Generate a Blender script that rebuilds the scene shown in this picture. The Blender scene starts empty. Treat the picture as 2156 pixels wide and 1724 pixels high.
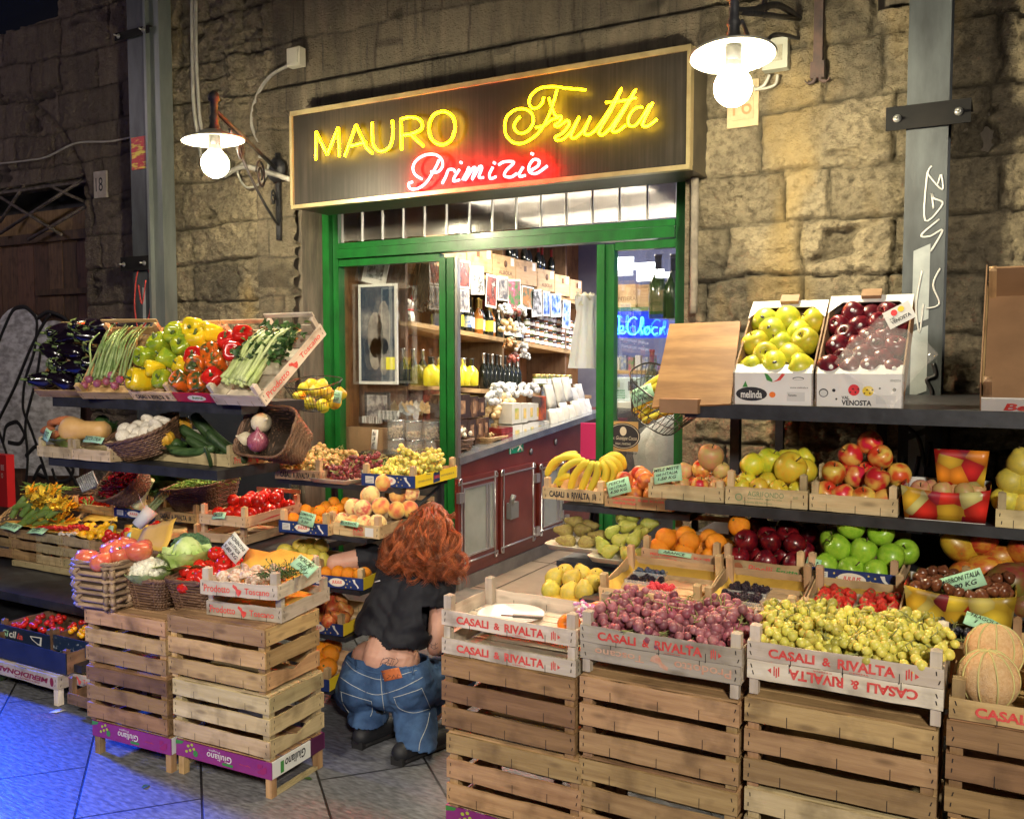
import bpy, math, random
import numpy as np
from mathutils import Vector, Matrix, Euler
from mathutils.bvhtree import BVHTree
random.seed(7)
PI = math.pi
sc = bpy.context.scene
COL = sc.collection
# ------------------------------------------------------------------ camera
YAW, PIT, CAMH, FPX = math.radians(28.7), math.atan(117/1900), 1.65, 1900.0
cam_d = bpy.data.cameras.new('camera'); cam = bpy.data.objects.new('camera', cam_d); COL.objects.link(cam)
cam_d.sensor_width = 36; cam_d.lens = 36*FPX/2156; cam_d.clip_start = .05; cam_d.clip_end = 200
cam.location = (0, 0, CAMH); cam.rotation_euler = (PI/2-PIT, 0, YAW)
sc.camera = cam
# ------------------------------------------------------------------ world and lights
w = bpy.data.worlds.new('World'); sc.world = w; w.use_nodes = True
wn = w.node_tree; bg = wn.nodes['Background']
sky = wn.nodes.new('ShaderNodeTexSky'); sky.sky_type = 'NISHITA'; sky.sun_disc = False
sky.sun_elevation = math.radians(-4); sky.sun_rotation = math.radians(200)
wn.links.new(sky.outputs[0], bg.inputs[0]); bg.inputs[1].default_value = .1
sc.view_settings.view_transform = 'Standard'; sc.view_settings.look = 'None'
sc.view_settings.exposure = 1.0; sc.view_settings.gamma = 1
def aim(p,t): return (Vector(t)-Vector(p)).to_track_quat('-Z','Y').to_euler()
def light(kind, name, loc, power, col, size=.1, rot=None, **kw):
    d = bpy.data.lights.new(name, kind); d.energy = power; d.color = col
    if kind == 'POINT': d.shadow_soft_size = size
    if kind == 'SUN': d.angle = size
    if kind == 'AREA': d.shape = 'RECTANGLE'; d.size, d.size_y = size
    if kind == 'SPOT': d.shadow_soft_size = size
    for k, v in kw.items(): setattr(d, k, v)
    o = bpy.data.objects.new(name, d); COL.objects.link(o); o.location = loc
    if rot: o.rotation_euler = rot
    return o
# the two wall lamps that the photograph shows (their bulbs are built further down)
LAMP_R, LAMP_L = Vector((-1.0, 3.68, 2.72)), Vector((-3.92, 3.70, 2.71))
# their bulbs, built further down, are the light sources
# added fill spots behind the camera, brightening the fronts of the stall
light('SPOT', 'street_fill_light', (1.4, -1.2, 3.1), 430, (1, .90, .74), .22, rot=aim((1.4,-1.2,3.1),(-.6,2.6,.2)), spot_size=math.radians(84), spot_blend=.6)
light('SPOT', 'street_fill_light', (-2.2, -.9, 3.3), 230, (1, .90, .76), .22, rot=aim((-2.2,-.9,3.3),(-3.2,3.3,.7)), spot_size=math.radians(62), spot_blend=.8)
# added blue spot out of view on the left, washing the paving blue
light('SPOT', 'blue_neon_light', (-8.2, 2.75, 2.9), 8500, (.008, .085, 1), .4, rot=aim((-8.2,2.75,2.9),(-3.5,1.05,0)), spot_size=math.radians(36), spot_blend=1)
light('POINT', 'blue_neon_light', (-9.3, 2.0, 4.4), 60, (.80, .66, .72), .3)  # added pinkish fill that lifts the dim wall at the upper left
# light inside the shop
light('AREA', 'shop_tube_light', (-2.9, 6.3, 2.78), 58, (1, .88, .68), (1.4, .5))
light('AREA', 'shop_tube_light', (-3.0, 8.2, 2.6), 32, (.95, .92, .9), (1.2, .4))
light('POINT', 'shop_blue_light', (-1.7, 7.9, 2.2), 14, (.12, .25, 1), .1)

# ------------------------------------------------------------------ pixel -> place helpers (pixels of a 2156 px wide print)
_F = Vector((-math.sin(YAW)*math.cos(PIT), math.cos(YAW)*math.cos(PIT), -math.sin(PIT)))
_R = Vector((math.cos(YAW), math.sin(YAW), 0)); _U = _R.cross(_F); _C = Vector((0, 0, CAMH))
def _ray(x, y): return _F + _R*((x-1078)/FPX) - _U*((y-862)/FPX)
def at(x, y, Y): r = _ray(x, y); return _C + r*(Y/r.y)
def atz(x, y, Z): r = _ray(x, y); return _C + r*((Z-CAMH)/r.z)
def atx(x, y, X): r = _ray(x, y); return _C + r*(X/r.x)

# ------------------------------------------------------------------ mesh builder
class MB:
    def __init__(s): s.v=[]; s.f=[]; s.m=[]; s.s=[]; s.c=[]
    def add(s, vs, fs, mi=0, sm=False, T=None, col=None):
        b = len(s.v)
        if T is not None: vs = [T @ Vector(p) for p in vs]
        s.v += [tuple(p) for p in vs]
        for f in fs: s.f.append(tuple(b+i for i in f)); s.m.append(mi); s.s.append(sm)
        s.c += [col if col is not None else 1.0]*len(vs)
        return s
    def box(s, x0, x1, y0, y1, z0, z1, mi=0, T=None):
        return s.add([(x0,y0,z0),(x1,y0,z0),(x1,y1,z0),(x0,y1,z0),(x0,y0,z1),(x1,y0,z1),(x1,y1,z1),(x0,y1,z1)],
            [(0,3,2,1),(4,5,6,7),(0,1,5,4),(1,2,6,5),(2,3,7,6),(3,0,4,7)], mi, False, T)
    def plank(s, axis, a0, a1, u0, u1, v0, v1, mi=0, n=7, wob=.0012, rnd=random, notch=0):
        # board along 'x','y' or 'z' with uneven sawn edges; (u, v) = the other two axes in order
        vs=[]; fs=[]
        for i in range(n+1):
            t=i/n; a=a0+(a1-a0)*t; j=[rnd.uniform(-wob,wob) for _ in range(4)]
            dip = notch*max(0, 1-abs(t-.5)*3.4) if notch else 0
            ring=[(u0,v0+j[0]),(u1,v0+j[1]),(u1,v1-j[2]*1.5-dip),(u0,v1-j[3]*1.5-dip)]
            for (u,v) in ring:
                vs.append({'x':(a,u,v),'y':(u,a,v),'z':(u,v,a)}[axis])
        for i in range(n):
            b=i*4
            for k in range(4):
                q=(b+k,b+(k+1)%4,b+4+(k+1)%4,b+4+k)
                fs.append(q if axis!='y' else q[::-1])
        e=n*4; c0=(3,2,1,0); c1=(e,e+1,e+2,e+3)
        fs += [c0,c1] if axis!='y' else [c0[::-1],c1[::-1]]
        # keep outward normals
        fs=[f[::-1] for f in fs] if axis!='y' else [f[::-1] for f in fs]
        return s.add(vs,fs,mi)
    def tube(s, pts, r, n=6, mi=0, closed=False, cap=True, col=None, sm=True):
        P=[Vector(p) for p in pts]; N=len(P)
        if N<2: return s
        vs=[]; fs=[]; up=Vector((0,0,1))
        T0=(P[1]-P[0]).normalized()
        if abs(T0.dot(up))>.9: up=Vector((1,0,0))
        X=T0.cross(up).normalized()
        for i in range(N):
            a=P[i-1] if (i>0 or closed) else P[i]; b=P[(i+1)%N] if (i<N-1 or closed) else P[i]
            T=(b-a)
            if T.length<1e-9: T=T0
            T=T.normalized(); X=(X-T*X.dot(T))
            X=X.normalized() if X.length>1e-6 else T.orthogonal().normalized()
            Y=T.cross(X); rr=r[i] if isinstance(r,(list,tuple)) else r
            for k in range(n):
                an=2*PI*k/n; vs.append(P[i]+X*(math.cos(an)*rr)+Y*(math.sin(an)*rr))
        for i in range(N if closed else N-1):
            b=i*n; c=((i+1)%N)*n
            for k in range(n): fs.append((b+k,b+(k+1)%n,c+(k+1)%n,c+k))
        if cap and not closed:
            fs.append(tuple(range(n))[::-1]); fs.append(tuple((N-1)*n+k for k in range(n)))
        return s.add(vs,fs,mi,sm,None,col)
    def lathe(s, prof, n=20, mi=0, T=None, lobes=0, amp=0, ph=0, sm=True, col=None, cap=True):
        vs=[]; fs=[]
        for j,(r,z) in enumerate(prof):
            for k in range(n):
                a=2*PI*k/n; q=r*(1-amp*(abs(math.cos(a*lobes/2+ph))**4)) if lobes else r
                vs.append((q*math.cos(a),q*math.sin(a),z))
        for j in range(len(prof)-1):
            for k in range(n): fs.append((j*n+k,j*n+(k+1)%n,(j+1)*n+(k+1)%n,(j+1)*n+k))
        if cap: fs.append(tuple(range(n))[::-1]); e=(len(prof)-1)*n; fs.append(tuple(e+k for k in range(n)))
        return s.add(vs,fs,mi,sm,T,col)
    def ball(s, c, r, n=10, mi=0, R=None, col=None):
        r=(r,r,r) if isinstance(r,(int,float)) else r
        m=max(4,n//2+1); vs=[(0,0,-1)]; fs=[]
        for j in range(1,m):
            p=-PI/2+PI*j/m
            for k in range(n): a=2*PI*(k+.5*(j%2))/n; vs.append((math.cos(p)*math.cos(a),math.cos(p)*math.sin(a),math.sin(p)))
        vs.append((0,0,1)); t=len(vs)-1
        for k in range(n): fs.append((0,1+(k+1)%n,1+k))
        for j in range(m-2):
            for k in range(n): fs.append((1+j*n+k,1+j*n+(k+1)%n,1+(j+1)*n+(k+1)%n,1+(j+1)*n+k))
        b=1+(m-2)*n
        for k in range(n): fs.append((b+k,b+(k+1)%n,t))
        T=Matrix.Translation(Vector(c)) @ ((R.to_4x4() if R is not None else Matrix.Identity(4))) @ Matrix.Diagonal((r[0],r[1],r[2],1))
        return s.add(vs,fs,mi,True,T,col)
    def capsule(s, p0, r0, p1, r1, n=14, flat=None):
        p0=Vector(p0); p1=Vector(p1); d=p1-p0
        s.ball(p0,r0,n); s.ball(p1,r1,n); k=max(2,int(d.length/.03)); 
        return s.tube([p0+d*(i/k) for i in range(k+1)],[r0+(r1-r0)*i/k for i in range(k+1)],n)
    def sheet(s, g, mi=0, th=.002, sm=True, col=None):
        # g = rows of points -> sheet with thickness along its rough normal
        R=len(g); Cn=len(g[0]); g=[[Vector(p) for p in r] for r in g]
        nn=(g[-1][0]-g[0][0]).cross(g[0][-1]-g[0][0]).normalized()*th
        vs=[p for r in g for p in r]+[p+nn for r in g for p in r]; o=R*Cn; fs=[]
        for i in range(R-1):
            for j in range(Cn-1):
                a=i*Cn+j; fs.append((a,a+1,a+Cn+1,a+Cn)); fs.append((o+a,o+a+Cn,o+a+Cn+1,o+a+1))
        for j in range(Cn-1): fs.append((j,o+j,o+j+1,j+1)); a=(R-1)*Cn+j; fs.append((a,a+1,o+a+1,o+a))
        for i in range(R-1): a=i*Cn; fs.append((a,a+Cn,o+a+Cn,o+a)); a=i*Cn+Cn-1; fs.append((a,o+a,o+a+Cn,a+Cn))
        return s.add(vs,fs,mi,sm,None,col)
    def mesh(s, name, mats):
        me=bpy.data.meshes.new(name); me.from_pydata(s.v,[],s.f)
        for m in mats: me.materials.append(m)
        me.polygons.foreach_set('material_index',s.m); me.polygons.foreach_set('use_smooth',s.s)
        if True:
            at_=me.attributes.new('shade','FLOAT','POINT'); at_.data.foreach_set('value',s.c)
        me.update(); return me
    def build(s, name, mats, parent=None, loc=None, rot=None):
        if not isinstance(mats,(list,tuple)): mats=[mats]
        return obj(name, s.mesh(name,mats), parent, loc, rot)
def obj(name, me, parent=None, loc=None, rot=None, scale=None):
    o=bpy.data.objects.new(name,me); COL.objects.link(o)
    if parent is not None: o.parent=parent
    if loc is not None: o.location=loc
    if rot is not None: o.rotation_euler=rot
    if scale is not None: o.scale=(scale,scale,scale) if isinstance(scale,(int,float)) else scale
    return o
def tag(o, label=None, cat=None, group=None, kind=None):
    for k,v in (('label',label),('category',cat),('group',group),('kind',kind)):
        if v: o[k]=v
    return o
def thing(name, label, cat, loc=(0,0,0), rot=(0,0,0), group=None):
    o=obj(name,None,None,loc,rot); o.empty_display_size=.05
    return tag(o,label,cat,group)
ORD=['','second','third','fourth','fifth','sixth','seventh','eighth','ninth','tenth','eleventh','twelfth','thirteenth','fourteenth','fifteenth','sixteenth','seventeenth','eighteenth']
def nth(i,n):
    if n==1: return 'alone'
    if i==0: return 'leftmost'
    if i==n-1: return 'rightmost'
    return ORD[i]+' from left'

# ------------------------------------------------------------------ materials
_mc={}
def mat(name, col=(.5,.5,.5), col2=None, rough=.6, ns=6, st=(1,1,1), det=5, lo=.35, hi=.65, bump=0, bs=None, metal=0,
        rnd=0, hue=0, coat=0, sss=0, emit=None, es=0, trans=0, alpha=1, attr=None, third=None, spec=.5, bst=None, sheen=0):
    if name in _mc: return _mc[name]
    m=bpy.data.materials.new(name); m.use_nodes=True; nt=m.node_tree; N=nt.nodes; L=nt.links; b=N['Principled BSDF']
    I=b.inputs
    I['Roughness'].default_value=rough; I['Metallic'].default_value=metal; I['Coat Weight'].default_value=coat
    I['Coat Roughness'].default_value=.15; I['Specular IOR Level'].default_value=spec
    if sss: I['Subsurface Weight'].default_value=sss; I['Subsurface Radius'].default_value=(.01,.006,.003); I['Subsurface Scale'].default_value=.6
    if trans: I['Transmission Weight'].default_value=trans
    if sheen: I['Sheen Weight'].default_value=sheen
    I['Alpha'].default_value=alpha
    if emit: I['Emission Color'].default_value=(*emit,1); I['Emission Strength'].default_value=es
    tc=N.new('ShaderNodeTexCoord'); oi=N.new('ShaderNodeObjectInfo')
    sh=N.new('ShaderNodeVectorMath'); sh.operation='SCALE'; sh.inputs[0].default_value=(7.3,3.1,5.7); L.new(oi.outputs['Random'],sh.inputs['Scale'])
    ad=N.new('ShaderNodeVectorMath'); ad.operation='ADD'; L.new(tc.outputs['Object'],ad.inputs[0]); L.new(sh.outputs[0],ad.inputs[1])
    def tex(scale,stretch,detail):
        mp=N.new('ShaderNodeMapping'); mp.inputs['Scale'].default_value=stretch; L.new(ad.outputs[0],mp.inputs['Vector'])
        t=N.new('ShaderNodeTexNoise'); t.inputs['Scale'].default_value=scale; t.inputs['Detail'].default_value=detail; t.inputs['Roughness'].default_value=.6
        L.new(mp.outputs[0],t.inputs['Vector']); return t.outputs['Fac']
    out=None
    if col2 is not None:
        r=N.new('ShaderNodeValToRGB'); r.color_ramp.elements[0].position=lo; r.color_ramp.elements[1].position=hi
        r.color_ramp.elements[0].color=(*col,1); r.color_ramp.elements[1].color=(*col2,1)
        if third: e=r.color_ramp.elements.new(min(.98,hi+.12)); e.color=(*third,1)
        L.new(tex(ns,st,det),r.inputs[0]); out=r.outputs[0]
    else:
        rg=N.new('ShaderNodeRGB'); rg.outputs[0].default_value=(*col,1); out=rg.outputs[0]
    if rnd or hue or attr:
        hs=N.new('ShaderNodeHueSaturation'); L.new(out,hs.inputs['Color']); out=hs.outputs[0]
        mr=N.new('ShaderNodeMapRange'); mr.inputs['To Min'].default_value=1-rnd; mr.inputs['To Max'].default_value=1+rnd; L.new(oi.outputs['Random'],mr.inputs['Value'])
        v=mr.outputs[0]
        if attr:
            an=N.new('ShaderNodeAttribute'); an.attribute_name='shade'; mu=N.new('ShaderNodeMath'); mu.operation='MULTIPLY'; L.new(v,mu.inputs[0]); L.new(an.outputs['Fac'],mu.inputs[1]); v=mu.outputs[0]
        L.new(v,hs.inputs['Value'])
        if hue:
            m2=N.new('ShaderNodeMath'); m2.operation='FRACT'; m3=N.new('ShaderNodeMath'); m3.operation='MULTIPLY'; m3.inputs[1].default_value=13.7
            L.new(oi.outputs['Random'],m3.inputs[0]); L.new(m3.outputs[0],m2.inputs[0])
            mh=N.new('ShaderNodeMapRange'); mh.inputs['To Min'].default_value=.5-hue; mh.inputs['To Max'].default_value=.5+hue; L.new(m2.outputs[0],mh.inputs['Value']); L.new(mh.outputs[0],hs.inputs['Hue'])
    L.new(out,I['Base Color'])
    if bump:
        bp=N.new('ShaderNodeBump'); bp.inputs['Strength'].default_value=1; bp.inputs['Distance'].default_value=bump
        L.new(tex(bs or ns*4,bst or st,4),bp.inputs['Height']); L.new(bp.outputs[0],I['Normal'])
    _mc[name]=m; return m
def wood(name, c1, c2, axis='x', dark=(.03,.018,.01), rough=.7, bump=.0015, rnd=.28):
    key=name+'_'+axis
    if key in _mc: return _mc[key]
    st={'x':(1.2,14,14),'y':(14,1.2,14),'z':(14,14,1.2)}[axis]
    m=mat(key,c1,c2,rough=rough,ns=3.2,st=st,det=7,lo=.3,hi=.68,bump=bump,bs=7,rnd=rnd,hue=.012)
    nt=m.node_tree; N=nt.nodes; L=nt.links; b=N['Principled BSDF']; src=b.inputs['Base Color'].links[0].from_socket
    tc=[n for n in N if n.type=='VECT_MATH' and n.operation=='ADD'][0]
    mp=N.new('ShaderNodeMapping'); mp.inputs['Scale'].default_value={'x':(5,16,16),'y':(16,5,16),'z':(16,16,5)}[axis]; L.new(tc.outputs[0],mp.inputs['Vector'])
    vo=N.new('ShaderNodeTexVoronoi'); vo.inputs['Scale'].default_value=1; L.new(mp.outputs[0],vo.inputs['Vector'])
    rp=N.new('ShaderNodeValToRGB'); rp.color_ramp.elements[0].position=.08; rp.color_ramp.elements[1].position=.2
    rp.color_ramp.elements[0].color=(1,1,1,1); rp.color_ramp.elements[1].color=(0,0,0,1); L.new(vo.outputs['Distance'],rp.inputs[0])
    n2=N.new('ShaderNodeTexNoise'); n2.inputs['Scale'].default_value=9; n2.inputs['Detail'].default_value=6; L.new(tc.outputs[0],n2.inputs['Vector'])
    r2=N.new('ShaderNodeValToRGB'); r2.color_ramp.elements[0].position=.5; r2.color_ramp.elements[1].position=.78; L.new(n2.outputs['Fac'],r2.inputs[0])
    mx=N.new('ShaderNodeMix'); mx.data_type='RGBA'; L.new(src,mx.inputs[6]); mx.inputs[7].default_value=(c2[0]*.28,c2[1]*.25,c2[2]*.22,1)
    ma=N.new('ShaderNodeMath'); ma.operation='MAXIMUM'; ma.use_clamp=True; sc_=N.new('ShaderNodeMath'); sc_.operation='MULTIPLY'; sc_.inputs[1].default_value=.8
    L.new(r2.outputs[0],sc_.inputs[0]); L.new(sc_.outputs[0],ma.inputs[0]); s3=N.new('ShaderNodeMath'); s3.operation='MULTIPLY'; s3.inputs[1].default_value=.55; L.new(rp.outputs[0],s3.inputs[0]); L.new(s3.outputs[0],ma.inputs[1]); L.new(ma.outputs[0],mx.inputs[0])
    L.new(mx.outputs[2],b.inputs['Base Color'])
    return m
WOODS={'fresh':((.66,.47,.27),(.50,.33,.17)),'white':((.66,.58,.47),(.50,.42,.32)),'old':((.36,.21,.095),(.22,.12,.05)),
       'tan':((.52,.34,.16),(.33,.195,.085)),'pale':((.60,.48,.28),(.44,.33,.17)),'dark':((.23,.13,.07),(.13,.07,.035))}
def W(kind,axis='x'): return wood('wood_'+kind,*WOODS[kind],axis=axis)
STAPLE=mat('staple',(.05,.04,.035),rough=.5,metal=.6)
BLACK=mat('black_paint',(.012,.013,.016),(.03,.032,.04),rough=.5,ns=14,bump=.0006)
WHITE=mat('white_card',(.75,.74,.70),(.66,.65,.6),rough=.6,ns=9)
RED_INK=mat('red_ink',(.62,.035,.03),(.72,.12,.10),rough=.7,ns=60)
DARK_INK=mat('dark_ink',(.02,.02,.025),rough=.7)
GREEN_CARD=mat('green_card',(.36,.66,.42),(.42,.70,.48),rough=.7,ns=8)

# ------------------------------------------------------------------ lettering
_tc={}
_ts=bpy.data.scenes.new('scratch')
def scratch_mesh(o):
    _ts.collection.objects.link(o)
    with bpy.context.temp_override(scene=_ts,view_layer=_ts.view_layers[0]):
        _ts.view_layers[0].update(); dg=bpy.context.evaluated_depsgraph_get(); me=bpy.data.meshes.new_from_object(o.evaluated_get(dg))
    bpy.data.objects.remove(o); return me
def _glyphs(s, bold=0.0, shear=0.0):
    k=(s,bold,shear)
    if k in _tc: return _tc[k]
    cu=bpy.data.curves.new('t','FONT'); cu.body=s; cu.offset=bold; cu.shear=shear; cu.resolution_u=3; cu.fill_mode='FRONT'
    o=bpy.data.objects.new('t',cu); me=scratch_mesh(o)
    vs=[(v.co.x,v.co.y) for v in me.vertices]; fs=[tuple(p.vertices) for p in me.polygons]
    bpy.data.meshes.remove(me)
    x0=min(v[0] for v in vs); x1=max(v[0] for v in vs); y0=min(v[1] for v in vs); y1=max(v[1] for v in vs)
    vs=[((x-x0)/(x1-x0),(y-y0)/(y1-y0)) for x,y in vs]; _tc[k]=(vs,fs); return _tc[k]
def text_mb(mb, s, fn, mi=0, bold=0.0, shear=0.0):
    """fn maps unit box (u, v) to a place"""
    vs,fs=_glyphs(s,bold,shear); return mb.add([fn(u,v) for u,v in vs],fs,mi)
def front(x,z,w,h,y=-.0012,flip=False):
    return (lambda u,v:(x+w*(1-u),y,z+h*(1-v))) if flip else (lambda u,v:(x+w*u,y,z+h*v))
def side(y,z,w,h,x,flip=False): return lambda u,v:(x+.0012,y+w*u,z+h*v)
# ================================================================== the house wall
def vnoise(x,z,seed):
    rs=np.random.RandomState(seed); G=rs.rand(257,257)
    xi=np.floor(x).astype(int); zi=np.floor(z).astype(int); fx=x-xi; fz=z-zi
    fx=fx*fx*(3-2*fx); fz=fz*fz*(3-2*fz); a=xi%256; b=zi%256
    return (G[a,b]*(1-fx)+G[a+1,b]*fx)*(1-fz)+(G[a,b+1]*(1-fx)+G[a+1,b+1]*fx)*fz
def fbm(x,z,seed,o=4):
    r=0; a=1; t=0
    for i in range(o): r=r+a*vnoise(x*2**i,z*2**i,seed+i); t+=a; a*=.55
    return r/t
def stone_material():
    m=bpy.data.materials.new('sandstone'); m.use_nodes=True; nt=m.node_tree; N=nt.nodes; L=nt.links; b=N['Principled BSDF']
    b.inputs['Roughness'].default_value=.85
    tc=N.new('ShaderNodeTexCoord')
    def nz(s,d,st=(1,1,1)):
        mp=N.new('ShaderNodeMapping'); mp.inputs['Scale'].default_value=st; L.new(tc.outputs['Object'],mp.inputs[0])
        n=N.new('ShaderNodeTexNoise'); n.inputs['Scale'].default_value=s; n.inputs['Detail'].default_value=d; n.inputs['Roughness'].default_value=.65; L.new(mp.outputs[0],n.inputs[0]); return n.outputs['Fac']
    def ramp(f,a,ca,b_,cb):
        r=N.new('ShaderNodeValToRGB'); e=r.color_ramp.elements; e[0].position=a; e[1].position=b_; e[0].color=(*ca,1); e[1].color=(*cb,1); L.new(f,r.inputs[0]); return r.outputs[0]
    def mix(f,a,c,bl='MIX'):
        x=N.new('ShaderNodeMix'); x.data_type='RGBA'; x.blend_type=bl
        if isinstance(f,float): x.inputs[0].default_value=f
        else: L.new(f,x.inputs[0])
        for i,q in ((6,a),(7,c)):
            if isinstance(q,tuple): x.inputs[i].default_value=(*q,1)
            else: L.new(q,x.inputs[i])
        return x.outputs[2]
    st=ramp(nz(2.2,8),.34,(.14,.12,.085),.66,(.47,.385,.245))
    st=mix(ramp(nz(26,6),.46,(0,0,0),.72,(1,1,1)),st,(.12,.095,.06))
    st=mix(ramp(nz(1.1,3,(1.6,1,.5)),.55,(0,0,0),.7,(1,1,1)),st,(.46,.33,.14))
    pl=ramp(nz(3,7,(3,1,.5)),.3,(.10,.083,.06),.72,(.23,.185,.13))
    pl=mix(ramp(nz(9,5,(3,1,.25)),.56,(0,0,0),.75,(1,1,1)),pl,(.05,.042,.035))
    old=ramp(nz(4,8,(3,1,.5)),.3,(.075,.055,.052),.72,(.19,.145,.12))
    a1=N.new('ShaderNodeAttribute'); a1.attribute_name='plaster'; a2=N.new('ShaderNodeAttribute'); a2.attribute_name='old'; a3=N.new('ShaderNodeAttribute'); a3.attribute_name='tint'
    c=mix(a1.outputs['Fac'],st,pl); c=mix(a2.outputs['Fac'],c,old)
    hs=N.new('ShaderNodeHueSaturation'); L.new(c,hs.inputs['Color']); L.new(a3.outputs['Fac'],hs.inputs['Value']); L.new(hs.outputs[0],b.inputs['Base Color'])
    bp=N.new('ShaderNodeBump'); bp.inputs['Distance'].default_value=.035; L.new(nz(48,8,(1,1,1.5)),bp.inputs['Height'])
    bp2=N.new('ShaderNodeBump'); bp2.inputs['Distance'].default_value=.03; L.new(nz(12,7),bp2.inputs['Height']); L.new(bp.outputs[0],bp2.inputs['Normal']); L.new(bp2.outputs[0],b.inputs['Normal'])
    return m
STONE=stone_material()
def stone_wall():
    x0,x1,z0,z1,st=-9.4,2.3,0,5.3,.0128
    xs=np.arange(x0,x1,st); zs=np.arange(z0,z1,st); X,Z=np.meshgrid(xs,zs)
    rs=np.random.RandomState(5)
    Xw=X+.10*(fbm(X*1.5,Z*2.5,11)-.5)+.012*(fbm(X*9,Z*9,12)-.5); Zw=Z+.11*(fbm(X*.9,Z*1.2,13)-.5)+.035*(fbm(X*7,Z*7,14)-.5)
    cz=[-.1,.28,.55,.86,1.17,1.47,1.77,2.06,2.35,2.62,2.93,3.22,3.5,3.8,4.1,4.42,4.75,5.1,5.6]
    ci=np.searchsorted(cz,Zw)-1; ci=np.clip(ci,0,len(cz)-2); cza=np.array(cz); dz=np.minimum(Zw-cza[ci],cza[ci+1]-Zw)
    dx=np.zeros_like(X); bid=np.zeros_like(X,dtype=int); 
    for r in range(len(cz)-1):
        e=[-10.5]
        while e[-1]<3.5: e.append(e[-1]+rs.uniform(.22,.85))
        e=np.array(e); M=ci==r; k=np.clip(np.searchsorted(e,Xw[M])-1,0,len(e)-2)
        dx[M]=np.minimum(Xw[M]-e[k],e[k+1]-Xw[M]); bid[M]=r*40+k
    d=np.minimum(dx,dz); br=np.random.RandomState(3).rand(2000)
    wid=.003+.006*fbm(X*3,Z*3,40)
    edge=1-np.exp(-np.maximum(d-.003,0)/wid)
    rough=fbm(X*5,Z*5,21,5)-.5; fine=fbm(X*17,Z*22,31,4)-.5
    h=.050*edge+.030*(br[bid]-.5)*edge+.036*rough*edge+.050*fine+.030*(vnoise(X*27+Z*9,Z*33-X*6,91)-.5)
    # deep old holes in the blocks
    hole=np.clip((fbm(X*2.6+9,Z*6,77,3)-.70)*14,0,1); h-=hole*.07
    tint=(.78+.44*br[(bid*7)%2000]); joint=np.clip(1-edge*1.15,0,1); tint=tint*(1-.6*joint)*(1-.5*hole)
    # smooth stuff: plaster over the shop, jambs, lintel band, left part
    sm=np.clip(np.minimum(np.minimum((X+4.62)/.05,(-1.44-X)/.05),(Z-3.22)/.04),0,1)
    jl=np.clip(np.minimum((X+4.72)/.02,(-4.40-X)/.02),0,1)*(Z<3.3); jr=np.clip(np.minimum((X+1.62)/.01,(-1.50-X)/.01),0,1)*(Z<3.3)
    jp=np.clip(np.minimum((X+5.02)/.02,(-4.72-X)/.02),0,1)*(Z<2.62)*0
    up=np.clip((Z-2.98)/.1,0,1)*np.clip((-4.6-X)/.05,0,1)*np.clip((X+5.5)/.05,0,1)
    oldm=np.clip((-5.95-X)/.06,0,1)
    fl=np.maximum.reduce([sm,jl,jr]); h=h*(1-fl)+fl*(.028+.008*fine+.012*rough)
    h=h*(1-.55*oldm)
    h+=.06*np.clip(np.minimum((X+4.72)/.02,(-4.52-X)/.02),0,1)*(Z<3.3)
    band=np.clip(np.minimum(np.minimum((Z-(3.30))/.02,(3.50-Z)/.02),np.minimum((X+4.72)/.02,(-1.36-X)/.02)),0,1); h+=.055*band
    vb=np.clip(np.minimum((X+5.02)/.02,(-4.86-X)/.02),0,1)*(Z>3.1); h+=.04*vb
    # moulded arch over the boarded door on the left
    rad=np.sqrt((X+7.9)**2+(Z-2.55)**2); arch=np.clip(1-np.abs(rad-1.35)/.03,0,1)*(Z>2.7); h-=.03*arch
    ribs=np.clip(1-np.abs(((np.arctan2(Z-2.3,X+7.9)*6)%1)-.5)*12,0,1)*(rad<1.35)*(rad>.75)*(Z>2.8); h-=.015*ribs
    tint*=(1-.25*arch)
    pl=np.maximum.reduce([sm,jl*.5,up*.6,band*.7,jr*.4])
    keep=lambda cx,cz_: ~(((cx>-4.40)&(cx<-1.575)&(cz_<2.72))|((cx>-8.6)&(cx<-6.66)&(cz_<3.10))|((cx<-6.92)&(cz_>4.42))|((cx>-.60)&(cx<-.44)&(cz_>3.33)&(cz_<3.7)))
    ny,nx=X.shape; idx=np.arange(nx*ny).reshape(ny,nx)
    cx=(X[:-1,:-1]+st/2); cz2=(Z[:-1,:-1]+st/2); K=keep(cx,cz2)
    q=np.stack([idx[:-1,:-1][K],idx[:-1,1:][K],idx[1:,1:][K],idx[1:,:-1][K]],1)
    # the wall is a solid sheet: back layer and reveals .35 deep
    me=bpy.data.meshes.new('wall_face')
    co=np.stack([X.ravel(),(4.9-h).ravel(),Z.ravel()],1)
    me.from_pydata(co.tolist(),[],q.tolist())
    for n_,a in (('plaster',pl),('old',oldm*.9),('tint',tint)):
        t=me.attributes.new(n_,'FLOAT','POINT'); t.data.foreach_set('value',a.ravel().astype(np.float32))
    me.materials.append(STONE); me.polygons.foreach_set('use_smooth',[True]*len(me.polygons)); me.update()
    root=thing('stone_wall','tall weathered sandstone block house wall with the shop opening in it','wall',(0,0,0))
    obj('wall_face',me,root)
    mb=MB(); r0,r1=4.875,5.35
    mb.box(-4.75,-4.39,4.93,r1,0,2.72); mb.box(-1.58,-1.3,4.93,r1,0,2.72); mb.box(-4.39,-1.58,4.93,r1,2.721,3.0)
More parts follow.
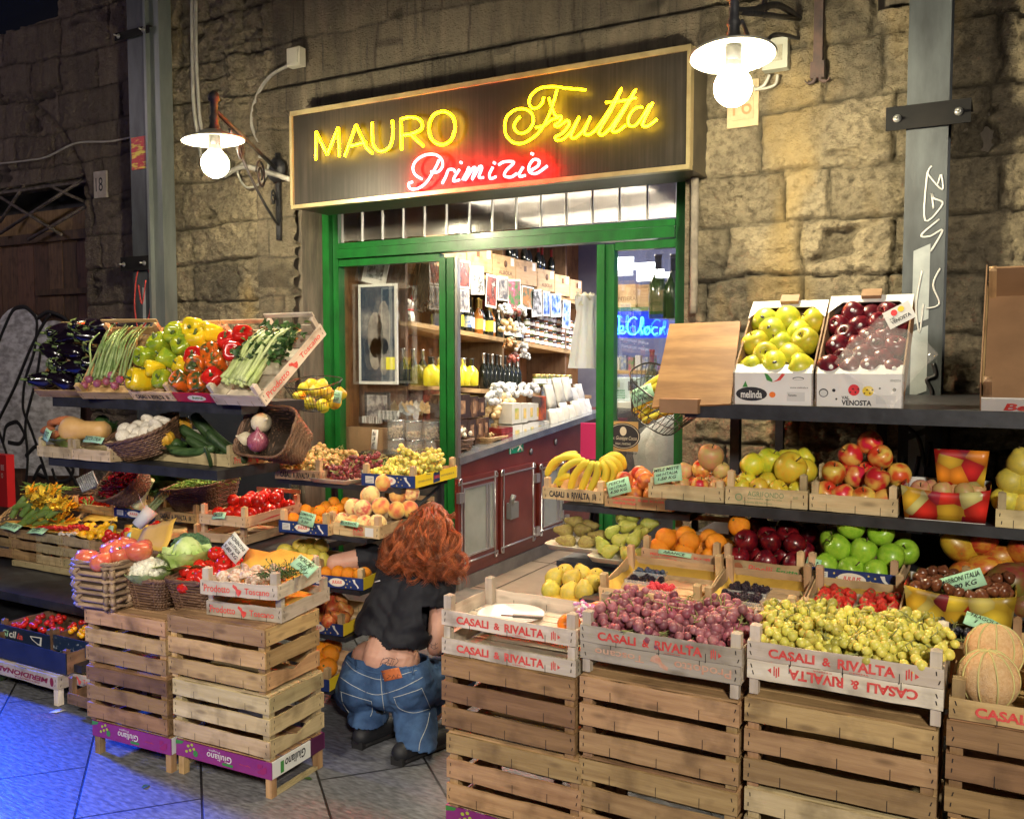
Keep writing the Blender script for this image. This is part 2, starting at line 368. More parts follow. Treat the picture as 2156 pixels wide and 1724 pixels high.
    mb.box(-9.4,-8.6,4.93,r1,0,3.1); mb.box(-6.66,-4.75,4.93,r1,0,3.1); mb.box(-9.4,-4.75,4.93,r1,3.101,4.40); mb.box(-4.75,2.3,4.93,r1,3.001,5.3); mb.box(-1.3,2.3,4.93,r1,0,3.0)
    rv=mb.build('wall_core',mat('jamb_stone',(.17,.14,.105),(.09,.075,.06),rough=.85,ns=5,st=(4,4,.7),bump=.006),root)
    # upper dark window void on the left and a small putlog hole on the right
    b=MB(); b.box(-9.4,-6.85,5.02,5.06,4.4,5.3); tag(b.build('upper_window',mat('night_glass',(.005,.008,.02),rough=.25)),'dark unlit window high in the wall at the top left corner','window')
    b=MB(); b.box(-.62,-.42,5.0,5.03,3.3,3.72); b.build('putlog_hole',BLACK,root)
    return root
WALL=stone_wall()

# ------------------------------------------------------------------ ground
def slab_material():
    m=bpy.data.materials.new('paving'); m.use_nodes=True; nt=m.node_tree; N=nt.nodes; L=nt.links; b=N['Principled BSDF']
    tc=N.new('ShaderNodeTexCoord'); mp=N.new('ShaderNodeMapping'); mp.inputs['Rotation'].default_value=(0,0,math.radians(-49)); L.new(tc.outputs['Object'],mp.inputs[0])
    br=N.new('ShaderNodeTexBrick'); br.inputs['Scale'].default_value=1; br.inputs['Brick Width'].default_value=.86; br.inputs['Row Height'].default_value=.43; br.inputs['Mortar Size'].default_value=.005; br.inputs['Mortar Smooth'].default_value=.3
    mp2=N.new('ShaderNodeMapping'); mp2.inputs['Rotation'].default_value=(0,0,math.radians(41.5)); mp2.inputs['Location'].default_value=(.02,-.02,0); L.new(tc.outputs['Object'],mp2.inputs[0]); L.new(mp2.outputs[0],br.inputs['Vector'])
    br.inputs['Color1'].default_value=(.13,.135,.15,1); br.inputs['Color2'].default_value=(.18,.18,.19,1); br.inputs['Mortar'].default_value=(.02,.02,.022,1)
    mp3=N.new('ShaderNodeMapping'); mp3.inputs['Rotation'].default_value=(0,0,math.radians(20)); mp3.inputs['Scale'].default_value=(1,3.2,1); L.new(tc.outputs['Object'],mp3.inputs[0])
    n=N.new('ShaderNodeTexNoise'); n.inputs['Scale'].default_value=24; n.inputs['Detail'].default_value=5; L.new(mp3.outputs[0],n.inputs[0])
    r=N.new('ShaderNodeValToRGB'); r.color_ramp.elements[0].position=.35; r.color_ramp.elements[1].position=.75; r.color_ramp.elements[0].color=(.55,.55,.55,1); r.color_ramp.elements[1].color=(1.5,1.5,1.5,1); L.new(n.outputs['Fac'],r.inputs[0])
    mx=N.new('ShaderNodeMix'); mx.data_type='RGBA'; mx.blend_type='MULTIPLY'; mx.inputs[0].default_value=1; L.new(br.outputs['Color'],mx.inputs[6]); L.new(r.outputs[0],mx.inputs[7]); L.new(mx.outputs[2],b.inputs['Base Color'])
    b.inputs['Roughness'].default_value=.42
    bp=N.new('ShaderNodeBump'); bp.inputs['Distance'].default_value=.0028; L.new(n.outputs['Fac'],bp.inputs['Height'])
    bp2=N.new('ShaderNodeBump'); bp2.inputs['Distance'].default_value=.008; bp2.invert=True; L.new(br.outputs['Fac'],bp2.inputs['Height']); L.new(bp.outputs[0],bp2.inputs['Normal']); L.new(bp2.outputs[0],b.inputs['Normal'])
    return m
g=MB(); g.box(-30,20,-14,4.92,-.05,0); o=g.build('pavement',slab_material()); o['kind']='structure'
g=MB(); g.box(-30,20,-14,16,-.12,-.055); o=g.build('ground',mat('earth',(.05,.05,.05))); o['kind']='structure'
g=MB()
g.box(-4.4,2.2,4.921,12,-.05,.004); o=g.build('shop_floor',mat('shop_tiles',(.34,.26,.18),(.25,.19,.135),rough=.35,ns=5,bump=.0008)); o['kind']='structure'
g=MB()
for i in range(6): g.box(-4.4,2.2,5.4+i*.9,5.406+i*.9,.0045,.0065)
for i in range(7): g.box(-4.0+i*.9,-3.994+i*.9,4.93,12,.0068,.0082)
tag(g.build('tile_joints',mat('tile_joint',(.06,.05,.04))),kind='structure')

# ------------------------------------------------------------------ the old boarded door on the left
def old_door():
    r=thing('wooden_door','old boarded wooden double door sprayed with silver and black graffiti at the left edge','door',(0,5.02,0))
    pw=wood('door_wood',(.15,.075,.045),(.07,.04,.03),axis='z',rnd=.3)
    x=-8.6
    rr=random.Random(4)
    while x<-6.70:
        wd=rr.uniform(.17,.25); x2=min(x+wd,-6.67); m=MB(); m.box(x+.003,x2-.003,rr.uniform(-.006,.0),.05,0,2.62); m.build('board',pw,r); x=x2
    m=MB(); m.box(-8.6,-6.68,-.030,-.010,1.78,1.86); m.box(-8.6,-6.68,-.035,.045,2.62,2.70); m.box(-7.5,-6.75,-.03,-.01,2.16,2.21)
    m.build('cross_bar',pw,r)
    # sprayed silver field and black line letters, paint lying on the boards
    sil=mat('silver_paint',(.72,.72,.74),(.34,.33,.34),rough=.5,ns=9,st=(1,1,2.2),lo=.4,hi=.62,bump=.001,det=8)
    m=MB()
    def P(px,py,y=-.036): q=at(px,py,5.02); return (q.x,y,q.z)
    def blob(cx,cy,rx,ry,y0,y1,y):
        top=[P(cx+rx*math.cos(a),cy-ry*math.sin(a),y) for a in [PI*i/14 for i in range(15)]]; bot=[P(cx-rx,y1,y),P(cx+rx*.9,y1,y)]
        m.add(top+bot,[tuple(range(len(top)+2))])
    blob(50,735,58,90,0,985,-.036); blob(122,760,58,85,0,1000,-.037); blob(-30,760,60,90,0,985,-.0355)
    m.build('silver_graffiti',sil,r)
    m=MB()
    S=[[(-15,800),(5,720),(35,650),(62,645),(88,670),(82,740),(60,800),(55,860),(75,905),(100,980),(118,1040)],
       [(88,670),(110,655),(150,672),(165,720),(160,800)],[(0,890),(25,960),(22,985)],[(0,895),(40,815),(70,740),(95,690),(115,660)],
       [(15,930),(20,895),(45,885),(62,915),(50,935),(25,930)],[(62,960),(85,935),(125,950),(155,990),(180,1040)],[(95,735),(85,800),(60,890),(68,960),(62,1030)],
       [(78,1010),(95,975),(108,1005),(84,995)],[(150,975),(165,985),(155,1010),(128,1015),(118,985)]]
    for s in S:
        pts=[]
        for i in range(len(s)-1):
            for t in range(5): pts.append((s[i][0]+(s[i+1][0]-s[i][0])*t/5,s[i][1]+(s[i+1][1]-s[i][1])*t/5))
        pts.append(s[-1]); m.tube([P(px,py,-.040) for px,py in smooth(pts)],.020,5,sm=True)
    g=m.build('black_graffiti',mat('spray_black',(.012,.012,.014),rough=.6),r)
    for v in g.data.vertices: v.co.y=-.0385+(v.co.y+.040)*.06
    return r
def smooth(p,k=2):
    p=[Vector(q) for q in p]
    for _ in range(k): p=[p[0]]+[(p[i-1]+p[i]*2+p[i+1])/4 for i in range(1,len(p)-1)]+[p[-1]]
    return p
def spline(c,n=6):
    c=[Vector(q) for q in c]; out=[]
    for i in range(len(c)-1):
        p0=c[max(i-1,0)];p1=c[i];p2=c[i+1];p3=c[min(i+2,len(c)-1)]
        for k in range(n):
            t=k/n; out.append(.5*((2*p1)+(p2-p0)*t+(2*p0-5*p1+4*p2-p3)*t*t+(3*p1-p0-3*p2+p3)*t**3))
    return out+[c[-1]]
old_door()
def door_grille():
    r=thing('iron_grille','rusty crossed iron bar grille over the dark opening above the boarded door','grille',(0,4.93,0))
    im=mat('old_iron',(.05,.04,.035),(.16,.13,.11),rough=.7,ns=18,bump=.001)
    m=MB()
    def P(px,py): q=at(px,py,4.93); return (q.x,0,q.z)
    for a,b in (((0,468),(62,372)),((62,372),(188,430)),((0,415),(130,495)),((188,370),(0,492)),((-60,440),(62,372)),((190,430),(60,505)),((-60,380),(0,415))): 
        m.tube([P(*a),P(*b)],.014,6)
    m.build('bars',im,r)
    f=MB(); f.box(-6.69,-6.665,-.01,.05,2.70,3.09); f.box(-8.6,-6.69,-.01,.05,3.06,3.09); f.build('frame',im,r)
    b=MB(); b.box(-8.6,-6.665,.13,.16,2.70,2.90); tag(b.build('boarding',W('old','z'),None,(0,4.93,0)),'plywood board behind the lower half of the crossed iron grille','board')
    b=MB(); b.box(-8.6,-6.665,.24,.25,2.70,3.1); b.build('dark_back',BLACK,r)
door_grille()
def number_plate():
    p=at(211,390,4.86); r=thing('house_number','pale marble house number plate 18 beside the grille','number plate',(p.x,4.865,p.z-.1))
    m=MB(); m.box(-.075,.075,-.008,.01,0,.21); m.build('plate',mat('marble',(.42,.37,.33),(.3,.26,.22),ns=10),r)
    m=MB(); text_mb(m,'18',front(-.05,.05,.085,.11,-.0095)); m.build('numeral',DARK_INK,r)
number_plate()

# ------------------------------------------------------------------ the steel columns
GREYSTEEL=mat('grey_steel',(.085,.097,.105),(.045,.05,.055),rough=.5,ns=4,st=(2,2,.6),metal=.25,bump=.0008,det=7)
def tape(m,x0,x1,z0,z1,y,sk=.03):
    m.add([(x0,y,z0),(x1,y,z0+sk),(x1,y,z1+sk),(x0,y,z1)],[(0,1,2,3)])
def bracket(name,label,x0,x1,y0,z,h,drop=True):
    r=thing(name,label,'bracket',((x0+x1)/2,y0,z)); hw=(x1-x0)/2
    m=MB(); m.box(-hw,hw,-.006,0,-h/2,h/2); m.box(-hw,hw,-.006,.24,h/2,h/2+.006); m.build('angle_iron',mat('dark_iron',(.006,.006,.007),(.012,.011,.011),rough=.75,spec=.2),r)
    for sx in (-1,1):
        b=MB(); T=Matrix.Translation((sx*hw*.72,-.012,0))@Matrix.Rotation(PI/2,4,'X'); b.lathe([(.018,0),(.018,.003)],12,0,T); b.lathe([(.010,.003),(.010,.011)],6,0,T,sm=False); b.lathe([(.006,.011),(.006,.04)],8,0,T)
        b.build('bolt',mat('zinc',(.55,.55,.52),rough=.35,metal=.8),r)
    return r
def post(label,x,y0,wd,dp,kind):
    r=thing('steel_column',label,'column',(x,y0,0))
    m=MB()
    m.box(0,wd,0,.010,0,5.2); m.box(0,wd,dp-.010,dp,0,5.2)
    if kind=='right': m.box(wd/2-.004,wd/2+.004,.010,dp-.010,0,5.2)
    else: m.box(wd-.008,wd,.010,dp-.010,0,5.2); m.box(0,.008,.010,dp-.010,0,5.2)
    m.build('beam',GREYSTEEL,r)
    return r
pr_=post('wide grey steel column with scrawled graffiti between the fruit racks on the right',-.435,4.55,.175,.2,'right')
pl_=post('grey steel column with stickers beside the pepper boxes on the left',-5.87,4.70,.20,.16,'left')
m=MB(); m.box(.21,.235,-.03,.13,0,5.2); m.box(.235,.335,.005,.02,0,5.2); m.box(.325,.335,.02,.12,0,5.2); m.build('channel',mat('light_steel',(.20,.22,.215),(.13,.15,.15),rough=.45,ns=4,st=(2,2,.5),metal=.3),pl_)
def scrawl(par,x,y0,strokes,mt,y,r=.004,nm='graffiti'):
    m=MB()
    for s in strokes: m.tube([(q.x-x,y,q.z) for q in spline([at(px,py,y0) for px,py in s],5)],r,5)
    o=m.build(nm,mt,par)
    for v in o.data.vertices: v.co.y=y+(v.co.y-y)*.12
silver=mat('silver_marker',(.62,.62,.6),(.5,.5,.5),rough=.5)
scrawl(pr_,-.435,4.55,[[(1962,350),(1952,372),(1948,465),(1985,430),(1966,418),(1962,408),(1966,440)],[(1952,365),(1984,400),(1982,368),(1975,388)],[(1978,462),(1940,495),(1958,498),(1985,485),(1960,530)],[(1980,565),(1965,600),(1978,640),(1950,650)],[(1942,570),(1930,640),(1936,700),(1945,640)]],silver,-.004,.0045)
scrawl(pr_,-.435,4.55,[[(1965,765),(1970,790),(1952,800),(1962,825),(1955,860)],[(1905,850),(1918,880),(1930,850)],[(1912,900),(1935,925),(1950,985),(1960,930)],[(1905,960),(1902,990),(1925,1000),(1935,960)],[(1950,1000),(1965,1040),(1945,1050)]],mat('black_marker',(.015,.015,.018),rough=.5),-.004,.010)
m=MB()
for (z0,z1) in ((1.02,1.25),(1.28,1.42),(1.45,1.75),(1.78,2.12),(.6,.98)): tape(m,.045,.115,z0,z1,-.0025)
m.build('tape_strip',mat('duct_tape',(.40,.43,.44),(.30,.33,.34),rough=.45,ns=9),pr_)
m=MB(); tape(m,.10,.135,1.2,2.15,-.0025,.0); m.build('tape_strip',_mc['duct_tape'],pl_)
scrawl(pl_,-5.87,4.70,[[(290,690),(284,640),(290,575),(308,562),(318,590),(316,660),(300,690),(290,690)],[(292,600),(300,640),(308,590)],[(287,700),(300,745)]],RED_INK,-.004,.008)
scrawl(pl_,-5.87,4.70,[[(290,790),(285,760),(300,745),(315,765),(312,800),(290,790)],[(288,860),(300,830),(318,850)]],DARK_INK,-.004,.008)
p=at(294,322,4.69); st=MB(); st.box(-.07,.10,-.003,0,-.12,.12); o=st.build('sticker',mat('torn_poster',(.55,.03,.03),(.75,.55,.05),rough=.5,ns=7,st=(1,1,5),lo=.5,hi=.56),pl_,(.09,-.002,p.z))
bracket('column_bracket','black angle iron bracket bolted across the right steel column',-.52,-.17,4.53,2.72,.10)
bracket('column_bracket','black angle iron bracket low on the left steel column level with the grille',-5.98,-5.66,4.68,2.33,.10)
bracket('column_bracket','black angle iron bracket bolted high on the left steel column',-5.98,-5.60,4.68,4.03,.05)

# ------------------------------------------------------------------ shop front
GREEN=mat('green_gloss',(.008,.15,.022),(.006,.075,.014),rough=.36,ns=6,st=(2,2,.8),lo=.3,hi=.75,det=6,coat=.15,bump=.0015,bs=26)
fr=thing('shop_front_frame','glossy green wooden shop front frame with posts and lintel','shop front',(0,5.2,0))
def part(nm,mt,par,*boxes,T=None):
    m=MB()
    for b in boxes: m.box(*b)
    return m.build(nm,mt,par)
part('corner_post',GREEN,fr,(-4.385,-4.325,-.06,.05,.0,2.70),(-4.32,-4.272,-.02,.05,.0,2.70))
part('door_post',GREEN,fr,(-3.395,-3.345,-.03,.04,0,2.30),(-3.34,-3.285,-.02,.05,0,2.30))
part('door_post',GREEN,fr,(-2.235,-2.185,-.03,.05,0,2.32),(-2.18,-2.125,-.015,.05,0,2.32))
part('corner_post',GREEN,fr,(-1.73,-1.585,-.03,.05,0,2.70))
part('lintel',GREEN,fr,(-4.27,-1.735,-.05,.05,2.335,2.40),(-4.27,-1.735,-.03,.05,2.405,2.445),(-4.27,-3.4,-.015,.045,2.28,2.33),(-2.12,-1.735,-.015,.045,2.28,2.33))
part('window_sill',GREEN,fr,(-4.27,-3.40,-.05,.10,.85,.90))
part('lower_panel',mat('panel_dark',(.03,.03,.03),(.07,.06,.05),ns=8),fr,(-4.27,-3.40,.0,.03,.0,.80))
part('threshold',mat('threshold_stone',(.2,.18,.15),(.13,.12,.10),ns=9),fr,(-4.38,-1.585,-.25,.10,.004,.02))
GLASS=mat('shop_glass',(.9,.95,.93),rough=.02,trans=1,alpha=.18)
o=part('window_pane',GLASS,fr,(-2.12,-1.735,.02,.024,.35,2.28)); o=part('window_pane',GLASS,fr,(-4.27,-3.40,.03,.034,.90,2.28))
# fanlight louvres under the sign
LV=mat('louvre_glass',(.30,.28,.25),(.12,.11,.10),rough=.15,ns=4,st=(1,1,2),trans=.35,alpha=.72,det=7)
n=14
for i in range(n):
    x=-4.235+i*(2.50/n); m=MB(); m.box(0,2.50/n-.012,0,.006,2.46,2.665); o=m.build('louvre_pane',LV,fr,(x,0,0),(0,0,math.radians(4)))
    m=MB(); m.box(x-.006,x-.001,-.02,.0,2.452,2.665); m.build('glazing_bar',mat('alu_edge',(.7,.7,.66),rough=.3,metal=.7),fr)
# door leaf edge strip (aluminium)
part('door_edge',mat('alu_strip',(.35,.34,.31),rough=.35,metal=.8),fr,(-3.283,-3.262,-.01,.03,.02,2.30))

# ------------------------------------------------------------------ sign box with neon
BRASS=mat('brassy_alu',(.52,.43,.24),(.38,.30,.16),rough=.32,ns=9,metal=.6,bump=.0006)
sg=thing('neon_sign','long dark shop sign box with yellow and red neon lettering over the green door','sign',(0,4.55,0))
SX0,SX1,SZ0,SZ1=-4.14,-1.455,2.60,3.215
part('housing',mat('sign_housing',(.10,.085,.06),(.06,.05,.04),rough=.4,ns=6,metal=.4),sg,(SX0+.002,SX1-.002,.032,.36,SZ0+.002,SZ1-.002))
def signpanel():
    m=bpy.data.materials.new('sign_glass'); m.use_nodes=True; nt=m.node_tree; N=nt.nodes; L=nt.links; b=N['Principled BSDF']
    tc=N.new('ShaderNodeTexCoord'); mp=N.new('ShaderNodeMapping'); mp.inputs['Scale'].default_value=(30,1,.8); L.new(tc.outputs['Object'],mp.inputs[0])
    n=N.new('ShaderNodeTexNoise'); n.inputs['Scale'].default_value=2; n.inputs['Detail'].default_value=5; L.new(mp.outputs[0],n.inputs[0])
    n2=N.new('ShaderNodeTexNoise'); n2.inputs['Scale'].default_value=3; n2.inputs['Detail'].default_value=7; L.new(tc.outputs['Object'],n2.inputs[0])
    mu=N.new('ShaderNodeMath'); mu.operation='MULTIPLY'; L.new(n.outputs['Fac'],mu.inputs[0]); L.new(n2.outputs['Fac'],mu.inputs[1])
    r=N.new('ShaderNodeValToRGB'); r.color_ramp.elements[0].position=.2; r.color_ramp.elements[1].position=.42; r.color_ramp.elements[0].color=(.016,.014,.012,1); r.color_ramp.elements[1].color=(.036,.030,.027,1); L.new(mu.outputs[0],r.inputs[0]); L.new(r.outputs[0],b.inputs['Base Color'])
    b.inputs['Roughness'].default_value=.45; b.inputs['Specular IOR Level'].default_value=.22; return m
part('sign_panel',signpanel(),sg,(SX0+.016,SX1-.016,.012,.031,SZ0+.018,SZ1-.020))
part('frame',BRASS,sg,(SX0,SX1,0,.05,SZ1-.022,SZ1+.006),(SX0,SX1,0,.05,SZ0-.004,SZ0+.020),(SX0-.003,SX0+.018,-.003,.05,SZ0+.020,SZ1-.022),(SX1-.018,SX1+.003,-.003,.05,SZ0+.020,SZ1-.022),(SX0-.004,SX1+.004,.0501,.30,SZ1+.002,SZ1+.010))
YEL=mat('yellow_neon',(.9,.8,.1),emit=(1,.60,.0),es=24); YEL2=YEL
PINK=mat('red_neon',(.9,.5,.5),emit=(1,.0045,.006),es=230)
def neon(nm,mt,strokes,r=.008):
    m=MB()
    for s in strokes:
        pts=[at(560.5+.44*x,.44*y,4.52) for x,y in s]
        pts=spline(pts,5) if len(s)>3 else pts
        r=.0062 if s[0][0]>1000 and mt is YEL else r
        m.tube([(p.x,-.030,p.z) for p in pts],r,7)
    return m.build(nm,mt,sg)
neon('neon_letter',YEL,[[(237,765),(239,632)],[(239,632),(292,742)],[(292,742),(345,612)],[(345,612),(350,750)]])
neon('neon_letter',YEL,[[(376,750),(430,600)],[(430,600),(480,708),(508,735)],[(402,700),(478,682)]])
neon('neon_letter',YEL,[[(508,588),(508,640),(512,690),(534,722),(566,722),(594,700),(606,655),(607,618),(604,578)]])
neon('neon_letter',YEL,[[(648,718),(646,640),(645,572)],[(645,572),(685,562),(725,568),(746,592),(740,622),(700,640),(655,648)],[(688,642),(752,700)]])
neon('neon_letter',YEL,[[(842,535),(800,553),(779,605),(788,660),(818,688),(852,692),(886,668),(904,612),(893,560),(862,538),(842,535)]])
neon('neon_letter',YEL,[[(1528,432),(1440,424),(1370,416),(1310,424),(1270,455),(1258,492),(1275,520),(1305,512),(1322,490),(1328,466)],[(1392,428),(1375,490),(1345,570),(1300,640),(1240,682),(1190,686),(1152,655),(1142,610),(1152,560),(1190,528),(1235,522),(1270,545),(1278,585),(1255,625),(1218,640),(1190,622),(1190,590),(1215,560)],[(1290,612),(1330,602),(1362,575),(1400,565)]])
neon('neon_letter',YEL,[[(1352,470),(1368,520),(1385,555),(1412,560),(1402,585),(1380,600),(1398,606),(1440,578),(1448,600),(1415,640),(1385,655),(1392,672),(1425,664),(1460,630)]])
neon('neon_letter',YEL,[[(1460,630),(1498,560),(1470,620),(1458,655),(1480,660),(1520,620),(1552,560),(1530,610),(1522,640),(1545,645),(1575,625)]])
neon('neon_letter',YEL,[[(1575,625),(1640,530),(1700,425),(1650,530),(1602,610),(1592,640),(1612,645),(1650,610)],[(1625,492),(1700,485),(1770,470)]])
neon('neon_letter',YEL,[[(1650,610),(1710,520),(1768,430),(1715,525),(1668,600),(1655,628),(1680,630),(1720,600)]])
neon('neon_letter',YEL,[[(1800,515),(1765,520),(1735,560),(1735,600),(1765,602),(1800,560),(1835,500)],[(1850,492),(1815,560),(1800,600),(1825,605),(1870,572)]])
neon('neon_letter',PINK,[[(700,872),(682,880),(690,904),(725,903),(765,875),(805,812),(828,765)],[(745,858),(712,835),(702,800),(722,765),(765,742),(812,742),(840,765),(842,800),(818,825),(788,822)]],.0075)
for s in ([[(842,880),(860,845),(872,815),(895,812),(905,826)]],[[(928,776),(936,782)],[(925,812),(900,850),(898,868),(925,862)]],
          [[(940,862),(970,806),(965,812),(952,862),(990,805),(1000,812),(985,860),(1020,800),(1032,806),(1018,848),(1040,850)]],[[(1088,778),(1096,784)],[(1085,800),(1068,835),(1075,856),(1100,846)]],
          [[(1112,790),(1140,775),(1185,778),(1150,815),(1140,842),(1172,848),(1200,830)]],[[(1268,735),(1278,740)],[(1230,800),(1212,830),(1215,846),(1240,840)]],[[(1262,818),(1300,795),(1305,770),(1280,765),(1258,795),(1262,825),(1295,830),(1345,795)]]):
    neon('neon_letter',PINK,s,.0075)

# ------------------------------------------------------------------ wall lamps
IRON=mat('wrought_iron',(.018,.018,.022),(.05,.05,.055),rough=.55,ns=20,bump=.0008)
ENAMEL=mat('white_enamel',(.42,.41,.36),(.36,.35,.30),rough=.3,ns=8)
BULB=mat('lit_bulb',(1,1,1),emit=(1,.88,.58),es=330)
def scroll(m,c,r0,turns,dirx,zax,r=.007):
    pts=[]
    for i in range(int(26*turns)):
        a=2*PI*i/26; rr=r0*(1-.75*i/(26*turns)); pts.append(Vector(c)+dirx*(rr*math.cos(a))+zax*(rr*math.sin(a)))
    m.tube(pts,r,5)
def lamp(P,label,wallp,tilt,side=1):
    r=thing('wall_lamp',label,'lamp',P,(0,0,0))
    m=MB(); m.ball((0,0,0),.076,18); m.build('bulb',BULB,r); m=MB(); m.lathe([(.052,.056),(.038,.082),(.030,.12)],16); m.build('bulb_neck',mat('bulb_neck',(.35,.35,.38),rough=.3),r)
    m=MB(); m.lathe([(.172,.128),(.174,.133),(.12,.150),(.05,.185),(.022,.19)],32,cap=False); m.lathe([(.168,.1265),(.10,.141),(.045,.165),(.02,.17)][::-1],32,cap=False)
    m.build('lamp_shade',ENAMEL,r,None,(math.radians(tilt),math.radians(-3*side),0))
    m=MB(); m.lathe([(.034,.1),(.034,.16)],12); m.lathe([(.03,.19),(.022,.24),(.03,.25),(.02,.27),(.02,.34),(.034,.35),(.03,.38),(.012,.40)],12); m.build('socket',IRON,r)
    m=MB(); a=Vector((0,0,.30)); b=wallp-P; d=(b-a); m.tube([a,b],.013,8); dn=d.normalized(); up=Vector((0,0,1))
    return r,m,a,b,dn,up
rl=lamp(LAMP_L,'lit wall lamp with a round white shade on a scrolled bracket left of the sign',Vector((-4.52,4.84,2.93)),2)
r,m,a,b,dn,up=rl
scroll(m,a.lerp(b,.35)-up*.10,.075,1.6,dn,up); scroll(m,a.lerp(b,.68)-up*.14,.10,1.7,-dn,up); scroll(m,a.lerp(b,.9)-up*.22,.06,1.4,dn,up)
m.tube(spline([a.lerp(b,.2)-up*.03,a.lerp(b,.5)-up*.20,a.lerp(b,.8)-up*.33,b-up*.38]),.010,6)
m.tube([b+up*.12,b-up*.48],.020,8); m.lathe([(.07,0),(.09,.02),(.06,.05)],14,0,Matrix.Translation(b)@Matrix.Rotation(PI/2,4,'X')); m.build('bracket',IRON,r)
m=MB(); m.box(-.03,.03,-.01,.05,0,0.001); 
rr_=lamp(LAMP_R,'large lit wall lamp with a round white shade right of the sign',Vector((-.98,4.86,3.36)),-6)
r,m,a,b,dn,up=rr_
m.tube(spline([a,a+Vector((0,.3,.10)),a.lerp(b,.6)+up*.05,b]),.016,8); m.tube(spline([a+Vector((0,.12,0)),a+Vector((0,.4,-.05)),a+Vector((0,.7,.12)),b-up*.1]),.009,6); scroll(m,a.lerp(b,.4)+up*.02,.05,1.5,dn,up); m.build('bracket',IRON,r)
for P in (LAMP_R,LAMP_L): pass
# ------------------------------------------------------------------ small wall fittings
GALV=mat('grey_conduit',(.42,.40,.36),(.30,.28,.25),rough=.5,ns=12)
def pipe(label,px,r,Y=4.80,name='conduit',mt=None,ribs=False,cat='pipe'):
    pts=spline([at(x,y,Y) for x,y in px],8)
    m=MB(); rad=[r*(1.12 if (ribs and i%2) else 1) for i in range(len(pts))]; m.tube(pts,rad,8)
    return tag(m.build(name,mt or GALV),label,cat)
pipe('pair of thin grey conduits dropping to the left wall lamp, outer one',[(404,0),(405,110),(408,220),(418,290),(430,345),(470,372)],.013,ribs=True)
pipe('pair of thin grey conduits dropping to the left wall lamp, inner one',[(412,0),(413,110),(417,200),(424,270),(440,300)],.012,ribs=True)
pipe('ribbed grey hose running from the left lamp to the sign box',[(470,372),(510,352),(560,362),(610,378)],.017,4.74,ribs=True)
pipe('grey cable curving from the junction box down to the left lamp bracket',[(615,135),(570,160),(540,205),(530,260),(545,300)],.012,4.82)
pipe('thin cable sagging across the wall left of the steel column',[(0,345),(60,338),(100,330),(160,302),(230,298),(285,288)],.008,4.85)
pipe('looped white cable hanging under the left lamp bracket',[(515,340),(500,362),(520,395),(555,380),(565,340),(545,330)],.008,4.76,mt=ENAMEL)
pipe('rough grey drain pipe running down the wall right of the sign',[(1462,170),(1463,400),(1460,660)],.022,4.82,mt=mat('old_pipe',(.24,.21,.17),(.14,.12,.10),rough=.8,ns=16,bump=.003))
pipe('bundle of white cables from the meter box to the right lamp, upper one',[(1620,158),(1608,180),(1588,190)],.009,4.76,mt=ENAMEL); pipe('bundle of white cables from the meter box to the right lamp, lower one',[(1637,158),(1630,180),(1595,188),(1575,178)],.008,4.76,mt=ENAMEL)
def box_on_wall(nm,label,cat,px,py,w_,h_,d_,mt,Y=4.86,inset=None):
    p=at(px,py,Y); r=thing(nm,label,cat,(p.x,Y,p.z)); m=MB(); m.box(-w_/2,w_/2,-d_,0,-h_/2,h_/2); m.build('case',mt,r)
    m=MB(); i=inset or (.7,.7); m.box(-w_*i[0]/2,w_*i[0]/2,-d_-.006,-d_-.0005,-h_*i[1]/2,h_*i[1]/2); m.build('cover',mt if inset is None else mat('meter_window',(.25,.24,.18),(.4,.38,.3),rough=.3,ns=40),r)
    return r
box_on_wall('junction_box','small pale junction box above the left end of the sign','junction box',630,125,.115,.12,.06,mat('pale_plastic',(.60,.57,.48),rough=.5),4.83)
box_on_wall('meter_box','grey meter box behind the right wall lamp','meter box',1637,120,.125,.155,.06,mat('grey_plastic',(.42,.43,.36),rough=.5),4.83,(.6,.5))
r=box_on_wall('house_number','marble house number plate half hidden behind the right lamp bulb','number plate',1565,220,.165,.24,.012,mat('marble_lit',(.55,.42,.25),(.42,.33,.2),ns=14),4.84)
p=MB(); text_mb(p,'16',front(-.05,-.06,.10,.10,-.0195)); p.build('numeral',mat('faded_red',(.55,.22,.10)),r)
def iron_strap():
    p=at(1722,140,4.8); r=thing('iron_tie','dark wrought iron wall tie with a forked foot right of the lamp','wall tie',(p.x,4.8,p.z))
    m=MB(); m.box(-.022,.022,-.012,.03,.02,1.2); m.box(-.034,.034,-.02,.0,-.06,.02)
    for sx in (-1,1): m.tube(spline([(sx*.01,-.01,-.05),(sx*.02,-.01,-.075),(sx*.045,-.01,-.08),(sx*.06,-.01,-.065)]),[.012]*6+[.010]*6+[.004]*7,6)
    m.build('strap',mat('rust_strap',(.035,.028,.03),(.10,.06,.05),rough=.7,ns=10),r)
iron_strap()
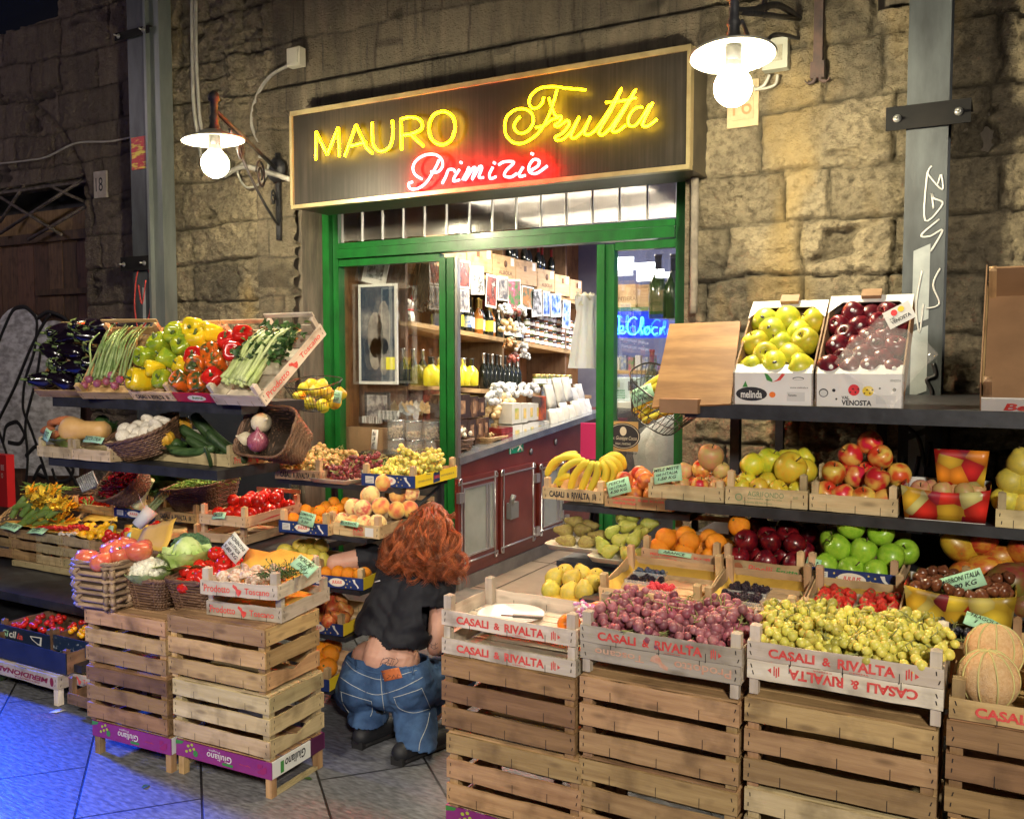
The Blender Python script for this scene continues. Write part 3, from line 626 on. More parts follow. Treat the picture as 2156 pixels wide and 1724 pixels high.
# ================================================================== crates
_me={}
def shared(key,fn):
    if key not in _me: _me[key]=fn()
    return _me[key]
def board_me(axis,ln,h,th,kind,v=0,nail=True,notch=0):
    def f():
        m=MB(); r=random.Random(f'{axis}{ln:.3f}{h:.3f}{kind}{v}')
        if axis=='x': m.plank('x',0,ln,0,th,0,h,0,8,.0014,r,notch)
        else: m.plank('y',0,ln,0,th,0,h,0,6,.0014,r,notch)
        if nail:
            for e in (0,1):
                for q in (.3,.72):
                    a=(.014+r.uniform(-.004,.004)) if e==0 else ln-.014+r.uniform(-.004,.004); z=h*q+r.uniform(-.003,.003); s=r.uniform(-.004,.004)
                    if axis=='x': m.add([(a-.0015,-.0008,z-.005),(a+.0015,-.0008,z-.005),(a+.0015+s,-.0008,z+.006),(a-.0015+s,-.0008,z+.006)],[(0,1,2,3)],1)
                    else: m.add([(th+.0008,a-.0015,z-.005),(th+.0008,a+.0015,z-.005),(th+.0008,a+.0015+s,z+.006),(th+.0008,a-.0015+s,z+.006)],[(0,1,2,3)],1); m.add([(-.0008,a-.0015,z-.005),(-.0008,a+.0015,z-.005),(-.0008,a+.0015+s,z+.006),(-.0008,a-.0015+s,z+.006)],[(3,2,1,0)],1)
            if axis=='x':
                for q in (.22,.5,.78):
                    a=ln*q+r.uniform(-.01,.01); m.add([(a-.001,-.0009,-.004),(a+.001,-.0009,-.004),(a+.001,-.0009,h*.45),(a-.001,-.0009,h*.45)],[(0,1,2,3)],1)
        return m.mesh('board',[W(kind,axis),STAPLE])
    return shared(('bd',axis,round(ln,3),round(h,3),th,kind,v,nail,notch),f)
def post_me(h,s,kind):
    def f():
        m=MB(); m.box(0,s,0,s,0,h-.004); m.add([(0,0,h-.004),(s,0,h-.004),(s,s,h-.004),(0,s,h-.004),(s/2,s/2,h+.003)],[(0,1,4),(1,2,4),(2,3,4),(3,0,4)]); return m.mesh('corner_post',[W(kind,'z')])
    return shared(('po',round(h,3),s,kind),f)
def slats_me(w,d,kind,n=5,th=.003,gap=.008):
    def f():
        m=MB(); r=random.Random(3); s=d/n
        for i in range(n): m.plank('x',.004,w-.004,i*s+gap/2,(i+1)*s-gap/2,0,th,0,4,.0008,r)
        return m.mesh('bottom_slats',[W(kind,'x')])
    return shared(('sl',round(w,3),round(d,3),kind,n),f)
def flat_crate(label,x,y,z,w,d,bh=.052,ph=.10,kind='fresh',rot=0,tilt=0,flip=False,group='flat wooden fruit crates',front_mat=None,side_mat=None,ps=.024,back_rail=False,cat='crate',name='fruit_crate'):
    r=thing(name,label,cat,(x,y,z),(tilt,0,rot),group)
    hold=r
    if flip:
        M=Matrix.Rotation(rot,4,'Z')@Matrix.Translation((w,0,ph)); t=M.translation; r.location=(x+t.x,y+t.y,z+t.z); r.rotation_euler=(0,PI,rot)
    v=random.randrange(3)
    fb=obj('front_board',board_me('x',w,bh,.005,kind,v) if not front_mat else None or board_print(w,bh,front_mat),r,(0,0,0))
    obj('back_board',board_me('x',w,bh,.005,kind,(v+1)%3),r,(0,d-.005,0))
    l=obj('side_board',board_me('y',d-.012,bh,.005,kind,v),r,(0,.006,0)); 
    s2=obj('side_board',board_me('y',d-.012,bh,.005,kind,(v+2)%3) if not side_mat else board_print(d-.012,bh,side_mat,'y'),r,(w-.005,.006,0))
    pm=post_me(ph,ps,kind)
    for px_,py_ in ((.0055,.0055),(w-.0055-ps,.0055),(.0055,d-.0055-ps),(w-.0055-ps,d-.0055-ps)): obj('corner_post',pm,r,(px_,py_,.001))
    obj('bottom_slats',slats_me(w-.012,d-.012,kind),r,(.006,.006,-.0005))
    if back_rail:
        m=shared(('rail',round(w,3),kind),lambda:MB().plank('x',0,w,0,.006,0,.022,0,5,.001,random).mesh('rail',[W(kind,'x')])); obj('top_rail',m,r,(0,d-.012,ph+.0035))
    r['_w']=w; r['_d']=d
    return r,fb,s2
def board_print(w,h,mt,axis='x'):
    def f():
        m=MB()
        if axis=='x': m.box(0,w,0,.005,0,h)
        else: m.box(0,.005,0,w,0,h)
        return m.mesh('printed_board',[mt])
    return shared(('bp',round(w,3),round(h,3),mt.name,axis),f)
def lettering(par,items,mats,nm='lettering'):
    m=MB()
    for it in items: it(m)
    return m.build(nm,mats,par)
def T(s,x,z,w,h,mi=0,y=-.0016,b=.0,sh=0,flip=False): return lambda m: text_mb(m,s,front(x,z,w,h,y,flip),mi,b,sh)
def TS(s,y,z,w,h,x,mi=0,b=0,sh=0): return lambda m: text_mb(m,s,side(y,z,w,h,x),mi,b,sh)
def R(x,z,w,h,mi=0,y=-.0010): return lambda m: m.add([(x,y,z),(x+w,y,z),(x+w,y,z+h),(x,y,z+h)],[(0,1,2,3)],mi)
def ELL(x,z,rx,rz,mi=0,y=-.0012,n=20): return lambda m: m.add([(x+rx*math.cos(2*PI*i/n),y,z+rz*math.sin(2*PI*i/n)) for i in range(n)],[tuple(range(n))],mi)
def POLY(p,mi=0,y=-.0012): return lambda m: m.add([(a,y,b) for a,b in p],[tuple(range(len(p)))],mi)
def STAR(x,z,r,mi=0,y=-.0012): return POLY([(x+(r if i%2==0 else r*.42)*math.sin(PI*i/5),z+(r if i%2==0 else r*.42)*math.cos(PI*i/5)) for i in range(10)][::-1],mi,y)
def casali(fb,w,h=.052,ink=RED_INK):
    its=[T('CASALI',w*.12,h*.22,w*.25,h*.52,0,b=.035),T('&',w*.41,h*.24,w*.045,h*.46,0,b=.03),T('RIVALTA',w*.49,h*.20,w*.29,h*.55,0,b=.035)]
    its+=[R(w*.83+i*.006,h*.2+(i%2)*.004,.0035,h*.5,0,-.0016) for i in range(3)]+[POLY([(w*.875,h*.3),(w*.895,h*.45),(w*.875,h*.6)],0,-.0016),T('CESENA',w*.55,h*.06,w*.10,h*.08,0)]
    return lettering(fb,its,[ink])
TUS=[(.1,.95),(.45,.8),(.55,.6),(.95,.5),(.85,.2),(.6,.0),(.45,.2),(.35,.5),(.05,.75)]
def toscano(fb,w,h=.052,x0=0,fade=False,ink=None):
    ink=ink or RED_INK
    return lettering(fb,[T('Prodotto',x0+w*.05,h*.24,w*.34,h*.5,0,b=.012),T('Toscano',x0+w*.58,h*.26,w*.32,h*.42,0,b=.012),POLY([(x0+w*(.42+.13*a),h*(.05+.88*c)) for a,c in TUS][::-1],0,-.0016)],[ink])
def toscano_side(s2,d,h=.052):
    m=MB(); text_mb(m,'Prodotto',side(d*.06,h*.25,d*.34,h*.5,.005),0,.012); text_mb(m,'Toscano',side(d*.60,h*.25,d*.33,h*.45,.005),0,.012)
    m.add([(.0062,d*(.43+.12*a),h*(.05+.88*c)) for a,c in TUS],[tuple(range(9))[::-1]],0); return m.build('lettering',[RED_INK],s2)
NAVY=mat('navy_print',(.012,.03,.13),(.02,.045,.18),rough=.4,ns=20); YPRINT=mat('yellow_print',(.85,.62,.03),rough=.45)
PURPLE=mat('purple_print',(.22,.025,.17),(.30,.04,.22),rough=.4,ns=6)
CREAM=mat('cream_print',(.78,.72,.60),rough=.5); GOLD=mat('gold_print',(.75,.6,.15),rough=.5); GREENP=mat('green_print',(.05,.25,.05),rough=.5)
def julius(fb,w,h):
    its=[ELL(w*.50,h*.5,w*.155,h*.36,0),T('JULIUS',w*.40,h*.33,w*.20,h*.33,1,-.0022,b=.03,sh=.2),R(w*.08,h*.22,w*.16,h*.58,2),
         POLY([(w*a,h*b) for a,b in ((.80,.86),(.85,.88),(.86,.62),(.91,.35),(.93,.2),(.90,.12),(.885,.3),(.83,.55))][::-1],3)]
    its+=[STAR(w*a,h*b,h*.085,4) for a,b in ((.31,.76),(.30,.25),(.34,.5),(.68,.78),(.70,.45),(.67,.15),(.75,.68),(.77,.2))]
    its+=[R(w*.09,h*(.3+.12*i),w*.13,h*.03,5,-.0018) for i in range(4)]
    return lettering(fb,its,[CREAM,RED_INK,WHITE,WHITE,GOLD,DARK_INK])
def julius_side(s2,d,h):
    m=MB(); X=.0052
    m.add([(X+.001,d*.42,h*.05),(X+.001,d*.58,h*.1),(X+.001,d*.58,h*.95),(X+.001,d*.42,h*.9)],[(0,1,2,3)],1)
    text_mb(m,'JULIUS',side(d*.43,h*.3,d*.14,h*.38,X+.0012),0,.03,.2); text_mb(m,'CECCHINELLI GIULIO SRL',side(d*.06,h*.38,d*.32,h*.16,X),1); text_mb(m,'LA FRUTTA MIGLIORE DAL 1956',side(d*.61,h*.42,d*.34,h*.16,X),1)
    return m.build('lettering',[RED_INK,NAVY],s2)
def big_crate(label,x,y,z,w=.49,d=.32,h=.255,kind='old',rot=0,group='slatted wooden crates stacked upside down',notch=True):
    r=thing('slatted_crate',label,'crate',(x,y,z),(0,0,rot),group)
    bh=h*.25; pitch=h*.335
    v=random.randrange(3)
    for i in range(3):
        zz=h-.004-bh-i*pitch if i<3 else 0
        obj('front_board',board_me('x',w,bh,.008,kind,(v+i)%3),r,(0,random.uniform(-.0015,0),zz),(0,random.uniform(-.004,.004),0)); obj('back_board',board_me('x',w,bh,.008,kind,(v+i+1)%3,False),r,(0,d-.008,zz))
        obj('side_board',board_me('y',d-.018,bh,.008,kind,(v+i)%3,True,.028 if (notch and i==2) else 0),r,(w-.008,.009,zz)); obj('side_board',board_me('y',d-.018,bh,.008,kind,(v+i)%3,True),r,(0,.009,zz))
    pm=post_me(h-.012,.03,kind)
    for a,b in ((.0085,.0085),(w-.0385,.0085),(.0085,d-.0385),(w-.0385,d-.0385)): obj('corner_post',pm,r,(a,b,0))
    obj('bottom_slats',slats_me(w-.004,d-.004,kind,5,.006),r,(.002,.002,h-.0035))
    return r
# ================================================================== fruit and vegetables
def lathe_me(name,prof,mats,n=18,lobes=0,amp=0,stem=None,bend=0,noise=0,seed=1):
    m=MB(); m.lathe(prof,n,0,None,lobes,amp)
    if stem: m.tube(stem[0],stem[1],6,1)
    rr=random.Random(seed); ph=[rr.uniform(0,6) for _ in range(6)]
    for i,(x,y,z) in enumerate(m.v):
        if noise:
            k=1+noise*(math.sin(3*math.atan2(y,x)+ph[0]+2*z)+.7*math.sin(2*math.atan2(y,x)+ph[1])+.6*math.sin(4*z+ph[2])); x*=k; y*=k; z*=1+noise*.5*math.sin(ph[3]+2*math.atan2(y,x))
        if bend: x+=bend*(z*z)
        m.v[i]=(x,y,z)
    return m.mesh(name,mats)
def circ(pts): return pts
APPLE=[(.05,-.80),(.16,-.86),(.40,-.90),(.66,-.76),(.87,-.42),(.98,.0),(.97,.35),(.84,.70),(.60,.88),(.36,.90),(.20,.80),(.08,.62),(.01,.58)]
ROUND=[(.03,-.97),(.25,-.95),(.55,-.82),(.82,-.55),(.97,-.2),(.99,.15),(.88,.5),(.64,.78),(.36,.93),(.14,.95),(.03,.91)]
PEAR=[(.05,-.92),(.3,-.98),(.62,-.85),(.86,-.55),(.92,-.2),(.82,.2),(.62,.55),(.46,.9),(.38,1.2),(.26,1.4),(.08,1.46)]
QUINCE=[(.1,-.9),(.4,-1.0),(.78,-.75),(1.0,-.3),(.98,.1),(.8,.5),(.52,.8),(.38,1.0),(.2,1.1),(.05,1.08)]
EGG=[(.03,-1.25),(.3,-1.2),(.65,-.95),(.9,-.5),(.97,0),(.88,.5),(.65,.95),(.38,1.2),(.15,1.3),(.03,1.3)]
PEPPER=[(.12,-1.05),(.40,-1.12),(.62,-.98),(.78,-.6),(.90,-.1),(.98,.4),(.93,.75),(.72,.93),(.45,.88),(.22,.74),(.1,.70)]
TOMR=[(.05,-.70),(.35,-.74),(.7,-.6),(.95,-.25),(1.0,.1),(.85,.45),(.55,.62),(.25,.55),(.08,.42)]
AUB=[(.04,-1.5),(.35,-1.42),(.72,-1.1),(.92,-.55),(.9,.0),(.72,.6),(.52,1.1),(.42,1.4),(.2,1.5)]
LONG=[(.2,-1),(.6,-.98),(.9,-.9),(1,-.7),(1,-.2),(1,.3),(.97,.7),(.8,.93),(.4,1.0),(.1,1.0)]
STEM=([(0,0,.6),(.03,0,.9),(.1,.02,1.12)],[.05,.04,.06]); STEMM=mat('stem',(.10,.07,.03),rough=.8)
FM=dict(
 golden=mat('golden_apple_skin',(.46,.50,.03),(.62,.52,.03),rough=.33,ns=2.5,rnd=.12,hue=.02,coat=.2,sss=.08),
 redap=mat('red_apple_skin',(.065,.004,.012),(.17,.010,.018),rough=.25,ns=2,rnd=.25,coat=.35),
 gala=mat('blushed_apple_skin',(.78,.50,.10),(.62,.03,.02),rough=.3,ns=.9,det=1.5,lo=.38,hi=.58,rnd=.15,hue=.02,coat=.2,sss=.05),
 darkred=mat('dark_apple_skin',(.05,.003,.010),(.22,.008,.012),rough=.22,ns=1.8,rnd=.3,coat=.4),
 green=mat('green_apple_skin',(.20,.42,.02),(.34,.55,.05),rough=.28,ns=2,rnd=.12,coat=.25,sss=.06),
 yellow=mat('yellow_apple_skin',(.70,.50,.03),(.60,.58,.05),rough=.33,ns=2,rnd=.14,hue=.03,coat=.15,sss=.06),
 pinkap=mat('russet_apple_skin',(.50,.38,.12),(.60,.25,.15),rough=.4,ns=2,rnd=.2,hue=.03),
 orange=mat('orange_peel',(.85,.25,.008),(.92,.33,.01),rough=.38,ns=3,bump=.002,bs=60,bst=(1,1,1),rnd=.1,sss=.05),
 peach=mat('peach_skin',(.80,.50,.12),(.62,.10,.05),rough=.6,ns=1.0,det=1.5,lo=.42,hi=.66,rnd=.15,hue=.015,sheen=.3,sss=.06),
 wpeach=mat('white_peach_skin',(.80,.62,.25),(.50,.08,.06),rough=.6,ns=1.1,det=2,lo=.47,hi=.66,rnd=.12,sheen=.3,sss=.06),
 nect=mat('nectarine_skin',(.72,.26,.05),(.35,.03,.02),rough=.35,ns=1.0,det=1.5,lo=.4,hi=.62,rnd=.2),
 mango=mat('mango_skin',(.62,.30,.03),(.50,.07,.02),rough=.32,ns=1.3,lo=.42,hi=.62,third=(.20,.22,.04),rnd=.3,hue=.03,coat=.2),
 mangop=mat('purple_mango_skin',(.20,.02,.025),(.14,.13,.02),rough=.3,ns=1.3,rnd=.1,coat=.25),
 pearg=mat('green_pear_skin',(.34,.36,.05),(.44,.42,.09),rough=.45,ns=3,rnd=.15,hue=.02,bump=.001),
 pearb=mat('brown_pear_skin',(.20,.13,.04),(.30,.25,.06),rough=.6,ns=3,rnd=.2,bump=.001),
 peary=mat('yellow_pear_skin',(.66,.52,.06),(.50,.42,.08),rough=.42,ns=3,rnd=.12,hue=.015),
 pearr=mat('red_pear_skin',(.45,.05,.02),(.55,.25,.06),rough=.4,ns=1.6,rnd=.2,hue=.02),
 pepy=mat('yellow_pepper_skin',(.80,.52,.01),(.70,.55,.02),rough=.16,ns=1.4,coat=.5,rnd=.1),
 pepg=mat('yellow_green_pepper_skin',(.45,.48,.02),(.18,.30,.02),rough=.16,ns=1.2,coat=.5,rnd=.15),
 pepr=mat('red_pepper_skin',(.62,.02,.01),(.45,.01,.01),rough=.15,ns=1.4,coat=.5,rnd=.15),
 pepm=mat('mottled_pepper_skin',(.68,.12,.01),(.06,.08,.02),rough=.16,ns=1.1,lo=.46,hi=.58,coat=.5,rnd=.1),
 aub=mat('aubergine_skin',(.006,.003,.008),rough=.16,coat=.4,spec=.5), calyx=mat('calyx_green',(.13,.19,.05),(.07,.11,.03),rough=.7,ns=6),
 tom=mat('tomato_skin',(.62,.016,.01),(.50,.02,.01),rough=.16,ns=2,coat=.4,rnd=.15,sss=.05),
 tomp=mat('pink_tomato_skin',(.62,.10,.08),(.66,.20,.08),rough=.2,ns=1.5,coat=.4,rnd=.12,sss=.05),
 ytom=mat('yellow_tomato_skin',(.90,.42,.01),(.85,.52,.02),rough=.2,ns=2,coat=.3,rnd=.1),
 melon=mat('netted_melon_rind',(.88,.60,.32),(.74,.44,.20),rough=.75,ns=10,bump=.006,bs=26,bst=(1,1,1),rnd=.08,det=8),
 zuc=mat('courgette_skin',(.02,.05,.015),(.06,.11,.035),rough=.35,ns=4,st=(3,3,.6),bump=.001,rnd=.25),
 zucl=mat('light_courgette_skin',(.13,.24,.03),(.25,.36,.08),rough=.4,ns=5,st=(3,3,.5),rnd=.2),
 onion=mat('white_onion_skin',(.72,.64,.46),(.60,.50,.33),rough=.3,ns=5,st=(4,4,.6),coat=.3,rnd=.1),
 ronion=mat('red_onion_skin',(.42,.14,.18),(.22,.03,.07),rough=.3,ns=4,st=(4,4,.6),coat=.35,rnd=.15),
 squash=mat('striped_squash_skin',(.80,.52,.05),(.72,.32,.02),rough=.45,ns=3,rnd=.1), butter=mat('butternut_skin',(.72,.44,.17),(.66,.38,.13),rough=.4,ns=3),
 mush=mat('mushroom_cap',(.80,.75,.66),(.68,.60,.48),rough=.6,ns=5,rnd=.08), porc=mat('porcini_cap',(.40,.25,.17),(.62,.54,.46),rough=.6,ns=3,lo=.4,hi=.6,rnd=.25),
 sweet=mat('sweet_potato_skin',(.50,.17,.06),(.38,.11,.04),rough=.7,ns=6,rnd=.2,bump=.002),
 leaf=mat('leaf_green',(.12,.26,.03),(.30,.45,.10),rough=.5,ns=14,rnd=.2,attr=True), leafd=mat('leaf_dark',(.025,.075,.015),(.07,.14,.03),rough=.5,ns=12,rnd=.2,attr=True),
 leafl=mat('leaf_light',(.34,.52,.10),(.62,.74,.32),rough=.45,ns=12,rnd=.1,attr=True), stalk=mat('pale_stalk',(.50,.58,.25),(.66,.70,.42),rough=.4,ns=9,st=(4,4,.5),rnd=.15),
 curd=mat('cauliflower_curd',(.82,.80,.68),(.70,.68,.55),rough=.7,ns=20,bump=.004,attr=True), broc=mat('broccoli_head',(.05,.13,.05),(.12,.22,.11),rough=.8,ns=22,bump=.004,attr=True),
 flower=mat('courgette_flower',(.88,.50,.02),(.85,.68,.08),rough=.5,ns=8,rnd=.15,attr=True),
 chil=mat('chilli_skin',(.36,.012,.02),(.24,.006,.015),rough=.15,ns=3,coat=.5,rnd=.35), fennel=mat('fennel_bulb',(.70,.74,.50),(.50,.60,.28),rough=.4,ns=6,st=(3,3,.6)),
 ban=mat('banana_skin',(.82,.62,.05),(.62,.58,.06),rough=.4,ns=3,rnd=.12), tip=mat('banana_tip',(.05,.035,.02),rough=.8), straw=mat('strawberry_skin',(.66,.02,.01),(.55,.02,.01),rough=.25,ns=3,coat=.3,bump=.002,bs=40,rnd=.2),
 black=mat('blackberry_skin',(.012,.008,.018),(.03,.012,.03),rough=.25,ns=9,coat=.3,rnd=.3), blue=mat('blueberry_skin',(.03,.045,.10),(.10,.13,.20),rough=.55,ns=3,rnd=.2), rasp=mat('raspberry_skin',(.62,.03,.06),(.7,.08,.1),rough=.4,ns=3,rnd=.1),
 chest=mat('chestnut_shell',(.11,.03,.015),(.20,.07,.03),rough=.22,ns=3,coat=.3,rnd=.25), persim=mat('persimmon_skin',(.85,.18,.01),(.8,.25,.02),rough=.25,ns=2,coat=.3),
 ggrape=mat('green_grape_skin',(.74,.64,.13),(.60,.58,.11),rough=.28,ns=16,third=(.66,.46,.12),attr=True,rnd=.06,sss=.25,coat=.15),
 wgrape=mat('amber_grape_skin',(.66,.48,.18),(.55,.44,.16),rough=.35,ns=16,attr=True,rnd=.08,sss=.2),
 pgrape=mat('pink_grape_skin',(.32,.08,.12),(.52,.22,.24),rough=.38,ns=14,lo=.4,hi=.66,third=(.55,.36,.26),attr=True,rnd=.1,sss=.15),
 rgrape=mat('red_grape_skin',(.16,.02,.03),(.28,.05,.06),rough=.3,ns=14,attr=True,rnd=.12,sss=.1), bgrape=mat('black_grape_skin',(.010,.010,.022),(.035,.035,.06),rough=.4,ns=12,attr=True,rnd=.2),
 asp=mat('asparagus_skin',(.10,.15,.05),(.16,.20,.09),rough=.5,ns=8,rnd=.1))
for k_,m_ in FM.items():
    if k_ not in ('aub','leaf','leafd','leafl'):
        i_=m_.node_tree.nodes['Principled BSDF'].inputs; i_['Coat Weight'].default_value*=.45; i_['Roughness'].default_value=min(.8,i_['Roughness'].default_value+.07)
def K(kind,v=0):
    def f():
        F=FM; s=v+1
        P={'golden':(QUINCE,0,.0),'redap':(APPLE,5,.03),'gala':(APPLE,5,.02),'darkred':(APPLE,5,.03),'green':(APPLE,5,.02),'yellow':(APPLE,4,.02),'pinkap':(APPLE,0,0)}
        if kind in ('redap','gala','darkred','green','yellow','pinkap','golden'):
            pr,l,a=P[kind]; pr=APPLE if kind!='golden' else [(r,z*1.02) for r,z in APPLE]
            return lathe_me('apple',pr,[F[kind],STEMM],18,l,a,STEM,0,.02,s)
        if kind in ('orange','peach','wpeach','nect','tom','ytom','persim','blue'):
            pr=ROUND if kind!='persim' else [(r,z*.82) for r,z in ROUND]
            return lathe_me('round_fruit',pr,[F[kind],F['calyx']],14 if kind!='blue' else 8,0,0,([(0,0,.88),(.02,0,1.02)],[.16,.06]) if kind in('tom','orange') else None,0,.018,s)
        if kind in ('pearg','pearb','peary','pearr'): return lathe_me('pear',PEAR if kind!='peary' else QUINCE,[F[kind],STEMM],16,0,0,([(0,0,1.4),(.05,0,1.6),(.15,0,1.8)] if kind!='peary' else [(0,0,1),(.03,0,1.2)],[.06,.05,.05][:3 if kind!='peary' else 2]),.06,.03,s)
        if kind in ('mango','mangop'): return lathe_me('mango',EGG,[F[kind],STEMM],16,0,0,([(0,0,1.25),(0,0,1.36)],[.07,.06]),.08,.02,s)
        if kind in ('pepy','pepg','pepr','pepm'): return lathe_me('pepper',PEPPER,[F[kind]],24,4,.13,None,0,.03,s)
        if kind in ('tomp','ribtom'): return lathe_me('ribbed_tomato',TOMR,[F['tomp' if kind=='tomp' else 'tom'],F['calyx']],30,9 if kind=='tomp' else 10,.05 if kind=='tomp' else .16,([(0,0,.45),(.05,0,.62)],[.12,.08]),0,.03,s)
        if kind=='aub': return lathe_me('aubergine',AUB,[F['aub']],16,0,0,None,.07,.01,s)
        if kind=='calyx':
            m=MB(); 
            for i in range(5):
                a=2*PI*i/5; d=Vector((math.cos(a),math.sin(a),0)); n_=Vector((-math.sin(a),math.cos(a),0))
                m.add([(0,0,1.56),tuple(d*.5+n_*.28+Vector((0,0,1.36))),tuple(d*.80+Vector((0,0,.75))),tuple(d*.5-n_*.28+Vector((0,0,1.36)))],[(0,1,2),(0,2,3)],0,True)
            m.tube([(0,0,1.45),(.05,0,1.8),(.2,0,2.1)],[.2,.13,.15],7); return m.mesh('calyx',[F['calyx']])
        if kind=='pstem': return MB().tube([(0,0,.66),(.02,0,.85),(.12,0,1.08),(.28,.03,1.2)],[.26,.10,.09,.11],7).mesh('stem',[F['calyx']])
        if kind=='melon':
            m=MB(); pr=[(r,z*1.02) for r,z in ROUND]; m.lathe(pr,40,0,None,10,.05)
            for q in range(10): a=2*PI*(q)/10; m.tube(spline([(r*.965*math.cos(a),r*.965*math.sin(a),z) for r,z in pr],2),.030,5,1)
            return m.mesh('melon',[F['melon'],mat('melon_groove',(.55,.50,.20),rough=.7)])
        if kind in ('zuc','zucl'): return lathe_me('courgette',[(r*.17,z) for r,z in LONG],[F[kind]],10,0,0,None,.12*(1 if v%2 else -1),.02,s)
        if kind=='onion' or kind=='ronion': return lathe_me('onion',[(.1,-.92),(.4,-.9),(.8,-.55),(1,-.05),(.92,.4),(.6,.78),(.28,1.0),(.15,1.3),(.1,1.5)],[F[kind]],16,0,0,None,0,.03,s)
        if kind=='squash': return lathe_me('squash',[(r,z*.92) for r,z in ROUND],[F['squash'],F['calyx']],40,12,.12,([(0,0,.8),(.1,0,1.2)],[.14,.1]),0,.02,s)
        if kind=='butter': return lathe_me('butternut_squash',[(.1,-1),(.35,-1),(.5,-.85),(.55,-.6),(.48,-.3),(.38,0),(.36,.5),(.36,.85),(.25,1),(.08,1.02)],[F['butter']],18,0,0,None,.08,.02,s)
        if kind=='mush' or kind=='porc':
            m=MB(); m.lathe([(.28,-.9),(.36,-.8),(.30,-.2),(.34,.0),(.9,.0),(1,.12),(.95,.4),(.7,.72),(.35,.9),(.05,.95)],16); return m.mesh('mushroom',[F[kind]])
        if kind=='sweet': return lathe_me('sweet_potato',[(r*.42,z*1.0) for r,z in EGG],[F['sweet']],12,0,0,None,.1,.08,s)
        if kind=='chil': return lathe_me('chilli',[(.02,-1),(.08,-.8),(.14,-.3),(.17,.3),(.17,.7),(.1,.85),(.04,.9)],[F['chil'],F['calyx']],7,0,0,([(0,0,.85),(.03,0,1.15)],[.05,.04]),.25,.05,s)
        if kind=='straw': return lathe_me('strawberry',[(.05,-1.1),(.35,-.85),(.7,-.3),(.88,.2),(.8,.6),(.5,.78),(.1,.8)],[F['straw'],F['calyx']],12,0,0,([(0,0,.7),(0,0,.8)],[.6,.35]),0,.03,s)
        if kind in ('black','rasp'):
            m=MB(); r_=random.Random(s)
            for i in range(26):
                z=-.9+1.8*i/25; a=i*2.4; q=math.sqrt(max(.05,1-z*z)); m.ball((q*.75*math.cos(a),q*.75*math.sin(a),z*.85),.36,6)
            return m.mesh('berry',[F[kind]])
        if kind=='chest': return lathe_me('chestnut',[(.1,-.5),(.6,-.55),(.95,-.2),(1.0,.1),(.8,.5),(.4,.8),(.1,1.0)],[F['chest']],10,0,0,None,0,.08,s)
        if kind=='banana':
            pts=[];ra=[]
            for i in range(13):
                t=i/12; a=-.85+1.7*t; pts.append((math.sin(a)*1.1,0,1.1-math.cos(a)*1.1)); ra.append(.16*min(1,.30+math.sin(PI*min(max(t,.03),.97))**.6))
            ra[0]=.055; ra[-1]=.05; m=MB(); m.tube(pts,ra,6); m.tube([pts[-1],(Vector(pts[-1])+Vector((.05,0,.08)))],.05,6,1); m.tube([pts[0],Vector(pts[0])+Vector((-.15,0,.16))],[.055,.045],6,0)
            return m.mesh('banana',[F['ban'],F['tip']])
    return shared(('K',kind,v),f)
NM={'golden':'apple','redap':'apple','gala':'apple','darkred':'apple','green':'apple','yellow':'apple','pinkap':'apple','orange':'orange','peach':'peach','wpeach':'peach','nect':'nectarine','mango':'mango','mangop':'mango','pearg':'pear','pearb':'pear','peary':'pear','pearr':'pear',
 'pepy':'bell_pepper','pepg':'bell_pepper','pepr':'bell_pepper','pepm':'bell_pepper','aub':'aubergine','tom':'tomato','tomp':'beefsteak_tomato','ribtom':'ribbed_tomato','ytom':'yellow_tomato','melon':'melon','zuc':'courgette','zucl':'courgette','onion':'onion','ronion':'red_onion','squash':'squash','butter':'butternut_squash','mush':'mushroom','porc':'mushroom','sweet':'sweet_potato','chil':'chilli_pepper','straw':'strawberry','black':'blackberry','blue':'blueberry','rasp':'raspberry','chest':'chestnut','persim':'persimmon','banana':'banana'}
STK=mat('sticker_white',(.75,.75,.72),(.15,.2,.2),rough=.4,ns=90,lo=.6,hi=.62); STKD=mat('sticker_dark',(.04,.04,.05),(.6,.6,.5),rough=.4,ns=90,lo=.6,hi=.62)
def fruit(kind,p,r,label,group=None,rot=None,v=None,sticker=None,cat=None):
    v=random.randrange(3) if v is None else v
    nm=NM[kind]; rot=rot if rot is not None else (random.uniform(-.9,.9),random.uniform(-.9,.9),random.uniform(0,6.28))
    o=obj(nm,K(kind,v),None,p,rot,r); tag(o,label,cat or nm.replace('_',' '),group)
    if kind.startswith('pep'): obj('stem',K('pstem'),o)
    if kind=='aub': obj('calyx',K('calyx'),o)
    if sticker:
        d=Vector((random.uniform(-.35,.35),-1,random.uniform(.1,.6))).normalized(); q=Euler(rot).to_matrix().inverted()@d
        me=shared(('stk',sticker),lambda:MB().lathe([(.17,0),(.17,.03),(.01,.04)],12).mesh('sticker',[STK if sticker==1 else STKD]))
        st=obj('sticker',me,o,q*.955); st.rotation_euler=q.to_track_quat('Z','Y').to_euler(); 
        if sticker==2: st.scale=(1,.6,1)
    return o
ROWN=['front','second','third','fourth','fifth','sixth']
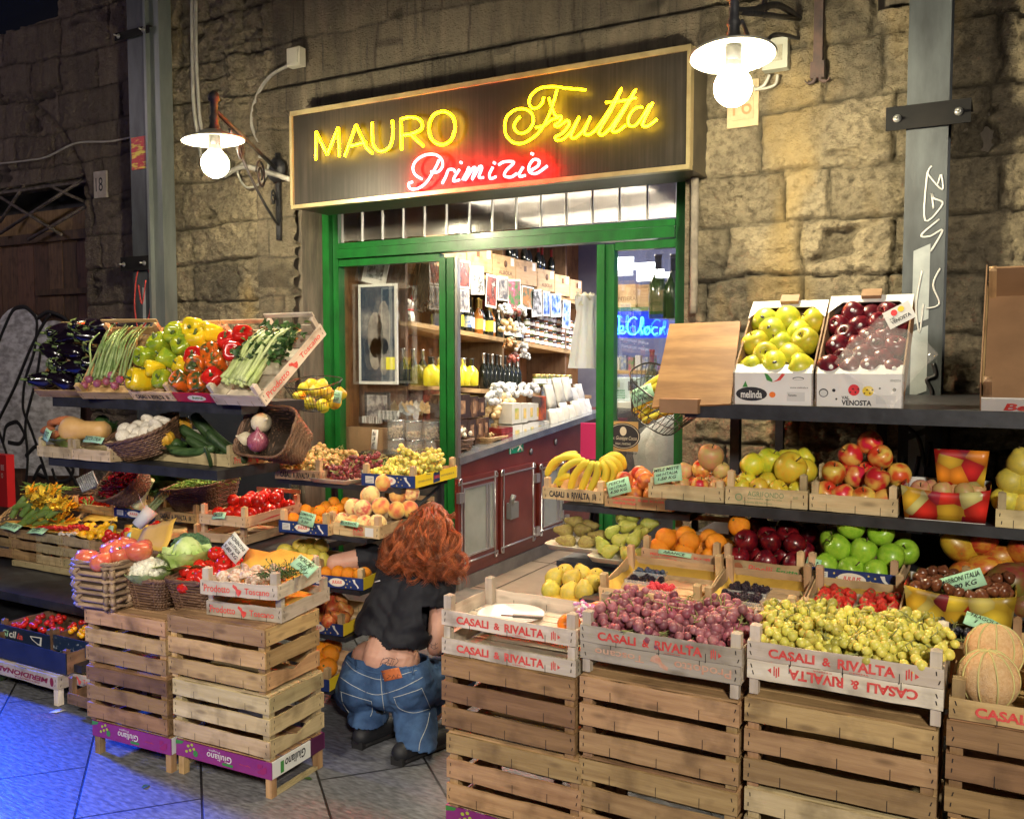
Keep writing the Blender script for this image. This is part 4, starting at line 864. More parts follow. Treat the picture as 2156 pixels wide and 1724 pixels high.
def pile(root,kind,r,layers,desc,group,rot=None,sticker=None,alt=None,jit=.15,skip=(),cat=None):
    """layers: list of (ny, nx, y0, y1, x0, x1, z) in the crate's own metres"""
    M=Matrix.Translation(root.location)@root.rotation_euler.to_matrix().to_4x4()
    many=len(layers)
    for li,(ny,nx,y0,y1,x0,x1,z) in enumerate(layers):
        for j in range(ny):
            n=nx-(j%2 if nx>2 else 0)
            for i in range(n):
                if (li,j,i) in skip: continue
                xx=(x0+x1)/2 if n==1 else x0+(x1-x0)*((i+.5*(nx-n))/(nx-1))
                yy=(y0+y1)/2 if ny==1 else y0+(y1-y0)*j/(ny-1)
                p=M@Vector((xx+random.uniform(-jit,jit)*r,yy+random.uniform(-jit,jit)*r,z+random.uniform(-.2,.2)*r))
                rowt='' if ny==1 else (' in the back row' if j==ny-1 else f' in the {ROWN[j]} row')
                lay='' if many==1 else (', top layer' if li==many-1 else (', bottom layer' if li==0 else ', middle layer'))
                k=kind if isinstance(kind,str) else kind[(i+j+li)%len(kind)] if alt is None else alt(li,j,i)
                pos='' if n==1 else f'{nth(i,n)}'
                fruit(k,p,r*random.uniform(.93,1.06),f'{desc}, {pos}{rowt}{lay}'.replace(',  ',', ').replace(', in',' in').replace(', ,',','),group,rot(i,j) if rot else None,sticker=sticker if (sticker and random.random()<.8) else None,cat=cat)
def bunch_me(kind,v,rb=.0145,n=34,L=.15,Wd=.05):
    def f():
        m=MB(); r=random.Random(v*7+3); pts=[]
        tries=0
        while len(pts)<n and tries<4000:
            tries+=1; t=r.random(); q=Wd*(1-.55*t)*math.sqrt(r.uniform(.35,1)); a=r.uniform(0,2*PI)
            p=Vector((-L/2+L*t,q*math.cos(a),q*.8*math.sin(a)))
            if all((p-o).length>rb*1.55 for o in pts): pts.append(p)
        for p in pts: 
            s=r.uniform(.74,1.14)*rb; m.ball(p,(s,s,s*r.uniform(1,1.15)),12,0,Euler((r.uniform(0,3),r.uniform(0,3),0)).to_matrix(),col=r.uniform(.55,1.22))
        for q in range(3):
            b_=Vector((r.uniform(-L/3,L/3),r.uniform(-.02,.02),Wd*.6)); m.tube([b_*.5,b_+Vector((0,0,Wd*.25)),b_+Vector((r.uniform(-.03,.03),r.uniform(-.03,.03),Wd*.42))],[.002,.0018,.001],4,1)
        m.tube([(-L/2-.03,0,.01),(-L/4,0,.0),(L/4,0,0)],[.003,.0025,.0015],5,1)
        for p in pts[::3]: m.tube([(p.x-.02,0,0),p*.8],.0012,4,1)
        return m.mesh('grape_bunch',[FM[kind],mat('grape_stem',(.28,.30,.10),rough=.7)])
    return shared(('gb',kind,v,rb,n,L),f)
def leaf(m,base,dirv,up,L,Wd,curl=.3,mi=0,col=1.0,n=5,wav=.15):
    base=Vector(base); d=Vector(dirv).normalized(); u=Vector(up); s=d.cross(u).normalized(); u=s.cross(d); vs=[];fs=[]
    for i in range(n+1):
        t=i/n; c=base+d*(L*t*(1-.15*curl*t))+u*(-curl*L*t*t*.6); wd=Wd*math.sin(PI*min(1,.12+t*.86))**.7
        k=wav*Wd*math.sin(t*17+base.x*50)
        vs+=[c-s*wd+u*(.25*wd+k),c-u*.1*wd,c+s*wd+u*(.25*wd-k)]
    for i in range(n):
        b=i*3; fs+=[(b,b+1,b+4,b+3),(b+1,b+2,b+5,b+4)]
    m.add(vs,fs,mi,True,None,col)
def sphere_dir(r): 
    z=r.uniform(-1,1); a=r.uniform(0,2*PI); q=math.sqrt(1-z*z); return Vector((q*math.cos(a),q*math.sin(a),z))
# ------------------------------------------------------------------ baskets
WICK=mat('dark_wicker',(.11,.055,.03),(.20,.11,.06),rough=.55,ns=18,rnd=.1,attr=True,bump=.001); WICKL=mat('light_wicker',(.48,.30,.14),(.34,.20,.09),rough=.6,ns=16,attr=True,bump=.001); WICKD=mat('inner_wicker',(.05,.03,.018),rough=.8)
def basket(label,loc,rot,bw,bd,tw,td,h,rnd=.25,levels=13,stakes=26,mt=WICK,st=.0042,group=None,flatw=False,wave=0):
    r=thing('wicker_basket',label,'basket',loc,rot,group)
    def per(t,k,off=0,top=0):
        w_=(bw+(tw-bw)*k)/2+off; d_=(bd+(td-bd)*k)/2+off; a=2*PI*t; e=rnd
        c,s=math.cos(a),math.sin(a); x=w_*math.copysign(abs(c)**e,c); y=d_*math.copysign(abs(s)**e,s)
        return Vector((x,y,h*k+wave*abs(math.cos(a))*k*h))
    N=stakes*3; m=MB(); rr=random.Random(5)
    for L in range(levels):
        k=(L+.5)/levels; pts=[]
        for i in range(N): pts.append(per(i/N,k,(.0035 if not flatw else .010)*math.cos(PI*(i/1.5)+PI*L)+.001*rr.uniform(-1,1)))
        m.tube(pts,h/levels*.50 if not flatw else .0105,4,0,True,col=rr.uniform(.7,1.25))
    for i in range(stakes):
        if flatw: m.tube([per(i/stakes,k/(4*levels),-.011*math.cos(PI*(k/4-.5)+PI*2*i)) for k in range(4*levels+1)],st,4,0,col=rr.uniform(.7,1.2))
        else: m.tube([per(i/stakes+.5/N,k/5,0) for k in range(6)],st,5,0,col=rr.uniform(.7,1.2))
    m.build('woven_wall',mt,r)
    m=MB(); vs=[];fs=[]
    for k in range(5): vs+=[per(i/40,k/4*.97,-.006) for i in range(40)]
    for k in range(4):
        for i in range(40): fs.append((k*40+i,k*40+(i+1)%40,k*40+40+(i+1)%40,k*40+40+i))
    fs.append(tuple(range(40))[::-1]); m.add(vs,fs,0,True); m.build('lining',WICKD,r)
    m=MB(); 
    for s in (0,1):
        m.tube([per(i/80,1,.004)+Vector((0,0,.004+.004*math.sin(i*1.2+PI*s)))+per(i/80,1,0).normalized()*.004*math.cos(i*1.2+PI*s) for i in range(80)],.006,6,0,True)
    m.build('rim',mt,r)
    return r
def in_basket(r,kind,rad,n,ax,ay,zf,label,group,seed=1,rot=None,zj=.3,sp=1.45):
    M=Matrix.Translation(r.location)@r.rotation_euler.to_matrix().to_4x4(); rr=random.Random(seed); pts=[]; t=0; out=[]
    while len(pts)<n and t<9000:
        t+=1; a=rr.uniform(0,2*PI); q=math.sqrt(rr.random()); x,y=ax*q*math.cos(a),ay*q*math.sin(a); z=zf(x,y)+rr.uniform(-zj,zj)*rad; p=Vector((x,y,z))
        if all((p-o).length>rad*sp for o in pts): pts.append(p)
    for i,p in enumerate(pts): out.append(fruit(kind if isinstance(kind,str) else rr.choice(kind),M@p,rad*rr.uniform(.9,1.1),label(i) if callable(label) else label,group,rot() if rot else None))
    return out
# ================================================================== price cards
def card(label,px,py,Y,w,h,roll=0,lean=-15,lines=(),mt=None,yaw=0):
    p=at(px,py,Y); r=obj('price_card',None,None,p,(math.radians(lean),math.radians(roll),math.radians(yaw))); tag(r,label,'price card',None,None)
    m=MB(); m.sheet([[( -w/2+w*i/6, .004*math.sin(i+1), -h/2+h*j/2) for i in range(7)] for j in range(3)],0,.0008); m.build('card',mt or GREEN_CARD,r)
    m=MB(); n=len(lines)
    for i,(s,k) in enumerate(lines): hh=h*.8/n; text_mb(m,s,front(-w/2*k*.95,h*.42-hh*(i+.82),w*k*.95,hh*.68,-.0062),0,.012,.25)
    if n: m.build('handwriting',DARK_INK,r)
    return r
def sheet_thing(nm,label,cat,pts,mt,th=.001,group=None):
    m=MB(); m.sheet(pts,0,th); return tag(m.build(nm,mt),label,cat,group)
PAPER=mat('yellow_paper',(.80,.50,.08),(.68,.40,.06),rough=.7,ns=7,bump=.002,rnd=.1); BROWNP=mat('straw_paper',(.62,.42,.18),(.5,.32,.12),rough=.8,ns=9,rnd=.1); TRAY=mat('foam_tray',(.78,.72,.58),(.7,.62,.48),rough=.5,ns=8); CLEARP=mat('clear_plastic',(.85,.88,.88),rough=.08,alpha=.22,coat=.5); PLAST=mat('white_plastic',(.8,.8,.8),rough=.4)
# ================================================================== racks
def rack(label,boards,legs,x,Y):
    r=thing('display_rack',label,'rack',(0,0,0))
    for b in boards: m=MB(); m.box(*b); m.build('shelf',BLACK,r)
    for l in legs: m=MB(); m.box(*l); m.build('leg',BLACK,r)
    return r
# front line of stacks on the right
Yf=2.48
cols=[(-1.625,.655,.135,'purple'),(-1.119,.675,.155,'old'),(-.610,.700,.18,'old'),(-.102,.735,.215,'old')]
def purple_crate(label,x,y,w,d,h,rot=0):
    r=thing('fruit_crate',label,'crate',(x,y,0),(0,0,rot),'purple printed crates at the foot of the stacks')
    bh=.064; m=MB(); m.box(0,w,0,.005,h-bh,h); fb=m.build('front_board',PURPLE,r)
    m=MB(); m.box(w-.005,w,.006,d*.72,h-bh,h); sb=m.build('side_board',mat('white_print',(.72,.74,.72),rough=.45),r)
    m=MB(); m.box(w-.005,w,d*.7205,d,h-bh,h); m.build('side_board',mat('plum_print',(.07,.01,.05),rough=.45),r)
    m=MB(); m.box(0,w,d-.005,d,h-bh,h); m.build('back_board',PURPLE,r); m=MB(); m.box(0,.005,.006,d-.006,h-bh,h); m.build('side_board',PURPLE,r)
    for a,b in ((.006,.006),(w-.034,.006),(.006,d-.034),(w-.034,d-.034)): m=MB(); m.box(a,a+.028,b,b+.028,0,h-.002); m.build('leg',W('tan','z'),r)
    m=MB(); m.plank('y',.036,d-.036,w-.03,w-.008,0,.012,0,4,.001,random); m.build('foot_rail',W('pale','y'),r)
    obj('bottom_slats',slats_me(w-.012,d-.012,'tan'),r,(.006,.006,h-.001))
    z0=h-bh
    lettering(fb,[T('Giuliano',w*.34,z0+bh*.30,w*.26,bh*.42,0,b=.01,sh=.15,flip=True),T('Puglia',w*.36,z0+bh*.78,w*.12,bh*.14,0,flip=True),R(w*.50,z0+bh*.12,w*.11,bh*.16,1,-.0010),T('Puglia Frutta',w*.68,z0+bh*.42,w*.11,bh*.10,4,flip=True),
      POLY([(w*a,z0+bh*b) for a,b in ((.0,.98),(.09,.98),(.07,.8),(.03,.75),(0,.7))][::-1],1)]+[ELL(w*(.12+.02*((i*7)%5)),z0+bh*(.40+.12*(i%5)),w*.014,bh*.085,2,-.0014-.0001*i) for i in range(14)]+[ELL(w*.215,z0+bh*.38,w*.025,bh*.2,1,-.0011)]+[ELL(w*(.88+.02*(i%4)),z0+bh*(.3+.1*(i%5)),w*.016,bh*.09,3,-.0012-.0001*i) for i in range(12)],[WHITE,GREENP,mat('grape_print',(.40,.50,.06)),mat('plum_dot',(.30,.02,.14)),RED_INK])
    m=MB(); text_mb(m,'Giuliano',lambda u,v:(w+.0012,d*(.62-.38*u),z0+bh*(.82-.55*v)),0,.02,.15); m.add([(w+.001,d*.16,z0+.006),(w+.001,d*.22,z0+.006),(w+.001,d*.22,z0+bh*.8),(w+.001,d*.16,z0+bh*.8)],[(0,1,2,3)],1); m.build('lettering',[DARK_INK,GREENP],sb)
    return r
words=['leftmost','second','third','rightmost']
for ci,(x,zt,zb,k) in enumerate(cols):
    if k=='purple': purple_crate('purple printed crate under the leftmost front stack on the right side',x+.01,Yf+.005,.48,.30,zb)
    else:
        hh=zb; r=big_crate(f'short slatted crate at the foot of the {words[ci]} front stack',x,Yf,0,.49,.32,hh,k)
    n=2; h=(zt-zb)/2
    kinds=[['tan','old'],['tan','tan'],['pale','tan'],['tan','old']][ci]
    for i in range(2):
        big_crate(f'{"lower" if i==0 else "upper"} brown slatted crate in the {words[ci]} front stack on the right',x+random.uniform(-.006,.006)+(.014 if i==0 and ci==0 else 0),Yf+random.uniform(-.004,.006),zb+h*i+.001,.49,.32,h-.004,kinds[i],random.uniform(-.008,.008),notch=False)
# flats on top of the stacks
x,zt=cols[0][:2]
r,fb,_=flat_crate('empty fresh wood crate with red lettering, lower of two on the left front stack',x,Yf,zt+.002,.49,.31,.050,.092,'white'); casali(fb,.49,.05)
r,fb,_=flat_crate('crate with red lettering holding a plate and persimmon, topmost on the left front stack',x,Yf,zt+.097,.49,.31,.050,.10,'white',ps=.028); casali(fb,.49,.05)
C1=r; zc=zt+.10
m=MB(); m.lathe([(.0,.0),(.07,.001),(.115,.012),(.118,.014),(.112,.0145),(.07,.005),(0,.004)],28); p=Vector((x+.17,Yf+.17,zc+.002)); tag(m.build('paper_plate',mat('plate_white',(.8,.8,.78),rough=.3),None,p),'white paper plate lying in the empty lettered crate','plate')
m=MB(); m.box(-.05,.05,-.008,.008,0,.008); m.box(-.09,-.05,-.003,.003,.002,.006); tag(m.build('box_cutter',mat('dark_tool',(.08,.07,.06),rough=.4),None,p+Vector((.08,-.03,.016)),(0,0,.3)),'dark little knife lying on the white paper plate','knife')
fruit('persim',(x+.428,Yf+.085,zc+.036),.040,'orange persimmon at the right end of the empty lettered crate',rot=(.2,.1,0),v=0)
fruit('persim',(x+.455,Yf+.26,zc+.038),.038,'orange persimmon half hidden behind the pink flowered packet',rot=(.1,.3,0),v=1)
m=MB()
rr=random.Random(2)
for i in range(70):
    a=rr.uniform(0,6.28); q=.045*math.sqrt(rr.random()); m.ball((q*math.cos(a),q*math.sin(a)*.7,.012+rr.random()*.045),(.008,.008,.005),6,rr.randrange(3))
o=m.build('flowered_packet',[mat('pink_fabric',(.75,.12,.35)),mat('white_fabric',(.8,.78,.8)),mat('lilac_fabric',(.6,.3,.6))],None,(x+.452,Yf+.17,zc+.03)); tag(o,'pink and white flowered packet beside the persimmon','packet')
x,zt=cols[1][:2]
r,fb,_=flat_crate('upside down crate with faded red lettering under the pink grapes',x,Yf,zt+.002,.49,.31,.052,.098,'white',flip=True); FADED=mat('faded_ink',(.62,.28,.18),(.66,.45,.32),rough=.8,ns=50); toscano(fb,.49,.052,ink=FADED)
r,fb,_=flat_crate('white wood crate with red lettering full of pink grapes',x,Yf-.004,zt+.102,.495,.31,.050,.092,'white',ps=.028); casali(fb,.49,.05); C2=r
x,zt=cols[2][:2]
r,fb,_=flat_crate('upside down whitewashed crate with red lettering under the yellow green grapes',x,Yf,zt+.002,.495,.31,.054,.102,'white',flip=True); casali(fb,.49,.052)
r,fb,_=flat_crate('white wood crate with red lettering full of yellow green grapes',x,Yf-.004,zt+.106,.495,.31,.050,.095,'white',ps=.028); casali(fb,.49,.05); C3=r
x,zt=cols[3][:2]
r,fb,_=flat_crate('pale crate with red lettering holding four melons at the right edge',x,Yf,zt+.002,.49,.31,.052,.10,'tan',ps=.03); casali(fb,.49,.05); C4=r
def grapes(root,kind,rows,label,group,rb,n,L,z0,seed):
    M=Matrix.Translation(root.location)@root.rotation_euler.to_matrix().to_4x4(); rr=random.Random(seed)
    for li,(y,xs,z) in enumerate(rows):
        for i,xx in enumerate(xs):
            p=M@Vector((xx,y,z0+z+rr.uniform(-.008,.008))); o=obj('grape_bunch',bunch_me(kind,rr.randrange(4),rb,n,L,L*.36),None,p,(rr.uniform(-.4,.4),rr.uniform(-.25,.25),rr.uniform(0,6.28)))
            row=['front','second','third','back'][li] if len(rows)>1 else ''
            tag(o,f'{label}, {nth(i,len(xs))}'+(f' in the {row} row' if row else ''),'grapes',group)
grapes(C2,'pgrape',[(.085,[.08,.16,.25,.34,.42],.03),(.13,[.06,.15,.25,.34,.43],.048),(.19,[.08,.19,.29,.38,.44],.06),(.245,[.10,.24,.33,.42],.05)],'bunch of pink grapes','bunches of pink grapes in the front crate',.0155,34,.15,.01,4)
grapes(C3,'ggrape',[(.085,[.08,.16,.25,.34,.42],.032),(.13,[.06,.15,.25,.34,.43],.055),(.19,[.08,.17,.28,.37,.44],.07),(.245,[.12,.22,.33,.42],.065)],'bunch of yellow green grapes','bunches of yellow green grapes in the front crate',.0145,38,.15,.01,9)
for i,(a,b,c,lab) in enumerate(((.085,.085,.085,'netted orange melon at the front left of the right edge crate'),(.095,.21,.12,'netted melon behind the front left melon in the edge crate'),(.245,.08,.075,'netted melon at the front right beside the red tissue'),(.25,.21,.12,'netted melon behind the red tissue at the photo edge'))):
    fruit('melon',C4.matrix_basis.translation+Vector((a,b,c)),.074,lab,'netted melons',(random.uniform(-.3,.3),random.uniform(-.3,.3),i),0)
sheet_thing('red_tissue','crumpled red tissue paper at the front of the melon crate','tissue',[[(x+.23+.04*i,Yf+.03+.02*j,zt+.05+.03*abs(math.sin(i*1.3))+.02*j) for i in range(6)] for j in range(4)],mat('red_tissue_paper',(.62,.01,.06),rough=.6))
# ------------------------------------------------------------------ fourth tier: berries
Y4=2.95; Z4=.765
rackR=rack('black rack of long deep shelves carrying the fruit on the right',[(at(1442,862,3.33).x,1.3,3.33,4.85,1.409,1.462),(at(1400,1060,3.34).x,1.3,3.34,4.6,1.045,1.083),(at(1345,1190,3.24).x,1.3,3.24,4.4,.808,.842)],[(-1.05,-1.01,3.9,3.94,0,1.41),(1.2,1.24,3.5,3.54,0,1.41),(-1.05,-1.01,4.78,4.82,0,1.41),(-.50,-.46,4.3,4.34,0,1.41)],0,0)
m=MB(); m.box(-1.35,1.2,2.98,3.34,.715,.755); tb=m.build('table_top',BLACK,thing('low_table','long low black table hidden behind the front stacks','table')); m=MB()
for a in (-1.3,-.3,1.1): m=MB(); m.box(a,a+.04,3.0,3.04,0,.714); m.build('leg',BLACK,tb.parent)
def cpx(label,l,r_,Y,d,**k):
    a=at(*l,Y); b=at(*r_,Y); z=k.pop('z',a.z); return flat_crate(label,a.x,Y,z,(b.x-a.x),d,**k)
CA=cpx('fresh wood crate lined with yellow paper holding blackberries, left one',(1262,1320),(1478,1320),Y4,.30,z=Z4,kind='fresh',bh=.055,ph=.105,tilt=math.radians(11))[0]
CB=cpx('fresh wood crate lined with yellow paper holding blackberries, right one',(1481,1320),(1678,1320),Y4,.30,z=Z4,kind='fresh',bh=.055,ph=.105,tilt=math.radians(11))[0]
CS=cpx('fresh wood crate of strawberry punnets behind the yellow green grapes',(1682,1320),(1888,1320),Y4,.30,z=Z4,kind='fresh',bh=.055,ph=.105,tilt=math.radians(11))[0]
CG=cpx('tan wood crate of black grapes below the fruit patterned carton',(1900,1330),(2125,1370),Y4,.32,z=.735,kind='tan',bh=.06,ph=.09)[0]
big_crate('tan slatted crate standing behind the melons',CG.location.x,Y4+.02,.48,.29,.30,.25,'old')
cpx('tan wood crate cut by the right edge of the photo beside the black grapes',(2130,1360),(2330,1380),Y4-.1,.32,z=.72,kind='tan',bh=.07,ph=.12)
def liner(C,mt,nm='paper_liner',lab='yellow paper lining the left blackberry crate'):
    w,d=C['_w'],C['_d']; g=[]; rr=random.Random(len(lab))
    for j in range(9):
        y=.012+(d-.024)*j/8; e=max(0,abs(j-4)-3)
        g.append([(.012+(w-.024)*i/12,y,.006+.055*max(0,abs(i-6)-5)+.085*e*(1 if j>4 else .3)+rr.uniform(0,.006)) for i in range(13)])
    m=MB(); m.sheet(g,0,.0006); o=m.build(nm,mt,None,C.location); tag(o,lab,'paper'); return o
liner(CA,PAPER); liner(CB,PAPER,lab='yellow paper lining the right blackberry crate'); liner(CS,PAPER,lab='yellow paper lining the strawberry crate')
def punnet(label,C,x,y,w,d,kinds,n,r,grp,lab2,z=.012,h=.035,dark=False):
    loc=C.location+Vector((x,y,z)); m=MB()
    for k,(a,b) in enumerate((((0,0),(w,0)),((w,0),(w,d)),((w,d),(0,d)),((0,d),(0,0)))):
        a=Vector((*a,0));b=Vector((*b,0)); c=Vector((w/2,d/2,0)); m.sheet([[a.lerp(c,.08),b.lerp(c,.08)],[a+Vector((0,0,h)),b+Vector((0,0,h))]],0,.0008,False)
    m.box(.01,w-.01,.01,d-.01,0,.001); m.tube([(0,0,h),(w,0,h),(w,d,h),(0,d,h)],.002,5,0,True); r_=m.build('punnet',CLEARP,None,loc); tag(r_,label,'punnet')
    rr=random.Random(label); pts=[];t=0
    while len(pts)<n and t<6000:
        t+=1; p=Vector((rr.uniform(r,w-r),rr.uniform(r,d-r),rr.uniform(h*.3,h+r*.9)))
        if all((p-o).length>r*1.5 for o in pts): pts.append(p)
    for p in pts: fruit(kinds if isinstance(kinds,str) else rr.choice(kinds),loc+p,r,lab2,grp,v=rr.randrange(2))
wA=CA['_w']; wB=CB['_w']; wS=CS['_w']
punnet('clear punnet of blackberries in the left paper lined crate',CA,.03,.16,.145,.11,'black',34,.0115,'blackberries in the left crate','blackberry in the clear punnet of the left lined crate')
punnet('clear punnet of blueberries at the back of the left lined crate',CA,.04,.222,.12,.055,'blue',44,.0085,'blueberries in the left crate','blueberry in the back punnet of the left lined crate',z=.03)
punnet('clear punnet of raspberries at the front of the left lined crate',CA,.15,.04,.10,.08,'rasp',30,.010,'raspberries','bright red raspberry in the front punnet of the left crate',z=.02)
punnet('clear punnet of blackberries at the back of the right lined crate',CB,.03,.17,.14,.09,'black',34,.0115,'blackberries in the right back punnet','blackberry in the back punnet of the right lined crate',z=.02)
punnet('clear punnet of blackberries at the front of the right lined crate',CB,.02,.07,.15,.09,'black',34,.0115,'blackberries in the right front punnet','blackberry in the front punnet of the right lined crate')
punnet('clear strawberry punnet on the left of the strawberry crate',CS,.015,.05,.135,.22,'straw',44,.018,'strawberries in the left punnet','red strawberry in the left punnet',z=.02,h=.05)
punnet('clear strawberry punnet on the right of the strawberry crate',CS,.155,.05,.135,.22,'straw',44,.018,'strawberries in the right punnet','red strawberry in the right punnet',z=.02,h=.05)
# leaves on strawberries / white tray
grapes(CG,'bgrape',[(.07,[.05,.14,.22],.035),(.16,[.06,.15,.24],.05)],'bunch of black grapes','bunches of black grapes under the carton',.0105,50,.13,.015,6)
# ------------------------------------------------------------------ third tier
Y3=3.26; Z3=.845
r,fb,_=cpx('crate of oranges with red stamped lettering on the right rack',(1350,1180),(1516,1200),Y3,.42,z=Z3,kind='fresh',bh=.058,ph=.105,back_rail=True); CO=r
w=r['_w']; lettering(fb,[T('PESO ORIGINE:  Gr.500  SC.+-16%',w*.12,.036,w*.76,.010,0,b=.03),T('ORIGINE: ITALIA',w*.13,.018,w*.34,.010,0,b=.03)],[RED_INK])
pile(CO,'orange',.041,[(3,3,.055,.24,.05,w-.05,.045),(2,3,.075,.17,.07,w-.04,.088)],'orange in stamped crate','oranges on the right rack')
r,fb,_=cpx('crate of dark red apples with red and green script on the right rack',(1520,1200),(1694,1220),Y3,.42,z=Z3,kind='fresh',bh=.052,ph=.105,back_rail=True); CR=r
w=r['_w']; lettering(fb,[ELL(w*.2,.026,.018,.018,0),T('Pinelli',w*.32,.014,w*.3,.026,1,b=.01,sh=.2),T('Frutta',w*.66,.014,w*.26,.026,2,b=.01,sh=.2),R(w*.3,.006,w*.62,.005,3)],[mat('brown_ink',(.35,.12,.05)),RED_INK,GREENP,DARK_INK])
pile(CR,'darkred',.043,[(4,3,.06,.33,.05,w-.05,.045),(3,3,.10,.33,.06,w-.05,.11)],'dark red apple','dark red apples on the right rack')
fruit('orange',CR.location+Vector((.03,.12,.155)),.042,'single orange resting on the dark red apples')
r,fb,_=cpx('blue starred crate of green apples on the right rack',(1697,1228),(1893,1238),Y3,.42,z=Z3,kind='fresh',bh=.058,ph=.105,front_mat=NAVY,back_rail=True); CJ=r
w=r['_w']; julius(fb,w,.058)
P0=CJ.location
for i,(a,b,c,t) in enumerate(((.06,.06,.05,'leftmost in the bottom row'),(.15,.055,.048,'middle of the bottom row'),(.245,.055,.045,'rightmost in the bottom row'),(.10,.09,.115,'left one of the middle row'),(.19,.09,.11,'central one of the middle row'),(.29,.09,.10,'right one of the middle row'),(.14,.14,.185,'topmost of the pile'),(.245,.16,.165,'right one of the top pair'),(.06,.2,.11,'shaded one at the back left'),(.33,.2,.10,'shaded one at the back right'))):
    fruit('green',P0+Vector((a*w/.33,b,c)),.047,'bright green apple in blue crate, '+t,'green apples on the right rack',sticker=2 if i in(6,) else None)
cpx('wooden crate of mangoes behind the chestnut carton on the right rack',(2020,1230),(2230,1250),Y3,.42,z=Z3,kind='tan',bh=.055,ph=.11)
for i,(px,py,k,rad,t) in enumerate(((2030,1210,'mango',.05,'front left in the crate'),(2070,1200,'mango',.052,'behind the green card'),(2110,1210,'mango',.05,'front right in the crate'),(2020,1150,'mango',.055,'orange red one left of the pile'),(2068,1140,'mango',.046,'yellow one at the top'),(2100,1175,'mango',.048,'red one in the middle'),(2150,1160,'mango',.05,'at the very back right'),(2135,1225,'mangop',.068,'large purple one at the photo edge'),(2165,1270,'mangop',.06,'green purple one at the lower right edge'))):
    fruit(k,at(px,py,Y3+.14-.02*(i>6)*5+.05*(i>2 and i<7)),rad,'mango on the lower right shelf, '+t,'mangoes on the right rack',(random.uniform(.7,1.5),random.uniform(-.5,.5),random.uniform(0,6)))
# fruit patterned cartons
def carton_mat(nm,cs):
    m=bpy.data.materials.new(nm); m.use_nodes=True; nt=m.node_tree; N=nt.nodes; L=nt.links; b=N['Principled BSDF']; b.inputs['Roughness'].default_value=.35
    tc=N.new('ShaderNodeTexCoord'); v=N.new('ShaderNodeTexVoronoi'); v.inputs['Scale'].default_value=17; L.new(tc.outputs['Object'],v.inputs[0])
    r=N.new('ShaderNodeValToRGB'); r.color_ramp.interpolation='CONSTANT'; e=r.color_ramp.elements; e[0].color=(*cs[0],1); e[1].color=(*cs[1],1); e[1].position=1/len(cs)
    for i,c in enumerate(cs[2:]): x=e.new((i+2)/len(cs)); x.color=(*c,1)
    sp=N.new('ShaderNodeSeparateColor'); L.new(v.outputs['Color'],sp.inputs[0]); L.new(sp.outputs[0],r.inputs[0])
    r2=N.new('ShaderNodeValToRGB'); r2.color_ramp.elements[0].color=(1.25,1.25,1.2,1); r2.color_ramp.elements[1].color=(.35,.3,.3,1); r2.color_ramp.elements[1].position=.75; L.new(v.outputs['Distance'],r2.inputs[0])
    mx=N.new('ShaderNodeMix'); mx.data_type='RGBA'; mx.blend_type='MULTIPLY'; mx.inputs[0].default_value=1; L.new(r.outputs[0],mx.inputs[6]); L.new(r2.outputs[0],mx.inputs[7]); L.new(mx.outputs[2],b.inputs['Base Color']); return m
FP=carton_mat('fruit_print',[(.70,.03,.02),(.80,.50,.04),(.62,.02,.02),(.70,.66,.25),(.85,.28,.02),(.45,.02,.05)])
FPY=carton_mat('fruit_print_yellow',[(.75,.55,.05),(.80,.50,.04),(.62,.05,.02),(.70,.60,.15),(.55,.40,.03),(.25,.02,.03)])
def carton(label,x,y,z,w,d,h,flare,mt,back=0,dip=.02):
    r=thing('fruit_carton',label,'carton',(x,y,z)); n=8
    def wall(a,b,hh,nm,m_,dd=0):
        a=Vector(a);b=Vector(b); out=Vector(((b-a).y,-(b-a).x,0)).normalized()*flare; g=[]
        for j in range(5): g.append([a.lerp(b,i/n)+out*(j/4)+((b-a).normalized()*flare*(2*i/n-1))*(j/4)+Vector((0,0,(hh-dd*math.sin(PI*i/n))*j/4)) for i in range(n+1)])
        m=MB(); m.sheet(g,0,.003); m.build(nm,m_,r)
    wall((0,0,0),(w,0,0),h,'front_wall',mt,dip); wall((w,0,0),(w,d,0),h,'side_wall',mt); wall((0,d,0),(0,0,0),h,'side_wall',mt); 
    if back: wall((w*.38,d*.5,h*.9),(w*.96,d*.5,h*.9),back,'handle_flap',mt); 
    wall((w,d,0),(0,d,0),h,'back_wall',WHITE)
    m=MB(); m.box(0,w,0,d,-.002,.0); m.build('base',WHITE,r); return r
Y2=3.36; Z2=1.086
a=at(1905,1078,Y2); b=at(2075,1085,Y2)
CC=carton('carton printed with grapes and red fruit standing on the middle right shelf',a.x,Y2,Z2,b.x-a.x,.22,.115,.014,FP,.13,.018)
for i in range(6): fruit('pinkap',CC.location+Vector((.04+.035*i,.10+.03*(i%2),.085)),.034,'pale apple inside the fruit printed carton, '+nth(i,6),'apples in the fruit printed carton')
a=at(1915,1285,Y4+.14)
CH=carton('yellow fruit printed carton of chestnuts on the black grapes',a.x,Y4+.12,.80,.28,.17,.125,.016,FPY,0,.02)
for j in range(4):
    for i in range(9): fruit('chest',CH.location+Vector((.015+.031*i+.01*(j%2),.02+.042*j,.115+.012*math.sin(i+j*2)+.006*j)),.021,'shiny brown chestnut in the yellow fruit printed carton','chestnuts in the carton',(random.uniform(-1.5,1.5),random.uniform(-1,1),random.uniform(0,6)))
card('green price card standing among the chestnuts',2025,1225,Y4+.16,.13,.055,-24,-12,[('MARRONI ITALIA',.95),('9.80 KG',.7)])
card('green price card lying on the black grapes',2070,1312,Y4+.04,.10,.055,18,-60,[('FRAGOLA',.8),('I cat',.5)])
